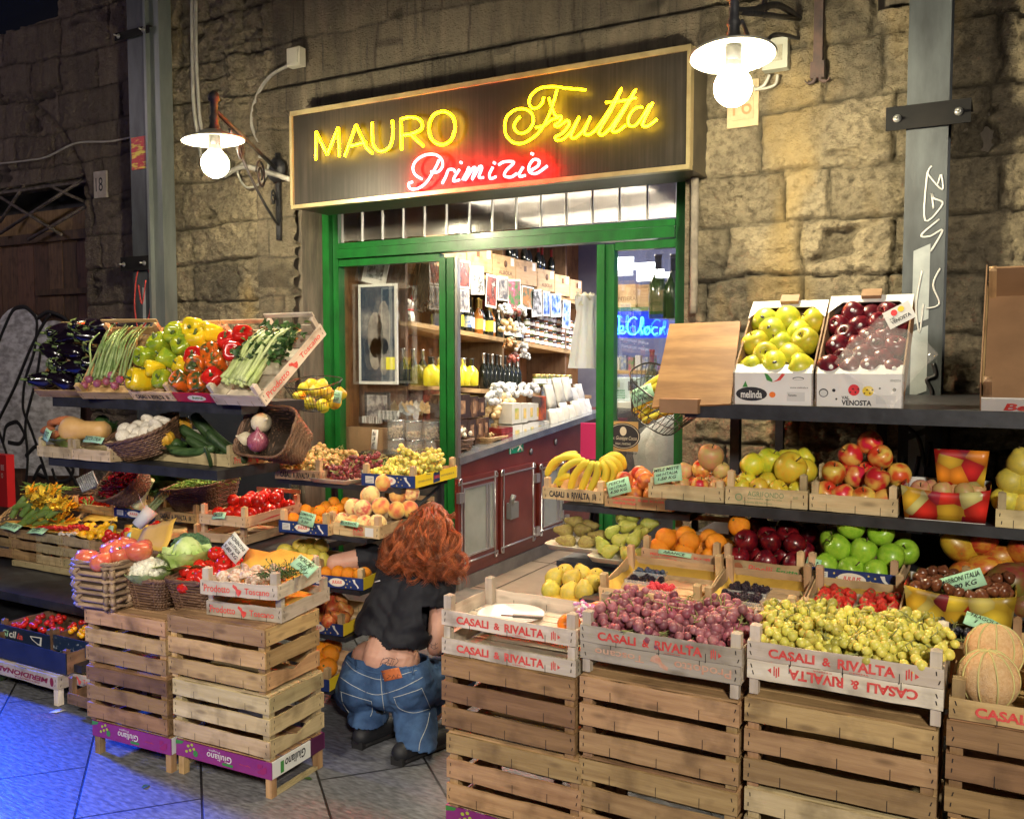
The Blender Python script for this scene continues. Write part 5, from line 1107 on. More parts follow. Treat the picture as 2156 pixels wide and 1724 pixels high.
# ------------------------------------------------------------------ second tier
r,fb,_=cpx('pale crate of mixed apples with a green card on the middle right shelf',(1365,1040),(1523,1050),Y2,.42,z=Z2,kind='pale',bh=.056,ph=.082); CM=r; w=r['_w']
pile(CM,['pinkap','pinkap','gala'],.036,[(3,4,.05,.22,.045,w-.04,.045),(1,3,.14,.14,.10,w-.05,.10)],'small mixed apple','mixed apples on the middle right shelf')
fruit('pinkap',CM.location+Vector((w*.70,.13,.155)),.052,'big pinkish apple crowning the mixed apples',rot=(.2,.2,0),v=0)
r,fb,_=cpx('pale crate with green lettering full of yellow apples on the middle right shelf',(1527,1050),(1700,1060),Y2,.42,z=Z2,kind='pale',bh=.066,ph=.125); CY=r; w=r['_w']
GI=mat('green_ink',(.16,.26,.12),(.22,.32,.16),rough=.7,ns=40); lettering(fb,[T('AGRIFONDO',w*.28,.034,w*.44,.019,0),T('azienda agricola',w*.28,.022,w*.42,.009,0),ELL(w*.17,.028,.014,.014,0),ELL(w*.17,.028,.010,.010,1,-.0018),T('SUD',w*.83,.036,w*.06,.008,0),T('Via Emilia 34, San Mauro',w*.22,.008,w*.36,.007,0)],[GI,W('pale','x')])
for i,(a,b,c,rd,k,t) in enumerate(((.05,.05,.06,.036,'yellow','bottom left'),(.12,.045,.062,.036,'yellow','bottom centre left'),(.19,.045,.058,.036,'yellow','bottom centre right'),(.26,.05,.055,.036,'yellow','bottom right'),(.06,.09,.075,.037,'yellow','second row left'),(.14,.09,.078,.037,'yellow','second row centre'),(.07,.12,.135,.046,'orange','orange coloured one upper left'),(.13,.16,.145,.052,'golden','green skinned one with sticker'),(.225,.09,.135,.060,'yellow','largest dented one'),(.20,.19,.155,.046,'yellow','back upper middle'),(.27,.17,.12,.046,'yellow','upper right'),(.25,.22,.16,.04,'yellow','far back right'),(.15,.24,.12,.045,'yellow','far back centre'))):
    fruit(k if k!='orange' else 'yellow',CY.location+Vector((a*w/.31,b,c)),rd,'yellow apple in green lettered crate, '+t,'yellow apples on the middle right shelf',sticker=2 if i in(7,1) else None)
r,fb,_=cpx('plain pale crate of red and yellow apples on the middle right shelf',(1704,1064),(1890,1080),Y2,.42,z=Z2,kind='pale',bh=.060,ph=.105); CX=r; w=r['_w']
for i,(a,b,c,t) in enumerate(((.05,.06,.055,'front row leftmost'),(.125,.05,.05,'front row second'),(.205,.05,.045,'front row third'),(.285,.055,.04,'front row rightmost'),(.075,.10,.125,'pale one left of middle'),(.15,.16,.11,'middle behind'),(.25,.08,.115,'big one right of middle'),(.10,.19,.12,'shaded one behind the pale one'),(.20,.19,.12,'shaded one in the centre'),(.13,.18,.185,'upper left'),(.25,.17,.185,'upper right'),(.20,.20,.235,'topmost of the pyramid'),(.32,.2,.12,'dark green shaded one at right'))):
    fruit('gala',CX.location+Vector((a*w/.34,b,c)),.044,'red and yellow apple, '+t,'red and yellow apples on the middle right shelf',sticker=1 if i in(2,8) else None)
r,fb,_=cpx('pale crate of brownish pears cut by the right edge, middle shelf',(2096,1090),(2300,1100),Y2-.02,.42,z=Z2-.004,kind='pale',bh=.06,ph=.115)
for i,(px,py) in enumerate(((2120,1050),(2160,1060),(2130,1010),(2165,1015),(2150,975))): fruit('peary',at(px,py,Y2+.1),.048,'brownish yellow pear at the right edge, '+['lower left','lower right','middle left','middle right','topmost'][i],'pears at the right edge of the middle shelf')
# banana / peach crates on the stand before the door
Yb=3.55; ZB=1.01
r,fb,_=cpx('crate with black lettering full of bananas before the shop door',(1142,1052),(1270,1060),Yb,.40,z=ZB,kind='fresh',bh=.052,ph=.095); casali(fb,r['_w'],.052,DARK_INK); CBn=r
def banana(path,Y,label,group,r=.0175):
    P=spline([at(x,y,Y+.02*i) for i,(x,y) in enumerate(path)],7); n=len(P); c=sum(P,Vector())/n
    ra=[r*min(1,.35+math.sin(PI*min(max(i/(n-1),.03),.97))**.55) for i in range(n)]; ra[0]=.006; ra[-1]=.006
    m=MB(); m.tube([p-c for p in P],ra,6,0); m.tube([P[-1]-c,P[-1]-c+(P[-1]-P[-2]).normalized()*.008],.006,6,1)
    return tag(m.build('banana',[FM['ban'],FM['tip']],None,c),label,'banana',group)
for i,(pa,dy) in enumerate((([(1222,962),(1190,962),(1165,975),(1150,1002)],.06),([(1232,968),(1205,975),(1185,992),(1178,1022)],.02),([(1240,970),(1222,985),(1208,1005),(1200,1034)],.0),([(1250,972),(1240,990),(1232,1010),(1222,1036)],-.01),([(1258,972),(1258,992),(1252,1012),(1240,1036)],-.015),([(1266,970),(1276,988),(1274,1008),(1262,1032)],-.01),([(1270,966),(1290,982),(1292,1000),(1284,1024)],.0),([(1262,975),(1290,958),(1308,965),(1314,988)],.09),([(1262,972),(1282,966),(1300,975),(1306,998)],.05),([(1200,1000),(1180,1008),(1172,1020),(1170,1032)],.05),([(1215,955),(1195,958),(1175,970),(1160,990)],.1))):
    banana(pa,Yb+.06+dy,'ripe yellow banana in the black lettered crate, '+['outermost left','second from left','third from left','fourth from left','fifth from left','sixth from left','seventh from left','rear right, highest','rear right, lower','small one at the lower left','rear one at the upper left'][i],'bananas in the black lettered crate')
r,fb,_=cpx('crate of nectarines with faint red stamps before the shop door',(1273,1062),(1416,1070),Yb-.03,.42,z=ZB-.005,kind='tan',bh=.052,ph=.085); CN=r; w=r['_w']
lettering(fb,[T('PESO ORIGINE:  Gr.500  SC.+-16%',w*.12,.032,w*.76,.010,0,b=.03),T('ORIGINE: ITALIA',w*.13,.015,w*.34,.010,0,b=.03)],[RED_INK])
pile(CN,'nect',.040,[(3,4,.05,.24,.045,w-.04,.05),(3,3,.08,.26,.06,w-.06,.11)],'orange red nectarine','nectarines before the shop door')
card('green price card leaning on the nectarines',1302,1025,Yb-.05,.105,.065,-18,-10,[('PESCHE',.8),('cat I ITALIA',.8),('4.50 KG',.8)])
card('green price card on the mixed apples',1405,998,Y2-.02,.115,.065,-12,-18,[('MELE MISTE',.95),('cat I-ITALIA',.8),('1.50 KG',.7)])
card('green price card at the front of the orange crate',1420,1165,Y3-.006,.13,.018,3,-20,[('ARANCE',.7)])
card('green price card beside the green apples',1712,1190,Y3+.01,.05,.05,8,-10,[('MELE',.7)])
def tray(label,px,py,Y,w,d,rz=0,h=.022):
    p=at(px,py,Y); m=MB(); pr=[]
    g=[]; 
    def per(k,z): return [(w/2*k*math.copysign(abs(math.cos(a))**.3,math.cos(a)),d/2*k*math.copysign(abs(math.sin(a))**.3,math.sin(a)),z) for a in [2*PI*i/32 for i in range(32)]]
    rings=[per(.9,0),per(1,h),per(1.02,h+.001),per(.98,h-.003),per(.88,.004)]; vs=[p_ for r_ in rings for p_ in r_]; fs=[]
    for j in range(4):
        for i in range(32): fs.append((j*32+i,j*32+(i+1)%32,j*32+32+(i+1)%32,j*32+32+i))
    fs.append(tuple(range(128,160))); fs.append(tuple(range(32))[::-1]); m.add(vs,fs,0,True); return tag(m.build('foam_tray',TRAY,None,p,(0,0,rz)),label,'tray')
stand=thing('metal_stand','low black metal stand with trays of pears before the door','stand')
S1=at(1128+100,1160,3.6)
zs=S1.z-.012
SXL=at(1165,1160,3.47).x
for i,bx in enumerate(((SXL+.02,-1.18,3.46,3.8,zs-.03,zs-.008),(SXL,-1.12,3.56,3.9,.965,.992))): m=MB(); m.box(*bx); m.build('shelf',BLACK,stand)
for a,b in ((SXL+.02,3.47),(-1.20,3.47),(SXL+.02,3.84),(-1.20,3.84)): m=MB(); m.box(a,a+.025,b,b+.025,0,.964 if b>3.5 else zs-.031); m.build('leg',BLACK,stand)
m=MB(); m.tube([(SXL+.03,3.50,.05),(SXL+.03,3.83,.96)],.010,4); m.build('brace',BLACK,stand)
tr1=tray('white tray of brown pears on the metal stand',1222,1152,3.52,.26,.22); tr2=tray('white tray of green pears on the metal stand',1315,1178,3.45,.26,.22)
for i,(px,py,dy) in enumerate(((1195,1140,0),(1235,1142,0),(1190,1118,.06),(1225,1115,.07),(1262,1130,.05),(1212,1100,.12),(1240,1108,.12))): fruit('pearb',at(px,py,3.52+dy),.036,'brown pear on the left tray, '+['front left','front right','middle left','middle centre','middle right','back left','back right'][i],'brown pears on the left tray',(1.4,random.uniform(-.4,.4),random.choice([1.3,-1.4,1.7])))
for i,(px,py,dy) in enumerate(((1283,1160,-.02),(1320,1165,-.03),(1347,1168,-.02),(1268,1148,0),(1305,1138,.03),(1335,1135,.03),(1290,1120,.07),(1320,1108,.09),(1350,1120,.08),(1310,1090,.14),(1335,1085,.15),(1365,1105,.12))): fruit('pearg',at(px,py,3.45+dy),.034,'green pear on the right tray, '+nth(i,12)+' counting up the pile','green pears on the right tray',(random.uniform(-1.6,1.6),random.uniform(-1,1),random.uniform(0,6)))
YP=3.02; Zp=at(1205,1262,YP).z; XP=at(1140,1262,YP).x
m=MB(); m.box(XP+.03,XP+.36,YP+.02,YP+.26,Zp-.035,Zp-.010); rr=m.build('stool_top',BLACK,thing('low_stool','small dark stool holding the yellow pears behind the empty crate','stool'))
for a,b in ((XP+.04,YP+.03),(XP+.3,YP+.03),(XP+.04,YP+.22),(XP+.3,YP+.22)): m=MB(); m.box(a,a+.025,b,b+.025,0,Zp-.036); m.build('leg',BLACK,rr.parent)
sheet_thing('paper_sheet','yellow paper under the yellow pears','paper',[[(XP+.06*i,YP+.0+.06*j,Zp-.008+.006*((i*j)%3)) for i in range(7)] for j in range(5)],PAPER)
for i,(px,py,dy) in enumerate(((1160,1240,0),(1200,1245,.0),(1230,1242,-.01),(1168,1215,.06),(1205,1218,.05),(1250,1228,.04),(1190,1205,.12),(1225,1208,.12),(1255,1215,.11))): fruit('peary',at(px,py,YP+.05+dy),.038,'yellow pear behind the empty crate, '+['front left','front centre','front right','middle left','middle centre','middle right','back left','back centre','back right'][i],'yellow pears behind the empty crate',(random.uniform(-.9,1.3),random.uniform(-.5,.5),random.uniform(0,6)))
# ------------------------------------------------------------------ top tier: tilted apple boxes
BOXW=mat('carton_white',(.76,.75,.72),(.70,.68,.64),rough=.5,ns=7); KRAFT=mat('kraft_card',(.30,.17,.085),(.25,.14,.07),rough=.7,ns=10); KRAFTG=mat('grey_card',(.16,.12,.11),(.12,.09,.085),rough=.7,ns=6)
def apple_box(label,l,r_,Y,z,L,tilt,h,inner):
    a=at(*l,Y); b=at(*r_,Y); w=b.x-a.x; r=thing('apple_box',label,'box',(a.x,Y,z),(math.radians(tilt),0,0),'tilted apple boxes on the top right shelf'); t=.006
    # front face stands upright although the box is tilted
    k=math.tan(math.radians(tilt)); 
    m=MB(); m.add([(0,0,0),(w,0,0),(w,h*k*.85,h),(0,h*k*.85,h),(0,t,0),(w,t,0),(w,h*k*.85+.045,h),(0,h*k*.85+.045,h)],[(0,1,2,3),(5,4,7,6),(3,2,6,7),(0,4,5,1),(1,5,6,2),(4,0,3,7)]); fw=m.build('front_wall',BOXW,r)
    for sx in (0,w-t): m=MB(); m.add([(sx,0,0),(sx+t,0,0),(sx+t,L,0),(sx,L,0),(sx,h*k*.85,h),(sx+t,h*k*.85,h),(sx+t,L,h),(sx,L,h)],[(0,3,2,1),(4,5,6,7),(0,1,5,4),(1,2,6,5),(2,3,7,6),(3,0,4,7)]); m.build('side_wall',KRAFT,r)
    m=MB(); m.box(t,w-t,L-t,L,0,h); m.build('back_wall',inner,r)
    m=MB(); m.box(0,w,L-.035,L+.002,h+.0005,h+.004); bl=m.build('back_ledge',BOXW,r)
    for sx in (0,w-.05): m=MB(); m.add([(sx,L-.035,h+.006),(sx+.05,L-.035,h+.006),(sx+(0 if sx==0 else .05),L-.10,h+.006)],[(0,1,2)]); m.build('corner_flap',BOXW,r)
    m=MB(); m.box(w*.38,w*.62,L-.02,L+.02,h+.0045,h+.02); m.build('hand_flap',KRAFT,r)
    m=MB(); m.box(t,w-t,t,L-t,0,.004); m.build('base',mat('black_tray',(.012,.012,.014),rough=.25,bump=.004,bs=30,ns=5),r)
    r['_w']=w; return r,fw,h,k
def vface(fw,h,k,items,mats):
    o=lettering(fw,items,mats)
    for v in o.data.vertices: v.co.y += v.co.z*k*.85
    return o
TL=43
r,fw,h,k=apple_box('white apple box with a black name oval and yellow green apples',(1544,850),(1712,852),3.34,1.464,.47,TL,.092,KRAFT); w=r['_w']; BX1=r
vface(fw,h,k,[ELL(w*.235,h*.34,w*.20,h*.22,0),T('melinda',w*.10,h*.22,w*.27,h*.24,1,-.0026,b=.02),POLY([(w*.12,h*.55),(w*.16,h*.75),(w*.19,h*.56)],4),ELL(w*.50,h*.33,w*.04,h*.09,2),T('www.melinda.it',w*.72,h*.54,w*.22,h*.055,0),R(w*.68,h*.14,w*.22,h*.28,3),T('Renetta',w*.70,h*.30,w*.1,h*.07,0,-.0026),ELL(w*.82,h*.84,w*.07,h*.05,0),ELL(w*.82,h*.84,w*.06,h*.035,1,-.0026),POLY([(w*.40,h*.99),(w*.43,h*.78),(w*.50,h*.72),(w*.50,h*.80),(w*.44,h*.97)],4),POLY([(w*.62,h*.99),(w*.56,h*.8),(w*.50,h*.72),(w*.60,h*.78),(w*.66,h*.97)],5)],[DARK_INK,WHITE,mat('orange_ink',(.85,.2,.03)),mat('label_grey',(.6,.6,.58)),GREENP,RED_INK])
pile(r,'golden',.0515,[(5,3,.13,.39,.05,w-.05,.062)],'yellow green apple in white box','apples in the black oval box',rot=lambda i,j:(random.uniform(-.5,.5)+.8,random.uniform(-.6,.6),random.uniform(0,6)),sticker=2,jit=.12)
r,fw,h,k=apple_box('white box with ladybird print and dark red apples on the top shelf',(1716,850),(1902,850),3.34,1.464,.49,TL,.092,KRAFTG); w=r['_w']; BX2=r
LB=[ELL(w*.45,h*.52,w*.065,h*.17,0),ELL(w*.61,h*.50,w*.065,h*.15,1)]+[ELL(w*(.41+.03*i),h*(.46+.1*(i%2)),w*.009,h*.025,2,-.0026) for i in range(4)]+[ELL(w*(.57+.03*i),h*(.44+.1*(i%2)),w*.009,h*.025,2,-.0026) for i in range(4)]
vface(fw,h,k,LB+[T('VAL',w*.31,h*.24,w*.09,h*.10,2,b=.02),T('VENOSTA',w*.31,h*.06,w*.34,h*.16,2,b=.03),ELL(w*.10,h*.42,w*.055,h*.13,2),ELL(w*.10,h*.42,w*.045,h*.10,3,-.0026),ELL(w*.22,h*.5,w*.02,h*.05,2),ELL(w*.25,h*.24,w*.012,h*.03,2),ELL(w*.90,h*.55,w*.02,h*.05,2),ELL(w*.74,h*.58,w*.012,h*.03,2),R(w*.70,h*.12,w*.22,h*.26,3),T('VENOSTA',w*.85,h*.78,w*.12,h*.07,2)],[mat('lady_red',(.75,.04,.05)),mat('lady_yellow',(.85,.62,.05)),DARK_INK,mat('label_grey',(.6,.6,.58))])
pile(r,'redap',.044,[(6,4,.12,.42,.045,w-.045,.062)],'dark red apple in ladybird box','apples in the ladybird box',rot=lambda i,j:(random.uniform(-.5,.5)+.8,random.uniform(-.6,.6),random.uniform(0,6)),sticker=1,jit=.12)
# clear bag sagging over the red apples
M2=Matrix.Translation(BX2.location)@BX2.rotation_euler.to_matrix().to_4x4()
def wp(a,b,c): return M2@Vector((a,b,c))
g=[]
for j in range(8):
    t=j/7; g.append([wp(w*(.12+.42*t)+s*(.028+.035*i),.10+.26*t-.035*i*1.1+0,.118+.012*math.sin(3*i+5*t)+.004*i) for i,s in zip(range(7),[1]*7)])
BAG=mat('clear_bag',(.9,.9,.92),rough=.05,alpha=.07,coat=1,spec=.8); o=sheet_thing('plastic_bag','clear plastic bag with a white ladybird tag over the dark red apples','bag',g,BAG,.0006)
bt=MB(); c0=wp(w*.88,.33,.135); bt.box(-.048,.048,-.001,.0,-.035,.035); b_=bt.build('tag',BOXW,o,c0,(math.radians(-20),math.radians(-28),0))
lettering(b_,[T('VENOSTA',-.036,-.022,.072,.014,2,-.002,b=.03),T('VAL',-.036,-.006,.02,.009,2,-.002,b=.02),ELL(-.012,.016,.011,.012,0,-.002),ELL(.014,.018,.011,.011,1,-.002)],[_mc['lady_red'],_mc['lady_yellow'],DARK_INK])
# plywood board and empty crate on the top shelf
a=at(1372,857,3.32); b=at(1540,853,3.34)
m=MB(); c,d_,e,f_=at(1372,857,3.32),at(1538,850,3.32),at(1559,676,3.62),at(1410,682,3.62); nrm=(d_-c).cross(f_-c).normalized()*.008
m.add([c,d_,e,f_,c-nrm,d_-nrm,e-nrm,f_-nrm],[(0,1,2,3),(7,6,5,4),(0,4,5,1),(1,5,6,2),(2,6,7,3),(3,7,4,0)])
o=m.build('plywood_board',mat('plywood',(.40,.215,.085),(.20,.095,.035),rough=.6,ns=2.2,st=(1,2,7),det=8,lo=.35,hi=.6,bump=.0008)); tag(o,'bare tilted plywood board left of the apple boxes','board')
mm=MB(); mm.box(-.14,.01,-.03,.02,-.004,.05); tag(mm.build('torn_cardboard',KRAFT,None,at(1468,868,3.325)),'torn piece of brown tape wrapped on the shelf end','tape')
r,fb,_=cpx('empty tilted cardboard crate at the right end of the top shelf',(2066,852),(2260,852),3.33,.55,z=1.464,kind='tan',bh=.062,ph=.14,tilt=math.radians(TL+4),front_mat=BOXW,group=None); m=MB(); m.box(.006,r['_w']-.006,.006,.54,.001,.006); m.build('card_floor',KRAFT,r); m=MB(); m.box(.006,r['_w']-.006,.53,.538,.006,.14); m.build('card_back',KRAFT,r); m=MB(); m.box(-.004,.0,.0,.55,0,.14); m.build('card_side',KRAFT,r)
lettering(fb,[T('Bella',r['_w']*.25,.006,r['_w']*.5,.035,0,b=.03,sh=.2)],[RED_INK])
# ------------------------------------------------------------------ wire baskets
def wire_basket(label,loc,rot,rt,rb_,h,sx=1.2):
    r=thing('wire_basket',label,'basket',loc,rot,'black wire baskets hung by the door'); m=MB(); per=lambda a,k:Vector(((rb_+(rt-rb_)*k)*sx*math.copysign(abs(math.cos(a))**.7,math.cos(a)),(rb_+(rt-rb_)*k)*math.copysign(abs(math.sin(a))**.7,math.sin(a)),h*k))
    for k,q in ((0,.003),(.33,.0018),(.66,.0018),(1,.004)): m.tube([per(2*PI*i/40,k) for i in range(40)],q,5,0,True)
    for i in range(36): m.tube([per(2*PI*i/36,k/4) for k in range(5)]+[],.0016,4)
    for i in range(-4,5): m.tube([(rb_*sx*i/5,-rb_*.9,.0),(rb_*sx*i/5,rb_*.9,.0)],.0016,4)
    m.build('wire_frame',mat('black_wire',(.012,.012,.012),rough=.35,coat=.3),r); return r
bl=wire_basket('black wire basket of yellow apples hanging left of the door frame',at(668,850,4.05)+Vector((0,0,-.02)),(.25,.05,-.1),.135,.08,.15)
for i,(px,py,dy) in enumerate(((630,838,0),(652,850,.02),(680,855,.0),(705,848,.05),(640,820,.05),(665,825,.0),(690,828,.04),(655,812,.08),(715,830,.08),(678,812,.1))): fruit('golden' if i%3 else 'yellow',at(px,py,4.02+dy),.040,'small yellow apple in the hanging wire basket, '+nth(i,10)+' counting upward','apples in the hanging wire basket')
card('small green card clipped to the hanging wire basket of apples',710,835,3.93,.055,.07,8,-5,[('GOLDEN',.8),('2.50',.7)])
bl=wire_basket('black wire basket of green bananas tilted behind the plywood board',at(1380,882,3.8)+Vector((0,0,-.0)),(.3,.55,0),.15,.09,.17)
for i,pa in enumerate(([(1335,868),(1352,850),(1375,838),(1405,832)],[(1345,880),(1365,862),(1390,850),(1415,845)],[(1338,850),(1360,830),(1385,812),(1410,802)],[(1345,835),(1362,815),(1385,798),(1400,792)],[(1352,888),(1375,878),(1400,868),(1420,865)])):
    banana(pa,3.78+.02*(i%2),'greenish banana in the tilted wire basket, '+['second from below','third from below','second from top','topmost','lowest'][i],'bananas in the wire basket')
card('green price card tied to the wire basket of bananas',1352,832,3.68,.105,.075,-22,-8,[('BANANE',.8),('cat I',.4),('1.80 KG',.8)])

# ================================================================== left side of the stall
def corner_crate(label,fl,fr,z,d,w=None,rot=None,**k):
    a=atz(*fl,z); b=atz(*fr,z); v=b-a; w=w or v.length; rt=math.atan2(v.y,v.x) if rot is None else math.radians(rot)
    tl=k.pop('anchor','l')
    if tl=='r': a=b-Vector((math.cos(rt),math.sin(rt),0))*w
    return flat_crate(label,a.x,a.y,z,w,d,rot=rt,**k)[0]
def local(C,a,b,c): return Matrix.Translation(C.location)@C.rotation_euler.to_matrix().to_4x4()@Vector((a,b,c))
# stack of slatted crates in front of the crouching woman
purple_crate('purple printed crate under the left stack, left one',-3.275,2.365,.44,.30,.14,math.radians(3))
purple_crate('purple printed crate under the left stack, right one with white side',-2.825,2.405,.485,.31,.14,math.radians(2))
for i,(k,dx) in enumerate((('old',0),('tan',-.006))):
    big_crate(f'brown slatted crate, {"lower" if i==0 else "upper"} of the left pile in the left stack',-3.295+dx,2.36+.004*i,.142+.236*i,.45,.31,.232,k,math.radians(3),notch=False)
big_crate('pale yellowish slatted crate in the middle of the right pile, left stack',-2.83,2.40,.142,.485,.32,.245,'pale',math.radians(2.5))
big_crate('brown slatted crate on top of the right pile in the left stack',-2.845,2.395,.39,.485,.32,.25,'tan',math.radians(3))
ZS=.645
C=corner_crate('lower white crate with red lettering and map on the left stack',(435,1293),(592,1308),ZS,.34,.34,9,kind='white',bh=.054,ph=.098); toscano([o for o in C.children if o.name.startswith('front')][0],.34,.054); PL=C
m=MB(); m.sheet([[(.02+.05*i,.02+.05*j,.02+.012*((i*3+j*5)%4)/2) for i in range(7)] for j in range(7)],0,.001); o=m.build('paper_liner',PAPER,None,C.location,C.rotation_euler); tag(o,'yellow paper inside the lower map lettered crate','paper')
C=corner_crate('upper white crate with red lettering and map holding porcini mushrooms',(422,1250),(573,1258),ZS+.099,.33,.33,12,kind='white',bh=.054,ph=.10,ps=.028); toscano([o for o in C.children if o.name.startswith('front')][0],.33,.054); PU=C
m=MB(); m.sheet([[(.015+.05*i,.03+.045*j,.012+.045*max(0,j-4)+.012*((i*3+j*5)%4)/2) for i in range(7)] for j in range(7)],0,.001); o=m.build('paper_liner',PAPER,None,C.location,C.rotation_euler); tag(o,'yellow paper under the porcini mushrooms','paper')
rr=random.Random(12)
for i,(a,b) in enumerate(((.06,.06),(.11,.05),(.15,.08),(.20,.05),(.08,.12),(.14,.14),(.20,.12),(.25,.10),(.12,.20),(.18,.21),(.24,.18),(.06,.19))):
    fruit('porc',local(PU,a,b,.045+.012*rr.random()),.029,'porcini mushroom in the upper map lettered crate, '+nth(i,12)+' counting from the front','porcini mushrooms',(rr.uniform(-1.5,1.5),rr.uniform(-1.2,1.2),rr.uniform(0,6)))
def herbs(label,loc,n,L,spread,mt='leafd',rot=(0,0,0),seed=1,stem=.0012,lw=.006,flat=.4,name='herb_bunch',cat='herbs'):
    m=MB(); r=random.Random(seed)
    for i in range(n):
        d=Vector((r.uniform(-1,1)*spread,r.uniform(-1,1)*spread,flat*r.random()+.1)); a=Vector((r.uniform(-.5,.5)*L*.8,r.uniform(-.3,.3)*L*.5,0)); b=a+d.normalized()*L*r.uniform(.5,1)
        m.tube([a,a.lerp(b,.5)+Vector((0,0,.01)),b],stem,4,0,col=r.uniform(.6,1.2))
        for k in range(6): leaf(m,a.lerp(b,.3+.12*k),sphere_dir(r)+Vector((0,0,.4)),(0,0,1),L*.16,lw,.3,0,r.uniform(.5,1.35),2)
    return tag(m.build(name,FM[mt],None,loc,rot),label,cat)
herbs('sprigs of grey green thyme on the right of the porcini crate',local(PU,.27,.12,.055),40,.11,1,'leafd',(0,0,.3),2,lw=.003)
card('mint green price card lying on the porcini mushrooms',640,1190,2.62,.10,.06,25,-50,[('PORCINI',.8),('ITALIA',.5)])
# splint basket with pink tomatoes, two wicker baskets
B1=basket('square splint basket of pink tomatoes at the left end of the left stack',atz(192,1283,.615)+Vector((0,.09,.0)),(0,0,.1),.20,.17,.215,.19,.19,.28,7,10,mat('splint_wood',(.40,.28,.17),(.22,.14,.085),rough=.6,ns=9,st=(1,1,4),attr=True,bump=.0015),.012,None,True)
p=B1.location
for i,(a,b,c,rd) in enumerate(((-.06,-.055,.20,.05),(.035,-.06,.195,.052),(-.02,.03,.225,.05),(.075,.0,.22,.05),(.13,.04,.23,.055),(.0,.09,.235,.045),(.08,.10,.23,.042))): fruit('tomp',p+Vector((a,b,c)),rd,'large pink ribbed tomato, '+['front left','front right','centre','right of centre','far right, beside the cabbage','back left','back right'][i]+' in the splint basket','pink tomatoes',(random.uniform(-.5,.5),random.uniform(-.5,.5),i))
card('small mint green card among the pink tomatoes',268,1135,2.55,.045,.05,-40,-35)
sheet_thing('straw_paper','folded yellow straw paper standing behind the pink tomatoes','paper',[[at(278+14*i+6*j,1160-12*j-4*i*(j>2),2.66+.02*j)+Vector((0,0,.006*(i%2))) for i in range(6)] for j in range(5)],PAPER)
B2=basket('dark wicker basket of cauliflower left of the ribbed tomatoes',atz(300,1290,.60)+Vector((0,.08,0)),(0,0,.12),.15,.13,.21,.18,.135,.35,12,22)
B3=basket('dark wicker basket of red ribbed tomatoes beside the lettered crates',atz(398,1300,.60)+Vector((0,.08,0)),(0,0,.12),.17,.14,.24,.20,.145,.35,12,22)
in_basket(B3,'ribtom',.036,17,.115,.085,lambda x,y:.155+.25*y+.15*x,lambda i:'red ribbed tomato in the dark wicker basket','red ribbed tomatoes in the basket',3,lambda:(random.uniform(-.9,.7),random.uniform(-.6,.6),random.uniform(0,6)),.5)
for i,(px,py) in enumerate(((455,1165),(478,1180),(495,1168),(470,1200),(505,1190),(445,1190))): fruit('ribtom',at(px,py,2.66),.035,'red ribbed tomato spilling right beside the price card, '+nth(i,6),'spilled ribbed tomatoes')
def headveg(label,name,cat,c,R_,kind,seed=1,core=None):
    r=thing(name,label,cat,c); rr=random.Random(seed); m=MB(); fm=FM[kind]
    if core=='curd' or core=='broc':
        for i in range(150 if core=='curd' else 210):
            d=sphere_dir(rr); d.z=abs(d.z)*.9+(-.15 if core=='curd' else -.1); q=R_*(.80 if core=='curd' else .95)*rr.uniform(.85,1.02); m.ball(Vector((d.x*q,d.y*q,d.z*q*.8)),R_*(rr.uniform(.13,.22) if core=='curd' else rr.uniform(.10,.17)),7,0,col=rr.uniform(.7,1.15))
        m.ball((0,0,0),(R_*.78,R_*.78,R_*.62),14,0,col=.8); m.tube([(0,0,-R_),(0,0,0)],R_*.35,8,0); m.build('head',FM[core],r); m=MB()
        if core=='curd':
            for i in range(16):
                a=2*PI*i/16+rr.uniform(-.2,.2); b=Vector((math.cos(a),math.sin(a),0))*R_*.5+Vector((0,0,-R_*.7)); leaf(m,b,Vector((math.cos(a)*1.2,math.sin(a)*1.2,.75)),Vector((-math.cos(a),-math.sin(a),.3)),R_*rr.uniform(.8,1.25),R_*.42,-.3,0,rr.uniform(.7,1.2),6,.12)
            m.build('leaves',FM['leafl'],r)
    else:
        for L in range(4):
            for i in range(9):
                a=2*PI*(i+.5*L)/9+rr.uniform(-.15,.15); q=R_*(.25+.22*L); b=Vector((math.cos(a)*q*.5,math.sin(a)*q*.5,-R_*.8)); leaf(m,b,Vector((math.cos(a)*(.25+.25*L),math.sin(a)*(.25+.25*L),1.2-.1*L)),Vector((-math.cos(a),-math.sin(a),.2)),R_*1.5*(1-.09*(3-L)),R_*.66,-.9+.45*L,0,rr.uniform(.65,1.2),7,.10)
        m.ball((0,0,0),(R_*.62,R_*.62,R_*.8),14,0,col=.95); m.build('leaves',fm,r)
    return r
headveg('white cauliflower in green leaves on the dark wicker basket','cauliflower','cauliflower',B2.location+Vector((-.015,-.03,.165)),.082,'leafl',2,'curd')
headveg('pale green cabbage behind the cauliflower','cabbage','cabbage',B2.location+Vector((.05,.11,.205)),.10,'leafl',4)
headveg('dark green broccoli head behind the ribbed tomatoes','broccoli','broccoli',at(402,1150,2.78),.085,'leafl',5,'broc')
card('white price card standing on the ribbed tomatoes',494,1153,2.62,.10,.085,38,-18,[('FIORENTINI',.95),('cat I ITALIA',.75),('5.80 KG',.9)],WHITE)
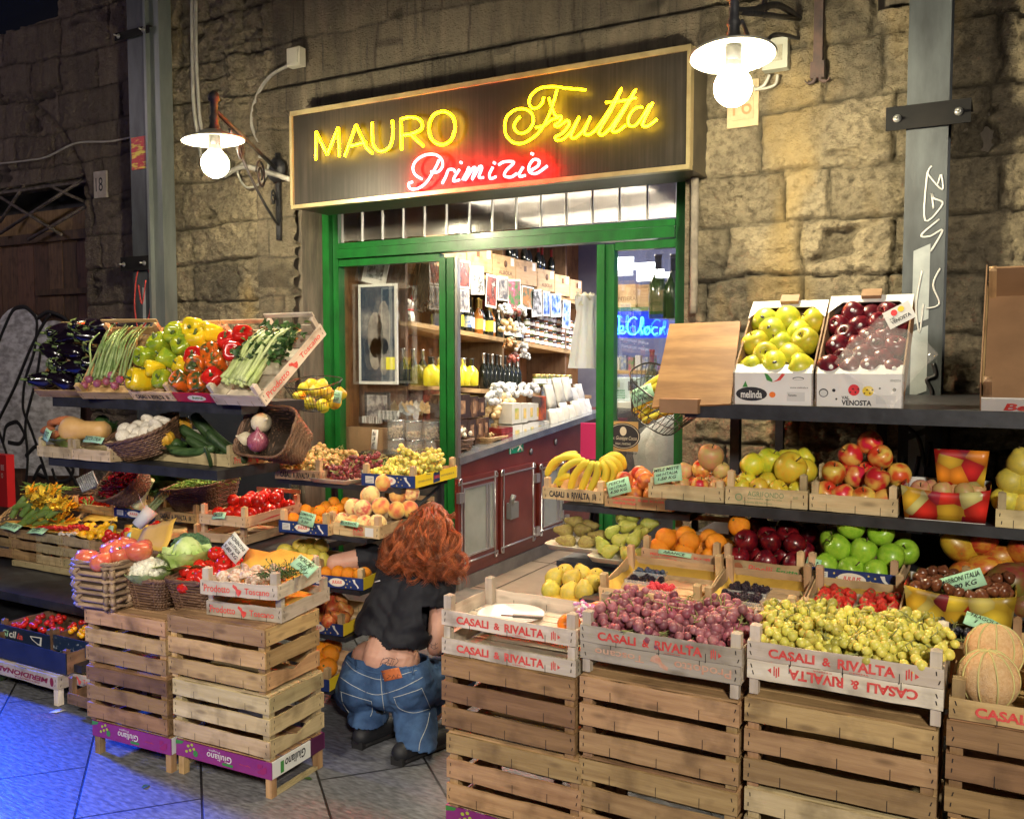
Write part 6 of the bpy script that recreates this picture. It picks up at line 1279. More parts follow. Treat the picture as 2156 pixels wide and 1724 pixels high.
# ------------------------------------------------------------------ racks behind
LR=thing('display_rack','black rack of long shelves carrying the vegetables on the left','rack')
ZU,ZM=1.425,1.125
def shelf_px(par,l,r_,y0,d,z,th): 
    a=at(*l,y0); b=at(*r_,y0); m=MB(); m.box(a.x,b.x,y0,y0+d,z-th,z); m.build('shelf',BLACK,par)
for (x0,x1,y0,y1,z,th) in ((-4.40,at(508,848,3.0).x,3.0,3.42,ZU,.05),(-4.30,-3.10,2.90,3.3,ZM,.045),(-5.7,-4.02,2.92,4.5,.36,.045),(-5.9,-3.75,2.66,3.3,.195,.035),(-3.62,-3.0,3.2,4.5,.69,.03)): m=MB(); m.box(x0,x1,y0,y1,z-th,z); m.build('shelf',BLACK,LR)
for x,y,h in ((-5.6,3.3,.31),(-4.1,3.3,.31)): m=MB(); m.box(x,x+.04,y,y+.04,0,h); m.build('leg',BLACK,LR)
back=MB(); back.box(-5.6,-4.15,4.50,4.52,.0,1.30); tag(back.build('dark_sheet',mat('shade_backing',(.015,.02,.035),(.03,.035,.05),rough=.7,ns=3)),'dark tarpaulin hanging behind the left rack','tarpaulin')  # dark sheet put in for the shade behind the shelves
# top row: tilted crates
TT=math.radians(40)
def tilted(label,l,r_,Y,z,d,kind='fresh',bh=.055,ph=.10,rot=0,tt=None,**k):
    a=at(*l,Y); b=at(*r_,Y); return flat_crate(label,a.x,Y,z,b.x-a.x,d,bh,ph,kind,rot,tilt=tt or TT,back_rail=True,**k)[0]
YU=3.0
CAu=tilted('tilted crate of dark aubergines at the left end of the upper shelf',(84,828),(170,832),YU-.04,ZU,.42,'tan',rot=math.radians(15),tt=math.radians(50))
COn=tilted('tilted crate of red spring onions on the upper shelf',(174,830),(264,836),YU-.06,ZU,.42,'tan',rot=math.radians(17),tt=math.radians(52))
CPy=tilted('tilted crate of yellow and green peppers on the upper shelf',(282,828),(372,836),YU,ZU,.47,'fresh'); casali([o for o in CPy.children if o.name.startswith('front')][0],CPy['_w'],.05,DARK_INK)
CPr=tilted('tilted crate with a red printed front holding mottled red peppers',(374,830),(468,842),YU-.01,ZU,.47,'fresh',front_mat=mat('red_print',(.45,.01,.04),rough=.4))
fb=[o for o in CPr.children if o.name.startswith('front')][0]; w=CPr['_w']; lettering(fb,[ELL(w*.5,.026,.06,.018,0),T('Agrui',w*.40,.014,w*.24,.024,1,-.0022,b=.02)],[CREAM,GREENP])
CCe=tilted('tilted crate of leafy celery with red lettering on its side at the upper shelf end',(456,832),(566,852),YU-.05,ZU-.004,.50,'white',.06,.11,math.radians(-3))
sd=[o for o in CCe.children if o.name.startswith('side')][1]; toscano_side(sd,.488,.06)
def in_tilt(C,kind,spots,r,desc,group,rot=None,z=None):
    for i,s in enumerate(spots):
        a,b,c=s[:3]; k=s[3] if len(s)>3 else kind; fruit(k,local(C,a*C['_w'],b,c),r*(s[4] if len(s)>4 else 1),f'{desc}, {"first" if i==0 else ORD[i]} counting from the front edge up',group,rot(i) if rot else None)
pr=lambda i:(random.uniform(.6,1.7),random.uniform(-.5,.5),random.uniform(-.6,.6))
in_tilt(CAu,'aub',[(.15,.05,.08),(.5,.05,.075),(.9,.05,.08),(.3,.13,.10),(.7,.12,.10),(1.02,.14,.10),(.2,.20,.12),(.55,.20,.13),(.95,.21,.13),(.35,.29,.14),(.75,.29,.14),(.5,.36,.15),(.95,.36,.15),(.15,.33,.14),(.5,.12,.07),(.1,.25,.1),(.6,.38,.12)],.050,'glossy dark aubergine','aubergines',lambda i:(random.uniform(1.0,1.9),random.uniform(-.4,.4),random.uniform(-1.2,1.0)))
in_tilt(CPy,'pepy',[(.25,.05,.085,'pepy',1.25),(.75,.06,.08,'pepg',1.0),(.5,.10,.12,'pepy',.9),(.15,.17,.13,'pepg',1.1),(.6,.17,.12,'pepg',1.0),(1.0,.14,.10,'pepy',.9),(.3,.24,.15,'pepg',1.1),(.75,.25,.13,'pepg',1.05),(.5,.30,.16,'pepg',1.05),(.95,.30,.13,'pepy',1.05),(.75,.37,.15,'pepy',1.1),(1.05,.37,.12,'pepy',1.05),(.35,.36,.14,'pepg',.95)],.052,'yellow or green pepper','yellow and green peppers',pr)
in_tilt(CPr,'pepm',[(.15,.05,.08,'pepm'),(.5,.06,.07,'pepm'),(.85,.07,.085,'pepr'),(.3,.14,.11,'pepm'),(.75,.15,.11,'pepm'),(.1,.20,.10,'pepr'),(.5,.21,.12,'pepm'),(.95,.22,.12,'pepr'),(.65,.29,.12,'pepr'),(.9,.32,.13,'pepr')],.052,'red or mottled pepper','red and mottled peppers',pr)
# spring onions
def bundle(label,name,C,spots,mt,bulb=None,L=.4,r0=.004,n=16,seed=1,leafy=None,fan=.6,cat='vegetable'):
    r=thing(name,label,cat,C.location,C.rotation_euler); rr=random.Random(seed); m=MB(); w=C['_w']
    for i in range(n):
        x0=rr.uniform(*spots)*w; a=Vector((x0,.06+rr.uniform(0,.03),.05+rr.random()*.04)); e=Vector((x0+rr.uniform(-.1,.35)*w*fan,.06+L*rr.uniform(.8,1.05),.07+rr.random()*.05))
        m.tube(spline([a,a.lerp(e,.35)+Vector((rr.uniform(-.01,.01),0,.02)),a.lerp(e,.7)+Vector((rr.uniform(-.02,.02),0,.03)),e],4),[r0*(1.5-.08*k) for k in range(13)],6,0,col=rr.uniform(.7,1.15))
    m.build('stalks',mt,r)
    if leafy:
        m=MB()
        for i in range(420):
            a=Vector((rr.uniform(.08,.95)*w,.06+L*rr.uniform(.35,1.05),.07+rr.random()*.055)); leaf(m,a,sphere_dir(rr)*.8+Vector((0,.2,.5)),(0,0,1),.035,.012,.4,0,rr.uniform(.45,1.4),3)
        m.build('leaves',leafy,r)
    return r
GS=mat('onion_green',(.16,.27,.06),(.40,.50,.20),rough=.4,ns=7,st=(3,3,.5),attr=True,rnd=.1)
bundle('long green tops of the spring onions in the tilted crate','spring_onion_tops',COn,(.1,.8),GS,L=.33,r0=.005,n=34,seed=3,fan=.45,cat='spring onions')
for i in range(11): fruit('ronion',local(COn,COn['_w']*(.06+.09*i),.045+.025*(i%3),.05+.02*(i%2)),.021,'small purple onion bulb, '+nth(i,11)+' in the spring onion crate','purple onion bulbs')
bundle('pile of pale stalked leafy celery in the tilted lettered crate','leaf_celery',CCe,(.08,.7),mat('celery_stalk',(.42,.52,.16),(.62,.68,.34),rough=.4,ns=6,attr=True),L=.36,r0=.0075,n=42,seed=5,leafy=FM['leafd'],cat='celery')
# middle shelf
YM=2.88
CS1=flat_crate('pale crate of sweet potatoes and lettuce at the left end of the middle shelf',at(78,945,YM).x,YM,ZM,.27,.40,.055,.10,'pale')[0]; 
CS2=flat_crate('pale crate with a butternut squash on the middle shelf',CS1.location.x+.275,YM,ZM,.29,.40,.055,.10,'pale')[0]
for i,(px,py) in enumerate(((108,893),(98,905),(130,885),(115,915))): fruit('sweet',at(px,py,YM+.15-.03*i),.055,'orange brown sweet potato, '+['upper left','lower left','upper right','lowest'][i]+' beside the lettuce','sweet potatoes',(1.4,.3,random.uniform(1,2)))
headveg('light green lettuce between the sweet potatoes and the squash','lettuce','lettuce',at(143,915,YM+.12),.075,'leafl',8)
fruit('butter',at(178,905,YM+.12),.125,'tan butternut squash lying on the middle left shelf',None,(PI/2,0,1.9),0)
headveg('dark leafy greens behind the butternut squash','greens','greens',at(215,895,YM+.3),.07,'leafd',9)
card('small green card at the sweet potatoes',98,915,YM-.0,.05,.06,20,-10,[('PATATE',.8)]); card('green price card in front of the butternut squash',196,925,YM-.02,.14,.035,2,-35,[('ZUCCA ITALIA',.9)])
MB1=basket('dark oval wicker basket of white mushrooms and onions tilted on the middle shelf',at(278,962,YM+.05)+Vector((.0,.12,.02)),(math.radians(22),math.radians(-12),.15),.28,.20,.36,.27,.12,.7,10,26)
in_basket(MB1,'mush',.038,13,.125,.085,lambda x,y:.115+.1*y,lambda i:'white mushroom in the oval basket, '+nth(i,13)+' one','white mushrooms in the oval basket',5,lambda:(random.uniform(-1.2,1.0),random.uniform(-.9,.9),random.uniform(0,6)))
CZ=corner_crate('long pale crate of courgettes with a red lettered side on the middle shelf',(310,967),(491,985),1.128,.32,.60,-3,kind='pale',bh=.058,ph=.10); sd=[o for o in CZ.children if o.name.startswith('side')][1]; toscano_side(sd,.308,.058)
for i,(px,py,dy,s,a) in enumerate(((405,952,.03,.13,.05),(440,948,.10,.14,-.25),(388,938,.14,.12,-.1),(430,932,.16,.16,-.3),(455,925,.20,.18,-.5),(475,945,.08,.13,-.45),(500,950,.12,.12,-.1),(360,945,.2,.10,.2),(410,918,.24,.14,-.2))): fruit('zuc',at(px,py,2.99+dy),s,'dark green courgette in the long crate, '+nth(i,9)+' in the heap','courgettes in the long crate',(0,PI/2-a*1.2,.15))
fruit('zuc',at(440,962,2.96),.06,'short courgette hanging over the crate front edge',None,(.5,.2,0))
fruit('squash',at(346,923,3.02),.052,'small yellow striped squash at the left end of the courgette crate',None,(.3,.3,0),0); fruit('squash',at(383,898,3.16),.052,'orange striped squash behind the yellow one',None,(.2,-.4,1),0)
headveg('small cauliflower between the squashes and the courgettes','cauliflower','cauliflower',at(405,915,3.2),.045,'leafl',11,'curd')
headveg('dark green leaf bundle beside the yellow squash','greens','greens',at(372,940,3.05),.05,'leafd',12)
MB2=basket('upright dark wicker basket lying open towards the street with onions',at(545,960,3.0)+Vector((0,.22,.02)),(math.radians(62),0,-.1),.22,.16,.34,.24,.18,.45,14,26)
for i,(px,py,k,rd,dy,ro) in enumerate(((550,890,'onion',.048,0,(.4,1.2,0)),(515,925,'onion',.042,.02,(1.2,.3,0)),(543,930,'ronion',.050,-.05,(.3,.3,0)))): fruit(k,at(px,py,3.08+dy),rd,['big white onion at the top of the open basket','white onion on the left of the open basket','purple skinned onion at the front of the open basket'][i],None,ro,0)
# ------------------------------------------------------------------ flower tier
YL=3.32
for i,(x0,w_) in enumerate(((-5.80,.485),(-5.31,.485),(-4.82,.485))):
    r=thing('slatted_crate','three slat crate under the courgette flowers, '+['left one','middle one','right one'][i],'crate',(x0,YL,.40),(0,0,0),'three slat crates under the courgette flowers')
    for q in range(3):
        for hf in (0,1): obj('front_board',board_me('x',w_/2-.002,.050,.006,'tan' if (i+hf)%2 else 'pale',(q+hf)%3),r,(hf*w_/2,-.001*hf,.003+q*.066))
        obj('back_board',board_me('x',w_,.050,.006,'tan',q,False),r,(0,.30,.003+q*.066)); obj('side_board',board_me('y',.29,.050,.006,'tan',q),r,(w_-.006,.007,.003+q*.066)); obj('side_board',board_me('y',.29,.050,.006,'tan',q),r,(0,.007,.003+q*.066))
    for a,b in ((.008,.008),(w_/2-.012,.008),(w_-.034,.008),(.008,.27),(w_-.034,.27)): obj('corner_post',post_me(.188,.024,'tan'),r,(a,b,0))
    m=MB(); m.box(.01,w_-.01,.01,.29,.13,.133); m.build('tray_floor',W('pale','x'),r)
flat_crate('upside down flat crate carrying the slatted crates',-5.28,YL-.02,.362,.60,.30,.03,.035,'pale',flip=True,group=None)
sh_=MB(); sh_.sheet([[(-5.45+.1*i,YL+.01+.05*j,.592+.006*((i*5+j*3)%4)) for i in range(11)] for j in range(5)],0,.001); tag(sh_.build('straw_paper',PAPER),'yellow straw paper spread over the crate tops','paper')
FB=basket('shallow pale woven tray standing tilted behind the courgette flowers',at(70,1100,3.5)+Vector((-.10,0,-.03)),(math.radians(40),math.radians(-15),.2),.30,.26,.42,.36,.05,.9,5,30,WICKL)
def courgette_flowers():
    rr=random.Random(3); sp=[((25,1088),(60,1040)),((45,1085),(85,1048)),((50,1098),(100,1060)),((55,1075),(95,1045)),((60,1100),(115,1075)),((40,1105),(90,1098)),((70,1102),(140,1098)),((85,1082),(125,1062)),((30,1070),(75,1062)),((100,1090),(140,1070))]
    for i,(a,b) in enumerate(sp):
        A=at(*a,YL+.02+.015*(i%4)); B=at(*b,YL+.06+.02*(i%4)); r=thing('courgette_with_flower','light green courgette with its yellow flower, '+nth(i,10)+' in the heap','courgette',A,(0,0,0),'courgettes with flowers'); d=B-A
        m=MB(); m.tube(spline([(0,0,0),d*.35+Vector((0,0,.012)),d*.7+Vector((0,0,.01)),d],5),[.018]*3+[.020]*9+[.014,.012,.01,.008],8,0); m.build('courgette',FM['zucl'],r)
        m=MB(); dn=d.normalized()
        for k in range(7): s=sphere_dir(rr)*.35; leaf(m,d*.97,dn+s,(0,-.3,1),rr.uniform(.07,.10),.022,rr.uniform(-.4,.5),0,rr.uniform(.7,1.25),5,.25)
        m.build('flower',FM['flower'],r)
courgette_flowers()
for i,(px,py) in enumerate(((80,1062),(95,1052),(112,1068),(128,1062),(140,1075),(108,1045),(68,1050),(122,1100),(96,1106))):
    m=MB(); rr=random.Random(i)
    for k in range(9): leaf(m,(0,0,0),sphere_dir(rr)*.8+Vector((.3,-.2,.8)),(0,-.4,1),rr.uniform(.06,.10),.024,rr.uniform(-.4,.6),0,rr.uniform(.7,1.3),5,.3)
    tag(m.build('courgette_flower',FM['flower'],None,at(px,py,YL+.08)),'loose yellow courgette flower, '+nth(i,9)+' in the heap','flower','loose courgette flowers')
for i in range(24): fruit('tom',at(78+4.6*i,1112+random.uniform(-3,3)-.10*i+(.04*i*i*.02),YL+.015),.013,'tiny red tomato in the row on straw paper','tiny tomatoes on straw paper')
card('mint green card at the far left edge of the crates',22,1108,YL-.03,.16,.06,4,-62,[('ZUCCHINI FIORE',.9)]); card('pale mint card in front of the tiny tomatoes',78,1117,YL-.02,.15,.05,-2,-60,[('CILIEGINI',.5)])
for i in range(26):
    px=160+random.uniform(0,85); py=1131-random.uniform(0,24)-(px-160)*.04; fruit('ytom',at(px,py,YL-.01+(1135-py)*.004),.021,'yellow cherry tomato in the shallow crate','yellow cherry tomatoes')
for i,(px,py) in enumerate(((222,1135),(234,1128),(240,1140),(228,1122),(244,1130),(262,1125),(268,1118))): fruit('tom',at(px,py,YL-.03),.022,'red cherry tomato beside the yellow ones','red cherry tomatoes by the yellow ones')
card('pale card standing among the yellow tomatoes',232,1114,YL+.02,.045,.04,-10,-20)
sheet_thing('onion_net','white pearl onions in a clear tray','tray',[[at(118+8*i,1132-3*j,YL+.02*j) for i in range(6)] for j in range(4)],CLEARP)
for i in range(16): fruit('mush',at(125+random.uniform(0,40),1127-random.uniform(0,6),YL+.02),.010,'tiny white onion in the clear tray','tiny white onions')
FB2=basket('small shallow woven bowl lined with yellow paper',at(208,1102,3.55)+Vector((0,.0,-.02)),(math.radians(35),0,0),.18,.16,.30,.26,.05,.9,5,24,WICKL)
sheet_thing('straw_paper','crumpled yellow paper in the small woven bowl','paper',[[at(175+12*i,1098-7*j-3*((i+j)%2),3.52+.03*j) for i in range(7)] for j in range(5)],PAPER)
for i in range(14): fruit('chest',at(172+i*3.2,1112-i*.35+random.uniform(-3,3),3.42),.010,'small brown nut spilled before the woven bowl','spilled nuts')
def asparagus():
    r=thing('asparagus_bundle','bundle of green asparagus in a white paper sleeve with a card','asparagus',at(290,1105,3.18)); rr=random.Random(4); m=MB(); A=Vector(); B=at(345,1045,3.28)-r.location
    for i in range(16):
        o=Vector((rr.uniform(-.025,.025),rr.uniform(-.02,.02),rr.uniform(-.02,.02))); m.tube([A+o,A+o+(B-A)*.7,A+o+(B-A)*rr.uniform(.92,1.08)],[.006,.0065,.004],6,0)
        m.ball(A+o+(B-A)*rr.uniform(.92,1.05),(.007,.007,.012),6)
    m.build('spears',FM['asp'],r)
    m=MB(); m.tube([A*1-(B-A)*.03,(B-A)*.3,(B-A)*.55],[.030,.036,.040],12,0); m.build('paper_sleeve',WHITE,r)
    m=MB(); m.sheet([[B*.5+Vector((-.02,-.03,.03)),B*.5+Vector((.0,-.035,.0))],[B*.5+Vector((-.06,-.03,.09)),B*.5+Vector((-.05,-.035,.085))]],0,.001); m.build('ribbon',PLAST,r)
asparagus()
sheet_thing('straw_paper','folded yellow paper right of the yellow tomatoes','paper',[[at(262+10*i,1140-9*j+4*((i*j)%2),3.2+.03*j) for i in range(7)] for j in range(5)],PAPER)
sheet_thing('straw_mat','brown straw paper on the small flat crate below the lettered crate','paper',[[at(322+12*i,1136-6*j-.5*i,3.16+.05*j) for i in range(7)] for j in range(5)],BROWNP)
for i,(px,py) in enumerate(((320,1112),(330,1105),(338,1115),(326,1120),(310,1124))): fruit('tom',at(px,py,3.2),.024,'small red tomato beside the asparagus, '+nth(i,5),'red tomatoes beside the asparagus')
corner_crate('small flat brown crate under the straw paper',(318,1165),(400,1160),.60,.28,.27,3,kind='tan',bh=.045,ph=.06)
# fennel crates, beans
YF=3.42
CF=cpx('blue starred crate of fennel behind the asparagus',(240,1086),(325,1092),YF,.35,kind='tan',bh=.05,ph=.10,front_mat=NAVY)[0]; julius([o for o in CF.children if o.name.startswith('front')][0],CF['_w'],.05)
CK=cpx('crate with black lettering under the basket of green beans',(327,1092),(413,1096),YF-.05,.35,kind='tan',bh=.05,ph=.10)[0]; casali([o for o in CK.children if o.name.startswith('front')][0],CK['_w'],.05,DARK_INK)
cpx('empty flat crate below the black lettered crate on the left',(330,1130),(415,1134),YF-.1,.35,kind='tan',bh=.045,ph=.095)
for i,(a,b,t) in enumerate((((262,1066),(300,1000),'large'),((290,1064),(320,1010),'half hidden'))):
    r=thing('fennel',f'{t} white fennel bulb with a long stalk in the blue starred crate','fennel',at(*a,YF+.06)); d=at(*b,YF+.06)-r.location; m=MB(); m.tube(spline([d*-.02,d*.1,d*.3,d*.6,d],5),[.02,.035,.048,.052,.05,.046,.04,.034,.03,.027,.024,.022,.020,.019,.018,.018,.017,.017,.016,.016,.016][:21],10,0); m.build('bulb',FM['fennel'],r)
herbs('feathery dark greens behind the fennel',at(312,1040,YF+.2),60,.13,1,'leafd',seed=7,lw=.008)
BB=basket('long wicker basket of green beans under the middle shelf',at(392,1068,YF)+Vector((.02,.12,-.01)),(math.radians(8),math.radians(-8),.0),.30,.20,.40,.28,.13,.4,12,30)
def beans(label,loc,n,sx,sy,rot=(0,0,0),seed=1,L=.06):
    m=MB(); rr=random.Random(seed)
    for i in range(n):
        a=rr.uniform(0,6.28); c=Vector((rr.uniform(-sx,sx),rr.uniform(-sy,sy),rr.uniform(0,.02))); d=Vector((math.cos(a),math.sin(a)*.5,rr.uniform(-.2,.35)))*L; m.tube([c-d,c+Vector((0,0,.006)),c+d],[.002,.004,.002],5,0,col=rr.uniform(.6,1.3))
    return tag(m.build('green_beans',FM['leaf'],None,loc,rot),label,'beans',None,'stuff')
beans('heap of thin green beans in the long wicker basket',BB.location+Vector((0,0,.125)),240,.17,.10,(math.radians(8),math.radians(-8),0),2)
headveg('dark green leafy vegetables in shadow behind the bean basket','greens','greens',at(345,1000,YF+.3),.10,'leafd',15); headveg('second clump of dark greens left of the bean basket','greens','greens',at(395,985,YF+.35),.10,'leafd',16)
CH1=basket('round wicker basket tipped forward full of dark red chillies',at(235,1030,3.30)+Vector((.02,.14,-.035)),(math.radians(42),math.radians(-18),.1),.22,.20,.34,.30,.12,.95,12,28)
in_basket(CH1,'chil',.034,170,.145,.125,lambda x,y:.125-.9*(x*x+y*y),'dark red chilli pepper in the tipped round basket','dark red chillies',6,lambda:(random.uniform(1.2,1.9),random.uniform(-.6,.6),random.uniform(0,6)),.35,.42)
beans('pile of broad beans on the left behind the courgette flowers',at(100,1032,3.62),90,.16,.05,seed=4,L=.09); basket('dark flat basket under the broad beans',at(105,1062,3.62)+Vector((0,.1,-.02)),(0,0,0),.30,.20,.38,.26,.08,.5,8,26)
m=MB(); 
for i in range(9): m.tube([at(162+4*i,1008-2*i,3.5),at(175+4*i,1035-1.5*i,3.42)],.006,5)
tag(m.build('ribbed_liner',mat('grey_ribbed',(.35,.37,.40),rough=.4)),'grey ribbed plastic liner left of the chilli basket','liner')
cpx('tan crate of red peppers in shadow under the chilli basket',(150,1075),(240,1085),3.55,.3,kind='tan',bh=.05,ph=.09)
for i in range(5): fruit('pepr',at(178+12*i,1058-1*i,3.62),.035,'shadowed red pepper under the chilli basket, '+nth(i,5),'shadowed red peppers')
herbs('loose long green bean hanging beside the flower tray',at(180,1062,3.5),4,.10,.5,'leaf',seed=3,stem=.003)
# vine tomatoes crates
CT2=corner_crate('empty lower crate under the vine tomatoes',(420,1138),(513,1150),.70,.46,.285,6,kind='fresh',bh=.045,ph=.10)
CT1=corner_crate('fresh wood crate of vine tomatoes with faint red print',(420,1102),(517,1109),.80,.46,.285,6,kind='fresh',bh=.052,ph=.10,back_rail=True)
pile(CT1,'tom',.033,[(5,4,.08,.40,.05,.25,.05),(4,3,.16,.38,.08,.23,.10)],'red vine tomato','vine tomatoes',sticker=None)
card('green card with a chilli pepper in the vine tomato crate',460,1085,3.19,.09,.035,-6,-30,[('POMODORI',.8)])
FL_=[o for o in CT1.children if o.name.startswith('side')][1]; m=MB(); text_mb(m,'%*',side(.30,.012,.09,.03,.005),0,.02); m.add([(.0062,.08,.012),(.0062,.24,.016),(.0062,.30,.024),(.0062,.20,.024)],[(0,1,2,3)],1); m.build('print',[_mc['brown_ink'],RED_INK],FL_)
# grape shelf and stone fruit crates left of the woman
ZG=1.04; LS=thing('display_rack','narrow dark shelf stand of grapes and peaches beside the shop window','rack')
for (x0,x1,y0,y1,z,th) in ((-3.14,-2.40,3.33,3.72,ZG-.002,.025),(-2.95,-2.44,3.13,3.55,.838,.02),(-3.0,-2.46,3.10,3.5,.610,.02),(-2.85,-2.5,3.05,3.4,.410,.02),(-2.8,-2.52,2.97,3.3,.2,.02)): m=MB(); m.box(x0,x1,y0,y1,z-th,z); m.build('shelf',BLACK,LS)
for a,b in ((-2.42,3.66),(-3.1,3.68),(-2.47,3.3)): m=MB(); m.box(a,a+.025,b,b+.025,0,1.02 if b>3.4 else .80); m.build('leg',BLACK,LS)
m=MB(); m.tube([(-2.455,3.32,.84),(-2.41,3.68,1.01)],.010,4); m.build('brace',BLACK,LS)
CG1=corner_crate('crate with black lettering full of amber grapes on the window shelf',(579,1007),(670,1014),ZG,.34,.27,4,kind='fresh',bh=.05,ph=.105); casali([o for o in CG1.children if o.name.startswith('front')][0],.27,.05,DARK_INK)
CG2=corner_crate('blue starred crate of pale green grapes with a yellow side',(761,1021),(866,1027),ZG,.42,.285,5,kind='fresh',bh=.056,ph=.10,front_mat=NAVY,side_mat=YPRINT); julius([o for o in CG2.children if o.name.startswith('front')][0],.285,.056); julius_side([o for o in CG2.children if o.name.startswith('side')][1],.40,.056)
grapes(CG1,'wgrape',[(.08,[.07,.19],.04),(.18,[.06,.20],.06),(.28,[.08,.21],.085)],'bunch of amber grapes','bunches of amber grapes',.012,40,.14,.01,2)
grapes(CG2,'ggrape',[(.09,[.08,.20],.045),(.20,[.06,.22],.07),(.32,[.09,.22],.085)],'bunch of pale green grapes in the blue crate','bunches of pale green grapes on the window shelf',.0125,44,.15,.01,3)
tr=tray('white foam tray of red grapes between the two grape crates',722,1012,3.42,.26,.24)
for i,(a,b,c) in enumerate(((-.06,-.02,.05),(.05,-.03,.045),(.0,.07,.08),(.09,.08,.09))): tag(obj('grape_bunch',bunch_me('rgrape',i,.011,42,.14),None,tr.location+Vector((a,b,c)),(.1,.1,i*1.3)),'bunch of dark red grapes on the foam tray, '+['front left','front right','back left','back right'][i],'grapes','bunches of dark red grapes')
card('white price card among the dark red grapes',765,980,3.5,.06,.06,28,-15,[('UVA',.7)],WHITE)
ZC=.84
CC1=corner_crate('blue starred crate of clementines beside the peach crate',(587,1118),(685,1126),ZC,.40,.27,4,kind='fresh',bh=.052,ph=.10,front_mat=NAVY); julius([o for o in CC1.children if o.name.startswith('front')][0],.27,.052)
pile(CC1,'orange',.029,[(5,4,.06,.34,.04,.23,.05),(3,3,.12,.34,.06,.21,.085)],'small clementine','clementines beside the peaches')
CP=corner_crate('fresh wood crate of big peaches with red lettering beside the woman',(689,1123),(793,1136),ZC,.46,.285,1.5,kind='fresh',bh=.056,ph=.10,back_rail=True)
fb=[o for o in CP.children if o.name.startswith('front')][0]; lettering(fb,[T('APO',.145,.024,.055,.022,0,b=.03),R(.142,.018,.062,.002,0),T('SCALIGERA',.145,.008,.058,.007,0,b=.02),R(.21,.006,.045,.04,1)],[RED_INK,WHITE]); sd=[o for o in CP.children if o.name.startswith('side')][1]; m=MB(); text_mb(m,'APO',side(.27,.02,.07,.024,.005),0,.03); m.build('lettering',[RED_INK],sd)
for i,(a,b,c,k,t) in enumerate(((.05,.05,.05,'wpeach','front left small'),(.12,.05,.045,'peach','front centre'),(.19,.05,.05,'wpeach','front right'),(.26,.06,.055,'wpeach','far front right'),(.08,.10,.11,'wpeach','large left, second row'),(.155,.08,.11,'wpeach','split stalk one in the middle'),(.225,.13,.12,'peach','large right, second row'),(.12,.17,.155,'peach','left of the top'),(.15,.15,.165,'wpeach','below the top'),(.19,.20,.215,'peach','topmost'),(.26,.22,.16,'peach','behind right'),(.31,.26,.17,'wpeach','back right, shaded'),(.29,.17,.10,'peach','right side'),(.33,.22,.10,'peach','far right'),(.24,.30,.10,'peach','back middle'))): fruit(k,local(CP,a*.9,b,c),.042,'yellow peach beside the woman, '+t,'peaches beside the woman')
card('green price card on the clementines',645,1092,3.07,.09,.06,8,-15,[('CLEMENTINI',.95),('cat I-ITALIA',.8),('5.50',.5)]); card('green price card at the front of the peach crate',735,1102,3.11,.10,.022,2,-20,[('PESCHE BIANCHE',.95)])
CP1=cpx('tan crate of yellow pears above the porcini mushrooms',(558,1215),(675,1222),3.12,.36,z=.62,kind='tan',bh=.05,ph=.10)[0]
for i,(px,py,dy) in enumerate(((588,1178,0),(615,1172,.0),(600,1160,.05),(662,1170,.05),(640,1182,-.02),(680,1180,0),(632,1150,.12),(655,1148,.14),(676,1150,.12),(640,1160,.1))): fruit('peary',at(px,py,3.18+dy),.038,'yellow pear above the porcini crate, '+nth(i,10)+' in the heap','yellow pears above the porcini crate',(random.uniform(-1.4,1.4),random.uniform(-1,1),i))
CC2=corner_crate('blue starred crate of clementines the woman reaches into',(657,1232),(757,1240),.615,.36,.26,8,kind='fresh',bh=.052,ph=.095,front_mat=NAVY,side_mat=YPRINT); julius([o for o in CC2.children if o.name.startswith('front')][0],.26,.052)
pile(CC2,'orange',.031,[(4,4,.05,.30,.04,.22,.05)],'clementine under the woman\'s arm','clementines under the arm')
CR2=corner_crate('blue starred crate of red pears below the clementines',(614,1325),(714,1340),.415,.36,.27,6,kind='fresh',bh=.052,ph=.095,front_mat=NAVY,side_mat=YPRINT); julius([o for o in CR2.children if o.name.startswith('front')][0],.27,.052)
for i,(px,py,dy) in enumerate(((665,1300,0),(692,1305,-.01),(720,1300,.02),(672,1280,.06),(700,1278,.05),(728,1285,.08),(690,1262,.12),(715,1265,.12),(665,1262,.12))): fruit('pearr',at(px,py,3.07+dy),.037,'red and yellow pear below the clementines, '+nth(i,9)+' in the heap','red pears',(random.uniform(-1,1),random.uniform(-1,1),i))
CR3=corner_crate('blue and yellow crate of large oranges low beside the woman',(590,1440),(690,1458),.205,.36,.25,7,kind='fresh',bh=.052,ph=.10,front_mat=NAVY,side_mat=YPRINT)
for i,(px,py,dy) in enumerate(((672,1395,.02),(690,1405,-.02),(695,1378,.06),(672,1370,.1),(700,1360,.14),(680,1420,0))): fruit('orange',at(px,py,3.03+dy),.044,'large orange low beside the woman, '+nth(i,6)+' in the crate','large low oranges')
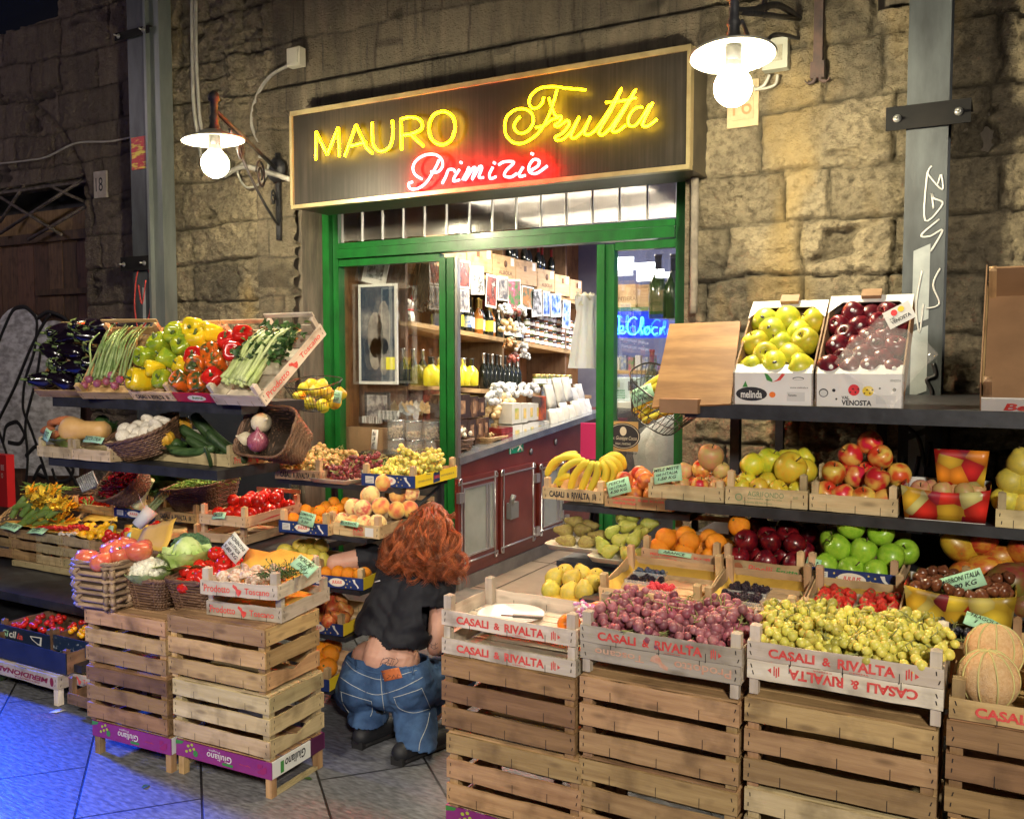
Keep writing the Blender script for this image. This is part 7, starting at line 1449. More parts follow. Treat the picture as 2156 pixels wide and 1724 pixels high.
# ------------------------------------------------------------------ ground tier on the far left
DKBLUE=mat('dark_blue_card',(.012,.022,.05),(.02,.03,.065),rough=.4,ns=9)
YG=2.70
CSi=cpx('dark blue crate of cherry tomatoes with tricolour lettering on the bottom shelf',(0,1344),(104,1352),YG,.30,z=.20,kind='dark',bh=.085,ph=.11,front_mat=DKBLUE)[0]; w=CSi['_w']
fb=[o for o in CSi.children if o.name.startswith('front')][0]; lettering(fb,[T('Si',w*.06,.03,w*.13,.034,0,b=.02,sh=.2),T('cil',w*.20,.03,w*.15,.036,1,b=.02,sh=.2),T('ia',w*.36,.03,w*.12,.03,2,b=.02,sh=.2),POLY([(w*a,.085*b) for a,b in ((.62,.72),(.86,.78),(.84,.25),(.78,.3),(.66,.52))][::-1],1),POLY([(w*a,.085*b) for a,b in ((.65,.68),(.83,.72),(.81,.35),(.77,.38),(.68,.55))][::-1],3,-.002)],[mat('mint_ink',(.35,.65,.45)),WHITE,RED_INK,DKBLUE])
in_b=random.Random(8)
for i in range(34): fruit('tom',CSi.location+Vector((in_b.uniform(.03,w-.03),in_b.uniform(.04,.26),.07+in_b.random()*.02)),.015,'cherry tomato in the dark blue lettered crate','cherry tomatoes in the dark blue crate')
CSo=cpx('dark blue crate with white swirl print on the bottom shelf',(106,1338),(185,1345),YG+.02,.30,z=.21,kind='dark',bh=.075,ph=.10,front_mat=mat('swirl_print',(.015,.03,.07),(.35,.40,.48),rough=.4,ns=40,lo=.58,hi=.62))[0]
for i in range(22): fruit('ytom',CSo.location+Vector((in_b.uniform(.04,.26),in_b.uniform(.04,.2),.07+in_b.random()*.02)),.014,'yellowish small onion in the swirl printed crate','small onions in the swirl crate')
CTo=cpx('pale crate with red lettering and map on the bottom left shelf',(118,1362),(215,1376),2.66,.28,z=.10,kind='white',bh=.05,ph=.09)[0]; toscano([o for o in CTo.children if o.name.startswith('front')][0],CTo['_w']*1.0,.05)
CCu=cpx('black plastic crate of cucumbers near the ground at the left edge',(-20,1432),(140,1440),2.62,.34,z=.155,kind='dark',bh=.10,ph=.115,front_mat=mat('black_plastic',(.010,.014,.02),(.02,.025,.035),rough=.35,ns=9))[0]
for i,(px,py) in enumerate(((70,1385),(82,1392),(60,1395),(50,1388),(95,1398),(40,1400))): fruit('zuc',at(px,py,2.72),.14,'long cucumber in the black plastic crate, '+nth(i,6),'cucumbers',(0,1.1,.3))
CMe=cpx('upside down white crate with dark red lettering standing on the ground far left',(-50,1478),(122,1490),2.60,.32,z=.0,kind='white',bh=.062,ph=.145,flip=True,ps=.03)[0]
fb=[o for o in CMe.children if o.name.startswith('front')][0]; w=CMe['_w']; lettering(fb,[T('MERIDIONALE',w*.10,.016,w*.66,.026,0,b=.04,sh=.2),T('ORTOFRUTTA',w*.2,.045,w*.3,.009,0,b=.02),ELL(w*.06,.03,.014,.022,0)],[mat('maroon_ink',(.22,.012,.03))])
CGr=cpx('brown crate standing on the ground left of the slatted stack',(142,1478),(240,1490),2.56,.3,z=.06,kind='dark',bh=.05,ph=.12)[0]
RX=at(14,1000,3.9).x-.6; m=MB(); m.box(.0,.60,0,.06,.55,at(10,958,3.9).z); o=m.build('red_box',mat('red_carton',(.42,.01,.015),rough=.5),None,(RX,3.9,0)); tag(o,'red carton with white letters at the left edge','carton')
p=at(0,990,3.9)
m=MB(); text_mb(m,'EE',lambda u,v:(at(1,985,3.89).x-RX+.035*u-.005,-.003,at(8,990,3.89).z+.035*v)); text_mb(m,'O',lambda u,v:(at(1,985,3.89).x-RX+.02*u-.005,-.003,at(8,1007,3.89).z+.035*v)); m.build('lettering',WHITE,o)
for i,(px,py,k) in enumerate(((45,1500,'r'),(40,1520,'w'),(60,1440,'w'))): pass
m=MB(); m.sheet([[(0,0,.003),(.035,.01,.004)],[(.01,.05,.006),(.045,.055,.003)]],0,.0005); tag(m.build('paper_scrap',WHITE,None,atz(104,1500,0)),'small white paper scrap lying on the paving','paper')

for i,(px,py,mt_) in enumerate(((640,1640,'leafd'),(300,1660,'leafd'))):
    m=MB(); leaf(m,(0,0,.004),(1,.4,.05),(0,0,1),.035,.010,.2,0,1,4); tag(m.build('fallen_leaf',FM[mt_],None,atz(px,py,0),(0,0,i*1.3)),['dark leaf on the paving beside the crouching person','dark leaf on the paving before the purple crates'][i],'leaf')
# ================================================================== the crouching woman
def remeshed(name,mb,mats,par,vox=.006,sm=4,noise_amp=0,noise_sc=12,seed=0,cut=None):
    me=mb.mesh('tmp',[mats]); o=bpy.data.objects.new('tmp',me)
    r=o.modifiers.new('r','REMESH'); r.mode='VOXEL'; r.voxel_size=vox; r.use_smooth_shade=True
    s=o.modifiers.new('s','SMOOTH'); s.iterations=sm; s.factor=.6
    me2=scratch_mesh(o); bpy.data.meshes.remove(me)
    if noise_amp:
        from mathutils import noise as nz
        N_=[v.normal.copy() for v in me2.vertices]
        for v,nn in zip(me2.vertices,N_):
            p=v.co*noise_sc; k=nz.noise(p+Vector((seed,0,0)))+.5*nz.noise(p*2.3+Vector((0,seed,0))); v.co+=nn*(noise_amp*k)
    if cut:
        import bmesh
        bm=bmesh.new(); bm.from_mesh(me2); bad=[v for v in bm.verts if cut(v.co)]; bmesh.ops.delete(bm,geom=bad,context='VERTS'); bm.to_mesh(me2); bm.free()
    me2.materials.clear(); me2.materials.append(mats)
    for p in me2.polygons: p.use_smooth=True
    me2.name=name; return obj(name,me2,par)
def woman():
    A=at; r=thing('person','crouching person with long curly red hair, black cropped t-shirt and blue jeans, back turned','person',(0,0,0))
    SK=mat('skin',(.62,.36,.26),(.54,.28,.20),rough=.5,ns=9,sss=.12,bump=.0004,bs=80); TS=mat('black_jersey',(.0035,.004,.009),(.007,.008,.014),rough=.75,ns=12,bump=.001,bs=40,sheen=.03)
    DEN=mat('blue_denim',(.014,.042,.115),(.050,.115,.25),rough=.85,ns=7,lo=.36,hi=.64,third=(.12,.22,.37),bump=.0012,bs=120,det=8); BOOT=mat('black_leather',(.008,.009,.013),rough=.62,bump=.001,ns=9)
    hipL,hipR=A(768,1452,3.02),A(862,1450,3.03); pel=A(815,1432,3.03); wst=A(812,1385,3.06); chest=A(848,1270,3.17); upb=A(865,1195,3.26)
    shL,shR=A(782,1172,3.28),A(932,1212,3.24); neck=A(888,1150,3.36); head=A(908,1112,3.42)
    elL=A(706,1185,3.17); haL=A(728,1205,3.36); elR=A(917,1362,3.16); haR=A(958,1335,3.38)
    knL=A(728,1470,3.42); knR=A(965,1425,3.44); anL=A(768,1560,3.12); anR=A(862,1568,3.10)
    # --- skin: one continuous body
    m=MB()
    m.capsule(pel,.07,wst,.097,18); m.capsule(wst,.098,A(838,1290,3.17),.085,18); m.capsule(A(776,1388,3.08),.080,A(846,1388,3.09),.080); m.capsule(A(838,1290,3.17),.08,upb,.075,18); m.capsule(shL,.05,shR,.05); m.capsule(upb,.06,neck,.05); m.capsule(neck,.046,head,.05)
    m.capsule(shL,.050,elL,.041); m.capsule(elL,.040,haL,.026); m.capsule(shR,.050,elR,.038); m.capsule(elR,.038,haR,.025)
    m.capsule(hipL,.065,knL,.05); m.capsule(hipR,.065,knR,.05); m.capsule(knL,.05,anL,.035); m.capsule(knR,.05,anR,.035)
    m.ball(head,(.074,.092,.102),20)
    fd=Vector((-.30,1,-.35)).normalized(); fr_=fd.cross(Vector((0,0,1))).normalized(); fu=fr_.cross(fd)
    def F(a,b,c): return head+fr_*a+fd*b+fu*c
    m.ball(F(0,.055,-.062),(.040,.045,.036),12); m.capsule(F(0,.085,.005),.008,F(0,.108,-.028),.013,8); m.ball(F(0,.086,-.055),(.022,.012,.010),8)
    for s in (-1,1): m.ball(F(s*.074,-.005,-.01),(.010,.02,.03),8); m.ball(F(s*.03,.078,.012),(.018,.012,.008),8)
    def hand(m,base,dirv,pn,s=1):
        d=Vector(dirv).normalized(); n=Vector(pn).normalized(); sd=d.cross(n).normalized()*s; n=sd.cross(d).normalized()*s
        pc=base+d*.045; m.ball(pc,.030,10); m.capsule(base,.024,base+d*.075,.022); 
        for k,(o,L) in enumerate(((-.030,.062),(-.010,.072),(.010,.068),(.029,.054))):
            p=base+d*.075+sd*o; m.capsule(base+d*.03+sd*o*.7,.012,p,.0105,8); q=p+(d*.85-n*.5).normalized()*L*.5; m.capsule(p,.0098,q,.0088,8); e=q+(d*.3-n*.95).normalized()*L*.5; m.capsule(q,.0088,e,.0075,8)
        t=base+d*.02-sd*.030; t2=t+(d*.6-sd*.8).normalized()*.036; m.capsule(base+d*.015-sd*.01,.015,t,.013,8); m.capsule(t,.012,t2,.0105,8); m.capsule(t2,.0105,t2+(d*.8-n*.5).normalized()*.028,.0085,8)
    hand(m,haL,(haL-elL)+Vector((0,0,-.03)),(0,0,1)); hand(m,haR,(haR-elR),(0,-.3,1),-1)
    body=remeshed('body',m,SK,r,.0055,3)
    bb=BVHTree.FromPolygons([v.co for v in body.data.vertices],[p.vertices for p in body.data.polygons])
    e=MB()
    for s in (-1,1): e.ball(F(s*.031,.082,.010),.011,10)
    e.build('eyes',mat('eye_white',(.6,.58,.55),(.1,.08,.05),rough=.2,ns=30),body)
    # --- t-shirt
    m=MB(); hemc=A(812,1345,3.10)
    m.capsule(A(792,1345,3.09),.118,A(842,1250,3.18),.122,20); m.capsule(A(846,1362,3.09),.108,A(890,1250,3.19),.118,20); m.capsule(A(838,1250,3.18),.12,A(845,1190,3.26),.098,18); m.capsule(A(895,1250,3.19),.11,A(905,1205,3.25),.085,18); m.capsule(A(790,1178,3.28),.060,A(925,1212,3.24),.062)
    m.capsule(A(865,1190,3.27),.08,A(888,1160,3.33),.058)
    m.capsule(shL,.064,shL.lerp(elL,.42),.060); m.capsule(shR,.066,shR.lerp(elR,.46),.058)
    hA,hB=A(737,1322,3.0),A(888,1392,3.0); hn=Vector((0,0,-1)); 
    import bmesh
    dn=(elL-shL).normalized(); pl=shL.lerp(elL,.42)
    def cut(c):
        # hem: plane through the hem line; sleeve ends: planes across the upper arms
        t=(c.x-hA.x)/(hB.x-hA.x); hz=hA.z+(hB.z-hA.z)*t
        if c.z<hz+.012*math.sin(c.x*40): return True
        if (c-pl).dot(dn)>0 and c.x<pl.x+.05: return True
        d2=(elR-shR).normalized(); p2=shR.lerp(elR,.46)
        return (c-p2).dot(d2)>0 and (c-p2).length<.12 and c.x>p2.x-.062
    sh=remeshed('t_shirt',m,TS,r,.007,5,.006,16,3,cut); so=sh.modifiers.new('t','SOLIDIFY'); so.thickness=.004; so.offset=-1
    # long wrinkles across the back
    N_=[v.normal.copy() for v in sh.data.vertices]
    for v,nn in zip(sh.data.vertices,N_):
        w_=v.co.z*1.0+v.co.x*.45; v.co+=nn*(.0035*math.sin(w_*95+3*math.sin(v.co.x*22))*max(0,min(1,(.62-v.co.z)/.2+.3)))
    # --- jeans
    m=MB()
    m.ball(A(766,1440,3.03),(.112,.122,.118),20); m.ball(A(862,1436,3.04),(.112,.122,.122),20); m.capsule(A(765,1412,3.05),.098,A(862,1408,3.06),.095,18); m.ball(A(815,1445,3.03),(.12,.115,.10),16)
    m.capsule(A(762,1448,3.05),.112,knL,.082); m.capsule(A(872,1440,3.06),.112,knR,.086)
    m.capsule(knL,.072,A(783,1515,3.18),.062); m.capsule(A(776,1488,3.08),.088,Vector((-2.335,2.99,.045)),.086); m.capsule(knR,.075,A(885,1512,3.18),.066); m.capsule(A(872,1485,3.09),.092,Vector((-2.08,2.98,.035)),.096)
    wA,wB=A(727,1378,3.0),A(885,1398,3.0); dipc=A(800,1405,3.0)
    def cutj(c):
        if c.y>3.30: return False
        t=(c.x-wA.x)/(wB.x-wA.x); sag=.008*math.sin(PI*min(1,max(0,t))); hz=wA.z+(wB.z-wA.z)*t-sag
        return c.z>hz and c.y<3.3 and -.3<t<1.25
    hl1,hl2=A(790,1556,3.1).z,A(900,1590,3.1).z
    cj=lambda c: cutj(c) or (c.y<3.3 and c.z<(.085 if c.x<-2.21 else .085-.25*(c.x+2.15)))
    je=remeshed('jeans',m,DEN,r,.007,6,.0085,15,5,cj); so=je.modifiers.new('t','SOLIDIFY'); so.thickness=.004; so.offset=-1
    jb=BVHTree.FromPolygons([v.co for v in je.data.vertices],[p.vertices for p in je.data.polygons])
    def on(b,x,y,off=.0015):
        d=_ray(x,y).normalized(); h=b.ray_cast(_C,d)
        return h[0]-d*off if h[0] else None
    def lines(b,nm,strokes,rad,mt,par,off=.001,sp=True):
        m=MB()
        for s in strokes:
            pts=spline([Vector(q) for q in s],6) if sp else [Vector(q) for q in s]; seg=[]
            for q in pts:
                p=on(b,q.x,q.y,off)
                if p is None or (seg and (p-seg[-1]).length>.05):
                    if len(seg)>1: m.tube(seg,rad,4)
                    seg=[p] if p else []
                else: seg.append(p)
            if len(seg)>1: m.tube(seg,rad,4)
        if m.v: return m.build(nm,mt,par)
    STI=mat('stitching',(.42,.45,.46),rough=.8); 
    lines(jb,'waistband_seam',[[(728,1392),(745,1410),(775,1424),(805,1430),(845,1420),(878,1410)]],.0016,STI,je); lines(jb,'waistband_edge',[[(729,1384),(748,1400),(775,1413),(805,1417),(845,1408),(880,1401)]],.0035,DEN,je)
    lines(jb,'yoke_seam',[[(716,1425),(745,1444),(790,1462),(835,1452),(870,1436),(890,1425)]],.0016,STI,je)
    lines(jb,'centre_seam',[[(802,1420),(803,1445),(806,1475),(810,1500)]],.0018,STI,je)
    lines(jb,'back_pocket',[[(828,1468),(850,1462),(880,1452),(888,1448)],[(888,1448),(900,1475),(906,1490)],[(830,1470),(840,1490),(870,1500),(904,1492)]],.0015,STI,je); lines(jb,'back_pocket',[[(716,1455),(735,1462),(760,1470),(782,1476)],[(782,1476),(784,1495),(780,1508)],[(718,1456),(722,1480),(735,1500)]],.0015,STI,je)
    lines(jb,'leg_seam',[[(905,1500),(898,1530),(885,1560),(882,1580)]],.0016,STI,je)
    for (x,y) in ((748,1398),(803,1424),(868,1410)): lines(jb,'belt_loop',[[(x,y-10),(x+1,y),(x+2,y+10)]],.004,DEN,je,.003)
    g=[[on(jb,802+7.5*i+2*j,1412-1.6*i+5.5*j,.004) for i in range(6)] for j in range(5)]
    if all(p for r_ in g for p in r_): 
        m=MB(); m.sheet(g,0,.0012); lp=m.build('leather_patch',mat('tan_leather',(.50,.14,.04),(.40,.10,.03),rough=.55,ns=8),je)
        lines(jb,'patch_letters',[[(815,1428),(823,1422),(817,1421)],[(825,1428),(829,1420),(833,1427)],[(836,1427),(837,1419),(842,1421)]],.0012,DARK_INK,lp,.007,False)
    TAT=mat('tattoo_ink',(.07,.06,.07),rough=.6)
    lines(bb,'tattoo',[[(808,1384),(802,1395),(798,1408)],[(812,1384),(818,1388),(812,1395),(806,1402)],[(826,1386),(822,1396),(814,1408)],[(834,1384),(838,1392),(828,1402)],[(800,1398),(812,1394),(824,1398)],[(806,1388),(818,1384),(832,1388)],[(801,1404),(810,1404),(818,1401)],[(820,1385),(816,1398)],[(829,1390),(824,1404)]],.0011,TAT,body,.0002)
    lines(bb,'tattoo',[[(903,1352),(912,1358),(922,1354)],[(905,1360),(914,1366),(922,1362)],[(906,1352),(909,1363)],[(917,1352),(916,1364)]],.0010,TAT,body,.0002)
    st=BVHTree.FromPolygons([v.co for v in sh.data.vertices],[p.vertices for p in sh.data.polygons])
    lines(st,'white_strap',[[(800,1222),(782,1228),(765,1240),(754,1258),(748,1280)]],.0028,PLAST,sh,.006)
    # --- boots
    def boot(an,toe,heelp,nm='boot'):
        m=MB(); up=an+Vector((0,0,.02)); m.capsule(up,.048,an,.044,14); m.capsule(an,.046,heelp+Vector((0,0,.045)),.040,12); m.capsule(heelp+Vector((0,0,.045)),.040,toe+Vector((0,0,.040)),.042,12); m.ball(toe+Vector((0,.03,.036)),(.045,.06,.034),12)
        b=remeshed(nm,m,BOOT,r,.008,4); m=MB(); h2=heelp+Vector((0,0,.028)); m.capsule(Vector((heelp.x,heelp.y-.0,.014)),.030,Vector((toe.x,toe.y,.012)),.042,10); m.box(heelp.x-.028,heelp.x+.028,heelp.y-.03,heelp.y+.03,.001,.035)
        for i,v in enumerate(m.v): m.v[i]=(v[0],v[1],min(max(v[2],.001),.034))
        m.build('sole',mat('rubber_sole',(.012,.012,.014),rough=.7),b)
    boot(Vector((-2.33,3.03,.08)),Vector((-2.29,3.15,0)),Vector((-2.335,2.945,0))); boot(Vector((-2.09,3.03,.08)),Vector((-2.05,3.11,0)),Vector((-2.10,2.90,0)))
    # --- hair
    HM=mat('auburn_hair',(.20,.042,.012),(.34,.09,.025),rough=.42,ns=30,attr=True,spec=.5); rr=random.Random(21)
    m=MB()
    m.ball(head+Vector((0,.0,.012)),(.084,.102,.110),18); m.capsule(A(905,1120,3.34),.078,A(892,1185,3.25),.095); m.capsule(A(872,1165,3.27),.055,A(856,1205,3.20),.06); m.capsule(A(925,1165,3.29),.055,A(930,1205,3.22),.055)
    base=remeshed('hair_mass',m,mat('hair_base',(.14,.035,.012),(.22,.06,.02),rough=.6,ns=40,st=(3,3,.6),bump=.004),r,.01,4,.010,25,2)
    h=MB(); rp=random.Random(31)
    for cl in range(150):
        u=rp.random(); xe=802+170*u; lay=rp.random()**1.5; top=cl%4!=0
        ye=1222+rp.uniform(-34,14)-(18 if u<.1 else 0); sx=905+(xe-895)*.26+rp.uniform(-10,10); sy=1063+abs(sx-905)*.25+rp.uniform(-3,10)
        P=[A(sx,sy,3.39),A(905+(xe-900)*.54+rp.uniform(-6,6),1094+rp.uniform(-6,12),3.30-.03*lay),A(900+(xe-900)*.84+rp.uniform(-6,6),1140+rp.uniform(-10,10),3.22-.03*lay),A(900+(xe-900)*1.0+rp.uniform(-8,8),1186+rp.uniform(-8,8),3.165-.035*lay),A(xe+rp.uniform(-10,10),ye,3.125-.035*lay)]
        if not top: P=P[1:]
        pts=spline(P,10); n=len(pts); fr=rp.uniform(.35,.75)*rp.choice((-1,1)); ph=rp.uniform(0,6.28); amc=rp.uniform(.008,.019); c0=rp.uniform(.45,1.35)
        for st_ in range(17):
            o1=sphere_dir(rp)*rp.uniform(.001,.011); p2=ph+rp.uniform(-.5,.5); am=amc*rp.uniform(.75,1.2); rad=rp.uniform(.0006,.0013); cut_=n-rp.randrange(0,6); fz=rp.uniform(.0,.0035); out=[]
            for k in range(cut_):
                t=k/(n-1); a=am*min(1,t*1.6+(.0 if top else .4))*(1+.6*t); q=pts[k]+o1*(.4+t); out.append(q+Vector((math.cos(p2+k*fr)*a,math.sin(p2+k*fr)*a*.9,math.sin(p2*1.7+k*fr*1.1)*a*.45))+sphere_dir(rp)*fz*t)
            m_=len(out); h.tube(out,[rad*(1 if k<m_-4 else (m_-k)/5) for k in range(m_)],3,0,col=c0*rp.uniform(.6,1.5))
    # twisted half-up lock across the crown
    for s in range(14): 
        pts=spline([A(862+rp.uniform(-3,3),1088+rp.uniform(-5,5),3.31),A(895,1098+rp.uniform(-5,5),3.285),A(930,1094+rp.uniform(-6,6),3.295),A(958,1085+rp.uniform(-6,6),3.34)],8); h.tube([p+Vector((0,.004*math.cos(k*.7+s),.006*math.sin(k*.7+s))) for k,p in enumerate(pts)],.0028,4,0,col=rp.uniform(.6,1.4))
    h.build('hair',HM,r)
woman()
# ================================================================== inside the shop
PANEL=wood('pine_panel',(.42,.20,.065),(.30,.13,.04),axis='z',rnd=.1); MAR=mat('maroon_steel',(.115,.016,.011),(.16,.026,.018),rough=.35,ns=5,coat=.2,bump=.0006); STEEL=mat('steel_trim',(.55,.55,.55),rough=.28,metal=.9)
rm=thing('shop_room','walls and ceiling of the shop room seen through the door','room')
part('left_wall',PANEL,rm,(-4.46,-4.38,5.36,9.6,0,2.95)); part('back_wall',mat('back_wall_paint',(.30,.30,.34),(.22,.22,.27),rough=.8,ns=3),rm,(-4.38,-.6,9.6,9.7,0,2.95)); part('ceiling',mat('ceiling_paint',(.62,.62,.62),(.52,.52,.54),rough=.8,ns=3),rm,(-4.46,-.6,5.36,9.7,2.951,3.0)); part('right_wall',mat('right_wall_paint',(.30,.28,.3),rough=.8),rm,(-.6,-.5,5.36,9.7,0,2.95)); part('front_wall',mat('inner_wall',(.3,.28,.26),rough=.8),rm,(-1.64,-.6,5.352,5.36,0,2.95))
FX=-3.28
# refrigerated counter
ct=thing('refrigerated_counter','long dark red steel refrigerated counter running back inside the shop','counter')
P0,P1=atx(952,967,FX),atx(1247,869,FX); s_=(P1.z-P0.z)/(P1.y-P0.y); y0,y1=5.22,8.9; zt=lambda y:P0.z+s_*(min(y,7.7)-P0.y)
m=MB(); m.add([(FX,y0,.10),(FX,y1,.10),(FX,y1,zt(y1)-.05),(FX,7.7,zt(7.7)-.05),(FX,y0,zt(y0)-.05),(-4.1,y0,.10),(-4.1,y1,.10),(-4.1,y1,zt(y1)-.05),(-4.1,7.7,zt(7.7)-.05),(-4.1,y0,zt(y0)-.05)],[(0,1,2,3,4),(9,8,7,6,5),(0,4,9,5),(1,6,7,2),(4,3,8,9),(3,2,7,8),(0,5,6,1)]); m.build('cabinet',MAR,ct)
m=MB(); m.add([(FX+.03,y0-.02,zt(y0)-.05),(FX+.03,7.7,zt(7.7)-.05),(FX+.03,7.7,zt(7.7)),(FX+.03,y0-.02,zt(y0)),(-4.1,y0-.02,zt(y0)-.05),(-4.1,7.7,zt(7.7)-.05),(-4.1,7.7,zt(7.7)),(-4.1,y0-.02,zt(y0))],[(0,1,2,3),(7,6,5,4),(3,2,6,7),(0,3,7,4),(0,4,5,1),(1,5,6,2)]); m.build('worktop',mat('steel_top',(.45,.47,.48),(.3,.32,.34),rough=.25,ns=8,metal=.8),ct)
part('plinth',mat('plinth_stone',(.20,.19,.17),(.14,.13,.12),rough=.7,ns=7),ct,(-4.0,FX+.012,y0,y1,.005,.099))
def pl(px,py,X=FX): p=atx(px,py,X); return p
def fridge_door(c,win,lab,hinge):
    a,b,c_,d=[pl(*q) for q in c]; ya,yb=a.y,b.y; z1=max(a.z,b.z)-.01; z0=min(c_.z,d.z)
    z0=(c_.z+d.z)/2; z1=(a.z+b.z)/2
    r=obj('door',None,ct,(0,0,0)); r['label']=lab
    m=MB(); m.box(FX+.002,FX+.03,ya,yb,z0,z1); m.build('door_leaf',MAR,r)
    m=MB(); q=.04; pts=[]
    for (y,z,sy,sz) in ((ya,z0,1,1),(yb,z0,-1,1),(yb,z1,-1,-1),(ya,z1,1,-1)):
        for k in range(4):
            t=k/3*PI/2; 
            pts.append((y+sy*q*(1-math.sin(t)) if sy*sz>0 else y+sy*q*(1-math.cos(t)), z+sz*q*(1-math.cos(t)) if sy*sz>0 else z+sz*q*(1-math.sin(t))))
    m.tube([(FX+.032,y,z) for y,z in pts],.007,5,0,True); m.build('trim',STEEL,r)
    if win:
        wa,wb,wc,wd=[pl(*q) for q in win]; y_,Y_=wa.y,wb.y; zz,ZZ=(wc.z+wd.z)/2,(wa.z+wb.z)/2
        m=MB(); m.box(FX+.031,FX+.034,y_,Y_,zz,ZZ); m.build('window_pane',mat('fridge_glass',(.22,.25,.22),(.34,.37,.33),rough=.08,ns=2,coat=.5),r)
        m=MB(); 
        for b_ in ((y_-.012,y_,zz-.012,ZZ+.012),(Y_,Y_+.012,zz-.012,ZZ+.012)): m.box(FX+.031,FX+.040,*b_)
        m.box(FX+.031,FX+.040,y_,Y_,ZZ,ZZ+.012); m.box(FX+.031,FX+.040,y_,Y_,zz-.012,zz); m.box(FX+.0345,FX+.038,Y_-.10,Y_-.07,zz,ZZ); m.box(FX+.0345,FX+.038,Y_-.06,Y_-.045,zz,ZZ); m.build('window_frame',STEEL,r)
    hy=ya if hinge<0 else yb
    for z in (z0+.12*(z1-z0),z0+.8*(z1-z0)): m=MB(); m.box(FX+.033,FX+.06,hy-.03,hy+.03,z-.035,z+.035); m.build('hinge',STEEL,r)
    return r
fridge_door([(957,1006),(1040,992),(1037,1170),(958,1202)],[(969,1030),(1029,1017),(1025,1150),(969,1169)],'door with a large window next to the shop entrance',-1)
d2=fridge_door([(1047,986),(1120,975),(1118,1135),(1054,1164)],None,'solid middle door with a latch',1); p=pl(1058,1075); m=MB(); m.box(FX+.033,FX+.075,p.y,p.y+.12,p.z-.06,p.z+.06); m.tube([(FX+.06,p.y+.02,p.z+.05),(FX+.08,p.y+.03,p.z+.12)],.02,8); m.build('latch',mat('grey_latch',(.25,.26,.25),rough=.4,metal=.5),d2)
fridge_door([(1129,975),(1183,965),(1183,1107),(1129,1130)],[(1137,992),(1176,985),(1176,1092),(1137,1106)],'far door with a window',1)
def planeX(nm,label,cat,l,r_,t,b,X,mt,th=.006,group=None,par=None):
    A=atx(l,b,X); B=atx(r_,b,X); C=atx(l,t,X); m=MB(); m.box(X-th,X,min(A.y,B.y),max(A.y,B.y),A.z,C.z); o=m.build(nm,mt,par); return tag(o,label,cat,group) if label else o
r=planeX('exit_sign','green emergency exit sign with arrow and running figure on the counter','sign',1073,1102,930,956,FX+.006,mat('exit_green',(.0,.30,.16),rough=.4)); 
def onX(X,px0,px1,py0,py1): A=atx(px0,py1,X); B=atx(px1,py1,X); C=atx(px0,py0,X); return lambda u,v:(X,A.y+(B.y-A.y)*u,A.z+(C.z-A.z)*v)
f=onX(FX+.008,1073,1102,930,956); m=MB(); m.add([f(*q) for q in ((.08,.5),(.25,.75),(.25,.58),(.5,.58),(.5,.42),(.25,.42),(.25,.25))],[tuple(range(7))]); m.add([f(*q) for q in ((.03,.0),(.09,.0),(.09,1),(.03,1))],[(0,1,2,3)])
for s in (((.62,.7),(.75,.45),(.68,.3),(.58,.12)),((.75,.45),(.85,.3),(.88,.1)),((.68,.68),(.82,.62),(.9,.75)),((.66,.66),(.56,.55),(.52,.62))): m.tube([f(*q) for q in s],.008,5)
m.ball(f(.70,.82),.012,8); m.build('pictogram',WHITE,r)
for i,(px,py) in enumerate(((1118,950),(1170,930))): p=pl(px,py,FX+.004); m=MB(); m.lathe([(.028,0),(.028,.003)],16,0,Matrix.Rotation(PI/2,4,'Y')); m.lathe([(.022,.0035),(.022,.004)],16,1,Matrix.Rotation(PI/2,4,'Y')); tag(m.build('round_sticker',[DARK_INK,mat('grey_badge',(.35,.35,.36),(.1,.1,.1),ns=60)],None,p),['first','second'][i]+' round dark badge right of the exit sign on the counter','sticker')
# shelves on the left wall
SX=-3.9
def shline(a,b,X=SX): A,B=atx(*a,X),atx(*b,X); return A,B,lambda y:A.z+(B.z-A.z)*(y-A.y)/(B.y-A.y)
def shelf(nm,A,B,z,ya,yb,dep=.47,th=.035):
    m=MB(); f=lambda x,y,d:(x,y,z(y)-d)
    m.add([f(SX,ya,th),f(SX,yb,th),f(SX,yb,0),f(SX,ya,0),f(SX-dep,ya,th),f(SX-dep,yb,th),f(SX-dep,yb,0),f(SX-dep,ya,0)],[(0,1,2,3),(7,6,5,4),(3,2,6,7),(0,4,5,1),(0,3,7,4),(1,5,6,2)]); return m.build('shelf',W('tan','y'),shl)
shl=thing('wall_shelves','wooden wall shelves stacked with bottles and jars inside the shop','shelves')
A1,B1_,z1=shline((954,692),(1208,739)); shelf('shelf',A1,B1_,z1,5.56,8.9)
A0,B0,z0f=shline((954,560),(1208,632)); shelf('shelf',A0,B0,z0f,5.56,8.9)
A2,B2_,z2=shline((954,815),(1208,830)); shelf('shelf',A2,B2_,z2,5.56,8.9,.3)
for y in (5.53,7.0,8.3): m=MB(); m.box(-4.37,-3.93,y,y+.03,1.0,2.9); m.build('upright',W('dark','z'),shl)
GL={'dark':mat('dark_bottle',(.010,.014,.010),rough=.08,coat=.6),'yellow':mat('limoncello',(.85,.72,.04),rough=.1,coat=.5,sss=.2),'green':mat('green_bottle',(.03,.06,.02),rough=.08,coat=.6),'amber':mat('amber_bottle',(.35,.12,.02),rough=.1,coat=.5)}
FO={'gold':mat('gold_foil',(.75,.55,.18),rough=.3,metal=.8),'red':mat('red_foil',(.30,.03,.03),rough=.35,metal=.3),'black':mat('black_cap',(.015,.015,.015),rough=.3),'silver':mat('silver_foil',(.6,.6,.58),rough=.25,metal=.8)}
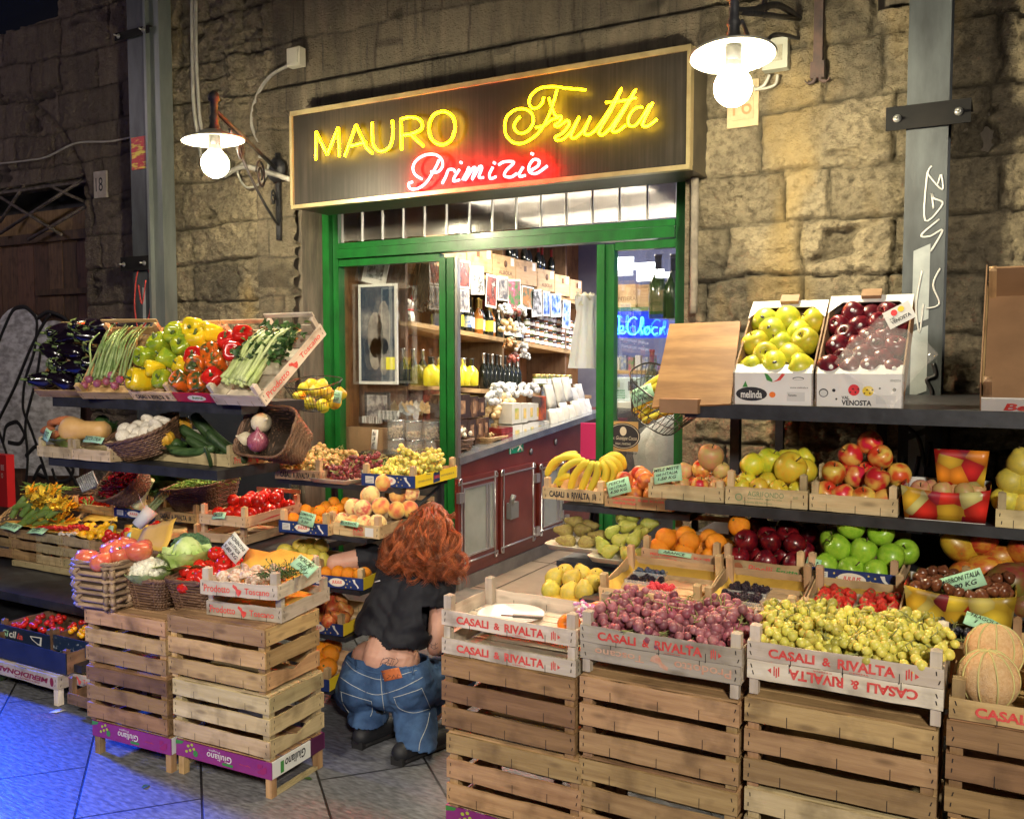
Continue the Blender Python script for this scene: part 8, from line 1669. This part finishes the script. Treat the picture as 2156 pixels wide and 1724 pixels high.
LA={'white':mat('white_label',(.75,.73,.68),(.45,.42,.38),rough=.5,ns=40,lo=.55,hi=.6),'yellow':mat('yellow_label',(.80,.70,.05),rough=.5),'blue':mat('blue_label',(.05,.12,.35),(.5,.5,.4),rough=.4,ns=40),'orange':mat('orange_label',(.75,.35,.08),rough=.5),'none':None}
def bottle_me(g,fo,la,h,rr_):
    def f():
        m=MB(); R_=rr_; m.lathe([(R_*.9,0),(R_,h*.02),(R_,h*.50),(R_*.85,h*.58),(R_*.38,h*.72),(R_*.33,h*.76)],14,0); m.lathe([(R_*.37,h*.70),(R_*.36,h*.95),(R_*.42,h*.96),(R_*.42,h),(R_*.1,h)],12,1)
        if la!='none': m.lathe([(R_*1.02,h*.14),(R_*1.02,h*.44)],16,2,cap=False)
        return m.mesh('bottle',[GL[g],FO[fo],LA[la] or GL[g]])
    return shared(('bt',g,fo,la,round(h,2),round(rr_,3)),f)
def bottle(p,label,g='dark',fo='gold',la='white',h=.30,R_=.04,group='bottles on the upper shelf'): return tag(obj('bottle',bottle_me(g,fo,la,h,R_),None,p),label,'bottle',group)
seq=[('dark','black','none'),('dark','gold','yellow'),('dark','gold','blue'),('dark','black','white'),('amber','gold','orange'),('dark','gold','white'),('dark','gold','yellow'),('amber','gold','white'),('dark','gold','none'),('dark','red','white'),('dark','gold','white'),('dark','silver','white'),('dark','black','white'),('dark','silver','blue')]
n=len(seq)
for i,(g,fo,la) in enumerate(seq): y=6.30+.088*i; bottle((SX-.07-.03*(i%2),y,z1(y)+.001),f'wine bottle on the upper shelf, {"leftmost" if i==0 else ("rightmost" if i==n-1 else ORD[i] if i<12 else "thirteenth")} before the jars',g,fo,la,.31,.042)
for i in range(11): y=6.35+.10*i; bottle((SX-.20,y,z1(y)+.001),'foil topped bottle in the rear row of the upper shelf','dark','gold' if i%3 else 'red','white',.33,.042,'rear row of bottles on the upper shelf')
JR=[mat('dark_jam',(.06,.01,.01),rough=.15,coat=.5),mat('orange_jam',(.45,.15,.03),rough=.15,coat=.5),mat('green_jam',(.12,.14,.03),rough=.15,coat=.5)]
def jar_me(k,lid,R_=.033,h=.075):
    def f():
        m=MB(); m.lathe([(R_*.9,0),(R_,h*.06),(R_,h*.75),(R_*.9,h*.82)],12,0); m.lathe([(R_*1.0,h*.82),(R_*1.0,h*.99),(R_*.2,h)],12,1); m.lathe([(R_*1.03,h*.2),(R_*1.03,h*.62)],12,2,cap=False); return m.mesh('jar',[JR[k],FO[lid],LA['white']])
    return shared(('jar',k,lid,R_,h),f)
for c in range(12):
    for l in range(4 if c>2 else 3):
        y=7.52+.095*c; o=obj('jar',jar_me((c+l)%3,'black' if c%2 else 'silver'),None,(SX-.06,y,z1(y)+.001+.079*l)); tag(o,f'small labelled jar, {["bottom","second","third","top"][l]} of column {"one two three four five six seven eight nine ten eleven twelve".split()[c]} from the left','jar','stacked preserve jars on the upper shelf')
# wooden wine boxes and the bottles on them
WB=wood('wine_box_wood',(.60,.40,.22),(.48,.30,.15),axis='y',rnd=.12)
yb=[5.75,6.36,6.78,7.2,7.62,8.0,8.35,8.65]
for i in range(7):
    ya,yc=yb[i],yb[i+1]-.012; hh=.20 if i!=3 else .22; zb_=max(z0f(ya),z0f(yc))+.002
    r=thing('wine_box','pale wooden wine box on the top shelf, '+nth(i,7),'box',(SX-.36,ya,zb_),(0,0,0),'wooden wine boxes on the top shelf')
    m=MB(); m.box(0,.36,0,yc-ya,0,hh); m.build('box_body',WB,r)
    m=MB()
    if i in (2,4): text_mb(m,'ALBOLA',lambda u,v,L=yc-ya:(.3612,L*(.25+.6*u),.035+.035*v),0,.02); m.lathe([(.03,0),(.03,.001)],14,0,Matrix.Translation((.361,(yc-ya)*.55,.13))@Matrix.Rotation(PI/2,4,'Y'))
    else: m.add([(.3612,.15,.12),(.3612,.2,.12),(.3612,.2,.17),(.3612,.15,.17)],[(0,1,2,3)])
    m.build('brand_mark',mat('burnt_ink',(.16,.08,.04)),r)
    m=MB(); m.box(.3605,.362,(yc-ya)-.09,(yc-ya)-.03,hh-.08,hh-.01); m.build('price_label',WHITE,r)
for i in range(15): y=6.5+.145*i; fo='gold' if i<6 else 'red'; bottle((SX-.16-.03*(i%2),y,z0f(y)+.215),'foil capped wine bottle standing on the wooden boxes, '+('nearer gold one' if i<6 else 'farther red one'),'dark',fo,'none',.27,.038,'gold capped bottles on the boxes' if i<6 else 'red capped bottles on the boxes')
# pinned photographs along the shelf edge
PHM=[mat('photo_%d'%k,a,b,rough=.25,ns=14,det=6,lo=.42,hi=.58,third=c) for k,(a,b,c) in enumerate((((.55,.55,.55),(.05,.05,.05),(.8,.8,.8)),((.35,.08,.06),(.06,.03,.03),(.6,.5,.45)),((.10,.10,.12),(.45,.42,.4),(.2,.25,.3)),((.08,.25,.08),(.45,.10,.20),(.7,.6,.6)),((.15,.18,.12),(.65,.25,.08),(.5,.5,.5)),((.04,.10,.35),(.35,.45,.6),(.7,.75,.8))))]
PB=mat('photo_border',(.72,.70,.66),rough=.4)
def photo(l,r_,t,b,X,k,lab,tilt=0):
    A=atx(l,b,X); B=atx(r_,b,X); C=atx(l,t,X); r=thing('photograph',lab,'photograph',(X,A.y,A.z),(math.radians(tilt),0,0),'pinned photographs'); L=B.y-A.y; h=C.z-A.z
    m=MB(); m.box(-.002,0,0,L,0,h); m.build('paper',PB,r); m=MB(); m.box(.0005,.0015,L*.07,L*.93,h*.07,h*.93); m.build('picture',PHM[k],r)
photo(957,990,545,605,-3.86,1,'colour photograph of embracing people hanging nearest the door post'); photo(957,988,607,655,-3.86,2,'photograph of two people kissing hanging below the first one')
for i,(l,r_,t,b,k,tl,d) in enumerate(((992,1020,560,620,0,3,'bright black and white portrait'),(1022,1045,575,645,1,-4,'reddish market picture'),(1048,1070,580,632,2,0,'dark crowd picture'),(1070,1098,588,652,3,4,'green and pink picture'),(1098,1124,600,648,4,-2,'orange dress picture'),(1120,1142,610,668,0,5,'curled grey picture'),(1143,1158,612,665,5,0,'first blue bottle picture'),(1160,1182,618,668,5,3,'second blue bottle picture'),(1184,1200,630,690,5,-3,'third blue picture'))): photo(l,r_,t,b,-3.85,k,f'{d} pinned on the shelf edge, {nth(i,9)}',tl)
# lower shelves
for i,(px,py,fo) in enumerate(((908,812,'black'),(926,812,'silver'),(962,812,'black'),(975,812,'silver'),(992,812,'black'))): p=atx(px,py,-3.80); bottle((p.x,p.y,p.z),'round bottle of yellow limoncello on the lower shelf, '+nth(i,5),'yellow',fo,'none',.22,.06,'yellow bottles on the lower shelf')
for i in range(9): px=1018+9*i; p=atx(px,822,SX-.05); bottle((p.x,p.y,z2(p.y)+.001),'dark bottle on the lower shelf, '+nth(i,9),'dark','black' if i%2 else 'silver','none',.31,.038,'dark bottles on the lower shelf')
for i in range(3): p=atx(850+20*i,812,-3.95); bottle((p.x,p.y,p.z),'shadowed sparkling bottle behind the window, '+nth(i,3),'dark','silver','none',.28,.04,'shadowed bottles behind the window')
BRW=mat('coffee_box',(.045,.025,.018),(.16,.08,.04),rough=.3,ns=9,lo=.55,hi=.62,coat=.2)
def stackbox(nm,label,cat,l,r_,t,b,X,dep,mt,group=None,det=None,detm=None):
    A=atx(l,b,X); B=atx(r_,b,X); C=atx(l,t,X); L=abs(B.y-A.y); h=abs(C.z-A.z); r=thing(nm,label,cat,(X-dep,A.y,A.z),(0,0,0),group); m=MB(); m.box(0,dep,.002,L-.002,0,h); m.build('carton',mt,r)
    if det: m=MB(); m.box(dep+.0006,dep+.0016,L*.3,L*.7,h*.2,h*.75); m.build('picture',detm,r)
    return r
k=0
for (l,r_,t,b) in ((955,990,832,884),(990,1008,835,880),(1008,1022,838,876),(955,985,886,932),(985,1003,884,928),(1003,1018,882,924),(1018,1030,880,920),(1000,1024,926,948)):
    stackbox('coffee_box','dark brown printed box stacked on the counter near the post, '+nth(k,8),'box',l,r_,t,b,-3.42,.2,BRW,'brown boxes on the counter',True,mat('beige_print',(.45,.25,.13),(.15,.08,.05),ns=20)); k+=1
WBX=mat('white_box',(.55,.53,.48),(.50,.48,.43),rough=.4,ns=9); FPR=mat('box_picture',(.70,.45,.15),(.25,.35,.08),rough=.4,ns=16)
k=0
for (l,r_,t,b) in ((1078,1098,850,893),(1098,1112,850,890),(1112,1126,850,886),(1126,1140,850,884),(1078,1100,896,940),(1100,1112,894,934),(1112,1128,890,930),(1128,1146,888,924),(1146,1160,888,918)):
    stackbox('biscuit_box','white box with a food picture stacked on the counter, '+nth(k,9),'box',l,r_,t,b,-3.38,.12,WBX,'white boxes on the counter',True,FPR); k+=1
stackbox('orange_box','narrow orange and black box among the white boxes','box',1138,1150,835,885,-3.36,.08,mat('orange_box',(.70,.12,.02),(.04,.03,.03),rough=.35,ns=5))
def pouch(label,px,py,h,w,X=-3.40,lean=12,mt=None,group='white pouches standing on the counter'):
    p=atx(px,py,X); m=MB(); g=[]
    for j in range(6):
        t=j/5; g.append([(.03*math.sin(PI*t)*math.sin(PI*i/5)+.0,-w/2+w*i/5*(1-.1*t),h*t) for i in range(6)])
    m.sheet(g,0,-.03*1); o=m.build('pouch',mt or mat('white_pouch',(.55,.54,.50),(.42,.40,.36),rough=.35,ns=6),None,p,(0,math.radians(-lean),0)); tag(o,label,'pouch',group); m=MB(); m.add([(.034,-w*.25,h*.25),(.034,w*.25,h*.25),(.034,w*.22,h*.7),(.034,-w*.22,h*.7)],[(0,1,2,3)]); m.build('print',FPR if px%2 else PHM[3],o)
for i,(px,py,h,w) in enumerate(((1168,915,.22,.13),(1180,908,.20,.14),(1192,905,.24,.13),(1204,900,.20,.14),(1216,895,.22,.14),(1228,890,.22,.14),(1238,886,.20,.12),(1160,862,.22,.14),(1178,852,.24,.15),(1195,845,.22,.14),(1210,862,.20,.14),(1222,858,.22,.14))): pouch(f'white printed pouch on the counter, {nth(i%7,7) if i<7 else nth(i-7,5)} in the {"front" if i<7 else "upper"} row',px,py,h,w,-3.36-(.12 if i>6 else 0))
for i,(t,b) in enumerate(((902,914),(915,927),(928,940),(941,953))): stackbox('plastic_tub',f'clear tub of dark red dried fruit, {["top","second","third","bottom"][i]} of the stack','tub',1056,1080,t,b,-3.34,.13,mat('red_tub',(.16,.012,.015),(.30,.05,.04),rough=.12,ns=22,coat=.5),'stack of red tubs')
def lumpbag(label,px,py,X,r_,n,mt,seed,cat='bag'):
    p=atx(px,py,X); m=MB(); rr=random.Random(seed)
    for i in range(n): d=sphere_dir(rr); m.ball((d.x*r_*.5,d.y*r_,abs(d.z)*r_*.9+.02),r_*rr.uniform(.16,.3),8)
    o=m.build('food_bag',mt,None,p); return tag(o,label,cat)
TAR=mat('biscuit',(.50,.33,.14),(.66,.50,.28),rough=.5,ns=12,coat=.4); SILV=mat('cellophane',(.62,.62,.62),(.35,.36,.38),rough=.12,ns=12,coat=.8)
for i,(px,py,rd,mt_) in enumerate(((1042,880,.12,TAR),(1055,900,.11,TAR),(1035,858,.10,SILV),(1060,862,.12,TAR),(1050,840,.11,SILV),(1075,838,.10,SILV),(1100,838,.10,SILV),(1120,832,.09,SILV))): lumpbag('clear bag of ring biscuits heaped behind the brown boxes, '+nth(i,8),px,py,-3.55,rd,26,mt_,i)
for i,(px,py,rd,mt_) in enumerate(((1062,665,.08,SILV),(1080,672,.09,PHM[1]),(1095,668,.08,SILV),(1068,700,.09,TAR),(1092,705,.09,SILV),(1075,735,.08,PHM[4]),(1098,745,.08,SILV),(1082,765,.07,PHM[1]),(1105,760,.06,SILV))): lumpbag('cellophane sweet bag hanging in the cluster before the shelves, '+nth(i,9),px,py,-3.62,rd,18,mt_,40+i)
p=atx(1040,945,-3.36); bk=basket('pale small wicker basket of ring biscuits on the counter',(p.x-.06,p.y+.05,p.z-.01),(0,0,0),.12,.26,.15,.30,.09,.3,7,20,WICKL); 
for i in range(8): lumpbag('ring biscuit bag in the pale basket' if 0 else 'biscuit in the pale wicker basket',1030+5*i,928-2*i,-3.42,.035,7,TAR,70+i,'biscuit')['group']='biscuits in the pale basket'
p=atx(970,965,-3.36); basket('dark small wicker basket on the counter beside the door post',(p.x-.07,p.y+.03,p.z),(0,0,0),.14,.20,.18,.26,.12,.3,8,20,WICK)
for i in range(3): lumpbag('cream packet in the dark counter basket, '+nth(i,3),962+10*i,922,-3.42,.055,12,TRAY,90+i,'packet')
# jars of oil lower shelf, blue tins
for i in range(7): px=1130+11*i; p=atx(px,812,-3.86); tag(obj('jar',jar_me(2,'gold',.04,.11),None,p),'preserve jar with gold lid on the lower shelf, '+nth(i,7),'jar','gold lidded jars on the lower shelf'); 
for i in range(6): px=1150+9*i; p=atx(px,838,-3.84); tag(obj('tin',shared('tin',lambda:MB().lathe([(.05,0),(.052,.005),(.05,.10),(.052,.105),(.01,.106)],16).mesh('tin',[LA['blue']])),None,p),'blue tin below the jars, '+nth(i,6),'tin','blue tins on the lower shelf')
# plastic bag roll hanging by the second post
r=thing('plastic_bag_bundle','bundle of white carrier bags hanging beside the right door post','carrier bags',at(1235,690,5.75)); m=MB(); N=40
for j in range(9):
    pass
vs=[];fs=[]
for j in range(10):
    t=j/9; z=.22-.50*t
    for i in range(N): a=2*PI*i/N; q=(.055+.065*t)*(1+.16*math.sin(a*7+t*2))*(1.5-.5*min(1,t*4) if j<2 else 1); vs.append((q*math.cos(a),q*.6*math.sin(a),z))
for j in range(9):
    for i in range(N): fs.append((j*N+i,j*N+(i+1)%N,(j+1)*N+(i+1)%N,(j+1)*N+i))
m.add(vs,fs,0,True); m.build('bags',mat('carrier_white',(.78,.78,.80),(.68,.68,.72),rough=.35,ns=4,sss=.2),r)
m=MB(); rr=random.Random(6)
for i in range(40): leaf(m,(rr.uniform(-.05,.05),rr.uniform(-.03,.03),.18),sphere_dir(rr)+Vector((0,0,.6)),(0,-1,.2),.07,.02,.3,0,rr.uniform(.7,1.1),3,.3)
m.build('ruffles',mat('ruffle_cream',(.74,.70,.58),rough=.4,attr=True),r)
# ------------------------------------------------------------------ behind the left window
YW=5.39
def planeY(nm,label,cat,l,r_,t,b,Y,mt,th=.01,par=None,group=None):
    A=at(l,b,Y); B=at(r_,b,Y); C=at(l,t,Y); m=MB(); m.box(A.x,B.x,Y,Y+th,A.z,C.z); o=m.build(nm,mt,par); return tag(o,label,cat,group) if label else o
pf=thing('framed_poster','large white framed poster of two people behind the left window','poster'); 
planeY('mount',None,None,756,836,600,808,YW,mat('poster_frame',(.75,.74,.70),rough=.35),.02,pf); planeY('picture',None,None,761,831,605,802,YW-.004,mat('poster_picture',(.035,.055,.09),(.16,.17,.19),rough=.15,ns=5,det=7,coat=.6,third=(.4,.38,.36),lo=.45,hi=.62),.003,pf)
m=MB()
for (cx,cy,w_,h_) in ((790,705,.07,.17),(808,690,.06,.20),(790,745,.055,.12),(808,750,.05,.14)): p=at(cx,cy,YW-.006); m.add([(p.x+w_*math.cos(2*PI*i/14),YW-.0055,p.z+h_*math.sin(2*PI*i/14)) for i in range(14)],[tuple(range(14))])
for (cx,cy) in ((790,675),(810,652)): p=at(cx,cy,YW-.006); m.add([(p.x+.03*math.cos(2*PI*i/12),YW-.006,p.z+.038*math.sin(2*PI*i/12)) for i in range(12)],[tuple(range(12))])
m.build('figures',mat('poster_figures',(.36,.33,.30),(.16,.15,.15),rough=.2,ns=12,coat=.5),pf)
planeY('sticky_note',None,None,813,831,752,778,YW-.012,mat('yellow_note',(.80,.75,.05),rough=.6),.002,pf)
r=thing('photo_frame','white mounted black and white photograph leaning above the poster','photograph',at(785,598,YW+.03),(0,math.radians(14),0)); m=MB(); m.box(-.11,.11,0,.01,0,.25); m.build('mount',PB,r); m=MB(); m.box(-.075,.075,-.002,-.0005,.04,.21); m.build('picture',PHM[0],r)
# beckoning cat figurine
def cat_fig():
    p=atx(857,688,-4.02); r=thing('cat_figurine','white waving cat figurine with red ears on the shelf behind the window','figurine',(p.x,p.y,p.z),(0,0,math.radians(25))); WH=mat('cat_white',(.80,.77,.70),rough=.25,coat=.3); m=MB()
    m.ball((0,0,.07),(.062,.052,.075),16); m.ball((0,-.01,.165),(.058,.048,.048),16); m.capsule((-.045,-.02,.12),.022,(-.062,-.03,.20),.020,10); m.ball((-.062,-.032,.215),.024,10); m.capsule((.03,-.045,.02),.022,(.03,-.05,.08),.018,8); m.ball((-.03,-.045,.02),(.022,.03,.018),8); m.build('body',WH,r)
    for s in (-1,1): m=MB(); m.add([(s*.05,0,.19),(s*.015,0,.205),(s*.042,0,.245),(s*.035,.02,.195)],[(0,1,2),(1,3,2),(3,0,2)]); m.build('ear',mat('cat_red',(.65,.03,.02),rough=.3),r)
    m=MB(); 
    for s in (-1,1): m.ball((s*.02,-.057,.172),(.006,.004,.009),8)
    m.ball((0,-.060,.155),.004,6); m.build('eyes',DARK_INK,r); m=MB(); m.tube([(.05*math.cos(2*PI*i/20),-.008+.044*math.sin(2*PI*i/20),.125) for i in range(20)],.006,6,0,True); m.build('collar',_mc['cat_red'],r); m=MB(); m.ball((.015,-.065,.06),(.03,.008,.04),12); m.build('coin',mat('dark_coin',(.02,.02,.02),(.5,.5,.4),ns=60,rough=.3),r)
cat_fig()
m=MB(); rr=random.Random(9)
for i in range(90): a=Vector((rr.uniform(-.06,.06),rr.uniform(-.04,.04),.28)); d=Vector((rr.uniform(-.12,.12),rr.uniform(-.05,.05),-.45+.1*rr.random())); m.tube([a,a+d*.5+sphere_dir(rr)*.015,a+d+sphere_dir(rr)*.03],.003,4,0,col=rr.uniform(.5,1.4))
for i in range(120): m.ball(sphere_dir(rr)*.06+Vector((0,0,.27)),.008,5,0,col=rr.uniform(.5,1.5)); m.ball(sphere_dir(rr)*.05+Vector((rr.choice((-.05,.06)),0,-.15)),.007,5,0,col=rr.uniform(.5,1.5))
tag(m.build('dried_herbs',mat('dried_brown',(.09,.06,.035),(.16,.12,.06),rough=.8,ns=14,attr=True),None,at(900,600,5.6)),'bunch of dried brown herbs hanging behind the left window','dried herbs')
planeY('wood_panel','orange wooden cabinet back behind the cat figurine','panel',838,935,590,695,6.6,PANEL,.02)
planeY('photograph','photograph of people in caps pinned below the bottles','photograph',835,892,815,868,5.75,PHM[2],.004); planeY('magazine_rack','dark wire rack of leaflets beside the lower post','rack',890,925,820,885,5.75,PHM[1],.02)
r=thing('picture_frame','small black framed market picture leaning low behind the window','photograph'); planeY('frame',None,None,768,820,825,885,5.375,DARK_INK,.015,r); planeY('picture',None,None,773,815,831,880,5.372,PHM[2],.002,r)
for i in range(2): planeY('leaflet_tray','black and white striped leaflet stack beside the jars, '+['left','right'][i],'leaflets',762+34*i,800+36*i,876-12*i,890-8*i,5.335,mat('leaflet_stripes',(.6,.6,.58),(.05,.05,.05),rough=.5,ns=4,st=(40,1,1),lo=.48,hi=.52),.03)
planeY('kraft_box','brown kraft paper box on the green window sill','box',728,806,898,950,5.30,mat('kraft_paper',(.34,.21,.11),(.28,.17,.09),rough=.7,ns=6,bump=.003),.06)
NUT=mat('nuts',(.42,.28,.14),(.60,.45,.26),rough=.5,ns=9); LID=mat('steel_lid',(.6,.6,.6),rough=.25,metal=.9)
for j in range(2):
    for i in range(3):
        p=at(826+41*i-3*j*i,950-42*j,5.30); r=thing('storage_jar',f'clear storage jar of nuts on the window sill, {"lower" if j==0 else "upper"} row, {["left","middle","right"][i]}','jar',(p.x,5.345,.905+.135*j),(0,0,0),'clear jars of nuts'); m=MB(); m.lathe([(.060,.0),(.062,.004),(.062,.115),(.058,.12)],24,0,cap=False); m.lathe([(.0,.001),(.06,.001)],24,0,cap=False); m.build('glass',CLEARP,r); m=MB(); m.lathe([(.06,.12),(.062,.122),(.062,.131),(.01,.133)],24); m.build('lid',LID,r); m=MB(); rr=random.Random(i+j*3); fill=.05+.04*((i+j)%2)
        for q in range(70): a=rr.uniform(0,6.28); rd=.050*math.sqrt(rr.random()); m.ball((rd*math.cos(a),rd*math.sin(a),rr.uniform(.01,fill)),rr.uniform(.007,.011),6)
        m.build('nuts',NUT,r)
for i in range(5): lump=at(835+14*i,866,5.5); m=MB(); rr=random.Random(i); [leaf(m,(0,0,0),sphere_dir(rr)+Vector((0,0,.8)),(0,-1,0),.09,.03,.2,0,1,3,.2) for _ in range(6)]; tag(m.build('snack_packet',SILV if i%2 else TAR,None,lump),'white and orange snack packet above the jars, '+nth(i,5),'packet','snack packets above the jars')
card('tall white price card standing on the window sill',788,925,5.12,.055,.14,2,-5,[('8x',.6),('3',.5),('E',.5)],WHITE)
planeY('decorated_border','dark decorated strip below the green window sill','panel',745,905,952,985,5.16,mat('gold_ornament',(.06,.05,.03),(.45,.36,.18),rough=.4,ns=16,lo=.5,hi=.58),.006)
# ------------------------------------------------------------------ behind the right window
NB=mat('blue_neon_panel',(.01,.03,.35),rough=.3,emit=(.0,.03,1.0),es=.45); CY=mat('cyan_neon',(.2,.7,1),emit=(.05,.55,1),es=2.6)
ns=thing('neon_sign','blue neon script sign on a blue panel behind the right window','sign'); planeY('panel',None,None,1284,1405,657,712,6.0,NB,.02,ns)
m=MB()
for s in ([(1296,704),(1303,690),(1303,668),(1297,668),(1296,690),(1299,703),(1305,700)],[(1303,697),(1311,694),(1312,687),(1306,688),(1304,698),(1311,703),(1318,697)],[(1341,672),(1334,668),(1324,676),(1321,690),(1326,703),(1336,704),(1345,697)],[(1345,697),(1352,684),(1354,670),(1350,670),(1349,690),(1353,703)],[(1364,688),(1359,690),(1357,698),(1362,704),(1368,698),(1366,689),(1363,689)],[(1384,690),(1377,689),(1373,697),(1377,704),(1385,701)],[(1390,704),(1391,690),(1392,696),(1396,689),(1400,690)]):
    m.tube([(q.x,5.985,q.z) for q in spline([at(x,y,5.985) for x,y in s],5)],.005,6)
m.build('neon_letters',CY,ns)
planeY('blue_shelf_back','dark blue lit shelf back behind the right window','panel',1284,1440,515,950,7.4,mat('navy_wall',(.03,.045,.14),(.05,.07,.2),rough=.6,ns=3),.02)
for (t,b,nm) in ((648,656,'upper green edged'),(780,787,'lower wooden')): planeY('shelf',nm+' shelf behind the right window','shelf',1284,1440,t,b,6.3,GREEN if t<700 else W('tan','x'),.4)
r=planeY('wine_box','wooden wine box with dark stamped letters behind the right window','box',1290,1338,600,648,6.35,WB,.3); m=MB(); text_mb(m,'ANTIERA',lambda u,v:(at(1293,630,6.34).x+.17*u,6.3485,at(1293,634,6.34).z+.03*v),0,.01); m.build('brand_mark',_mc['burnt_ink'],r)
planeY('wine_box','second wooden box with slats behind the right window','box',1342,1378,600,648,6.36,W('tan','x'),.3)
r=planeY('tube_lamp','bright tube lamp glowing at the top of the right window','lamp',1302,1378,556,568,6.5,mat('tube_glow',(1,1,1),emit=(.9,.97,1),es=7),.06)
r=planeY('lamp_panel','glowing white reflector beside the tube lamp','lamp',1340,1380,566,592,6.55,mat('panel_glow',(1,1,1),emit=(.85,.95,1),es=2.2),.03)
for i,(px,h_) in enumerate(((1385,.42),(1418,.42),(1372,.36))): p=at(px,672 if i<2 else 850,5.7); bottle(p,['large dark magnum bottle left of the right frame post','large dark magnum bottle nearest the frame post','dark wine bottle standing behind the banana basket'][i],'green','black' if i<2 else 'amber' if 0 else 'red','none',h_,.062 if i<2 else .045,None)
for i in range(6): planeY('packet','small packet on the wooden shelf behind the window, '+nth(i,6),'packet',1292+15*i,1303+15*i,752-4*(i%2),779,6.32,[WBX,LA['blue'],PHM[3]][i%3],.05,None,'packets behind the window')
rg=thing('weighing_scale','pale weighing scale with green keys behind the right window','scale'); planeY('body',None,None,1284,1345,795,845,5.95,mat('scale_body',(.55,.68,.70),rough=.35),.16,rg); planeY('display',None,None,1288,1305,800,815,5.945,mat('lcd',(.45,.55,.35),rough=.2),.003,rg); planeY('printer_slot',None,None,1322,1342,803,822,5.945,DARK_INK,.003,rg)
m=MB(); 
for a in range(7):
    for b in range(4): q=at(1287+4.2*a,822+5*b,5.94); m.box(q.x,q.x+.009,5.942,5.949,q.z-.006,q.z+.004)
m.build('keys',mat('green_keys',(.02,.30,.12),rough=.4),rg)
planeY('white_counter','pale counter top below the scale','counter',1284,1440,846,858,5.8,WBX,.5); planeY('counter_front','dark counter front below the scale','counter',1284,1440,859,1150,5.82,mat('dark_cabinet',(.03,.03,.04),(.06,.06,.07),rough=.5,ns=4),.4)
lb=thing('gold_label','gold square label poster with a dark oval stuck on the right window','sticker'); planeY('sheet',None,None,1281,1343,886,948,5.19,mat('gold_card',(.50,.33,.12),(.42,.27,.09),rough=.5,ns=8),.003,lb)
q=at(1312,918,5.187); m=MB()
for rx,mi,yy in ((.112,0,5.1885),(.104,1,5.188),(.100,0,5.1875)): m.add([(q.x+rx*math.cos(2*PI*i/30),yy,q.z+rx*.72*math.sin(2*PI*i/30)) for i in range(30)],[tuple(range(30))],mi)
text_mb(m,'Cav. Giuseppe Cocco',lambda u,v:(q.x-.09+.18*u,5.187,q.z-.03+.03*v),1,0,.3); text_mb(m,'FARA S. MARTINO',lambda u,v:(q.x-.05+.10*u,5.187,q.z-.055+.014*v),1); text_mb(m,'Pasta Artigianale',lambda u,v:(q.x-.09+.18*u,5.1885,q.z-.115+.022*v),0,0,.3); m.add([(q.x+.022*math.cos(2*PI*i/16),5.187,q.z+.03+.028*math.sin(2*PI*i/16)) for i in range(16)],[tuple(range(16))],1); m.build('emblem',[DARK_INK,mat('emblem_cream',(.62,.58,.45))],lb)
for i,(px,py) in enumerate(((1385,950),(1408,935))): m=MB(); rr=random.Random(i); p=at(px,py,5.6); m.ball((0,0,0),(.16,.12,.20),16); o=m.build('sack',mat('white_sack',(.60,.60,.58),(.45,.45,.44),rough=.5,ns=5,bump=.02,bs=9),None,p,(0,.4,0)); tag(o,['white printed sack leaning behind the right window, lower','white printed sack leaning behind the right window, upper'][i],'sack')
planeY('pink_cloth','pink cloth hanging at the far end of the counter','cloth',1222,1255,890,965,6.1,mat('pink_cloth',(.65,.02,.15),rough=.7),.02)
sc.cycles.use_denoising=True; sc.cycles.max_bounces=7; sc.cycles.sample_clamp_indirect=6; sc.cycles.sample_clamp_direct=0; sc.cycles.transparent_max_bounces=12
bpy.data.scenes.remove(_ts)
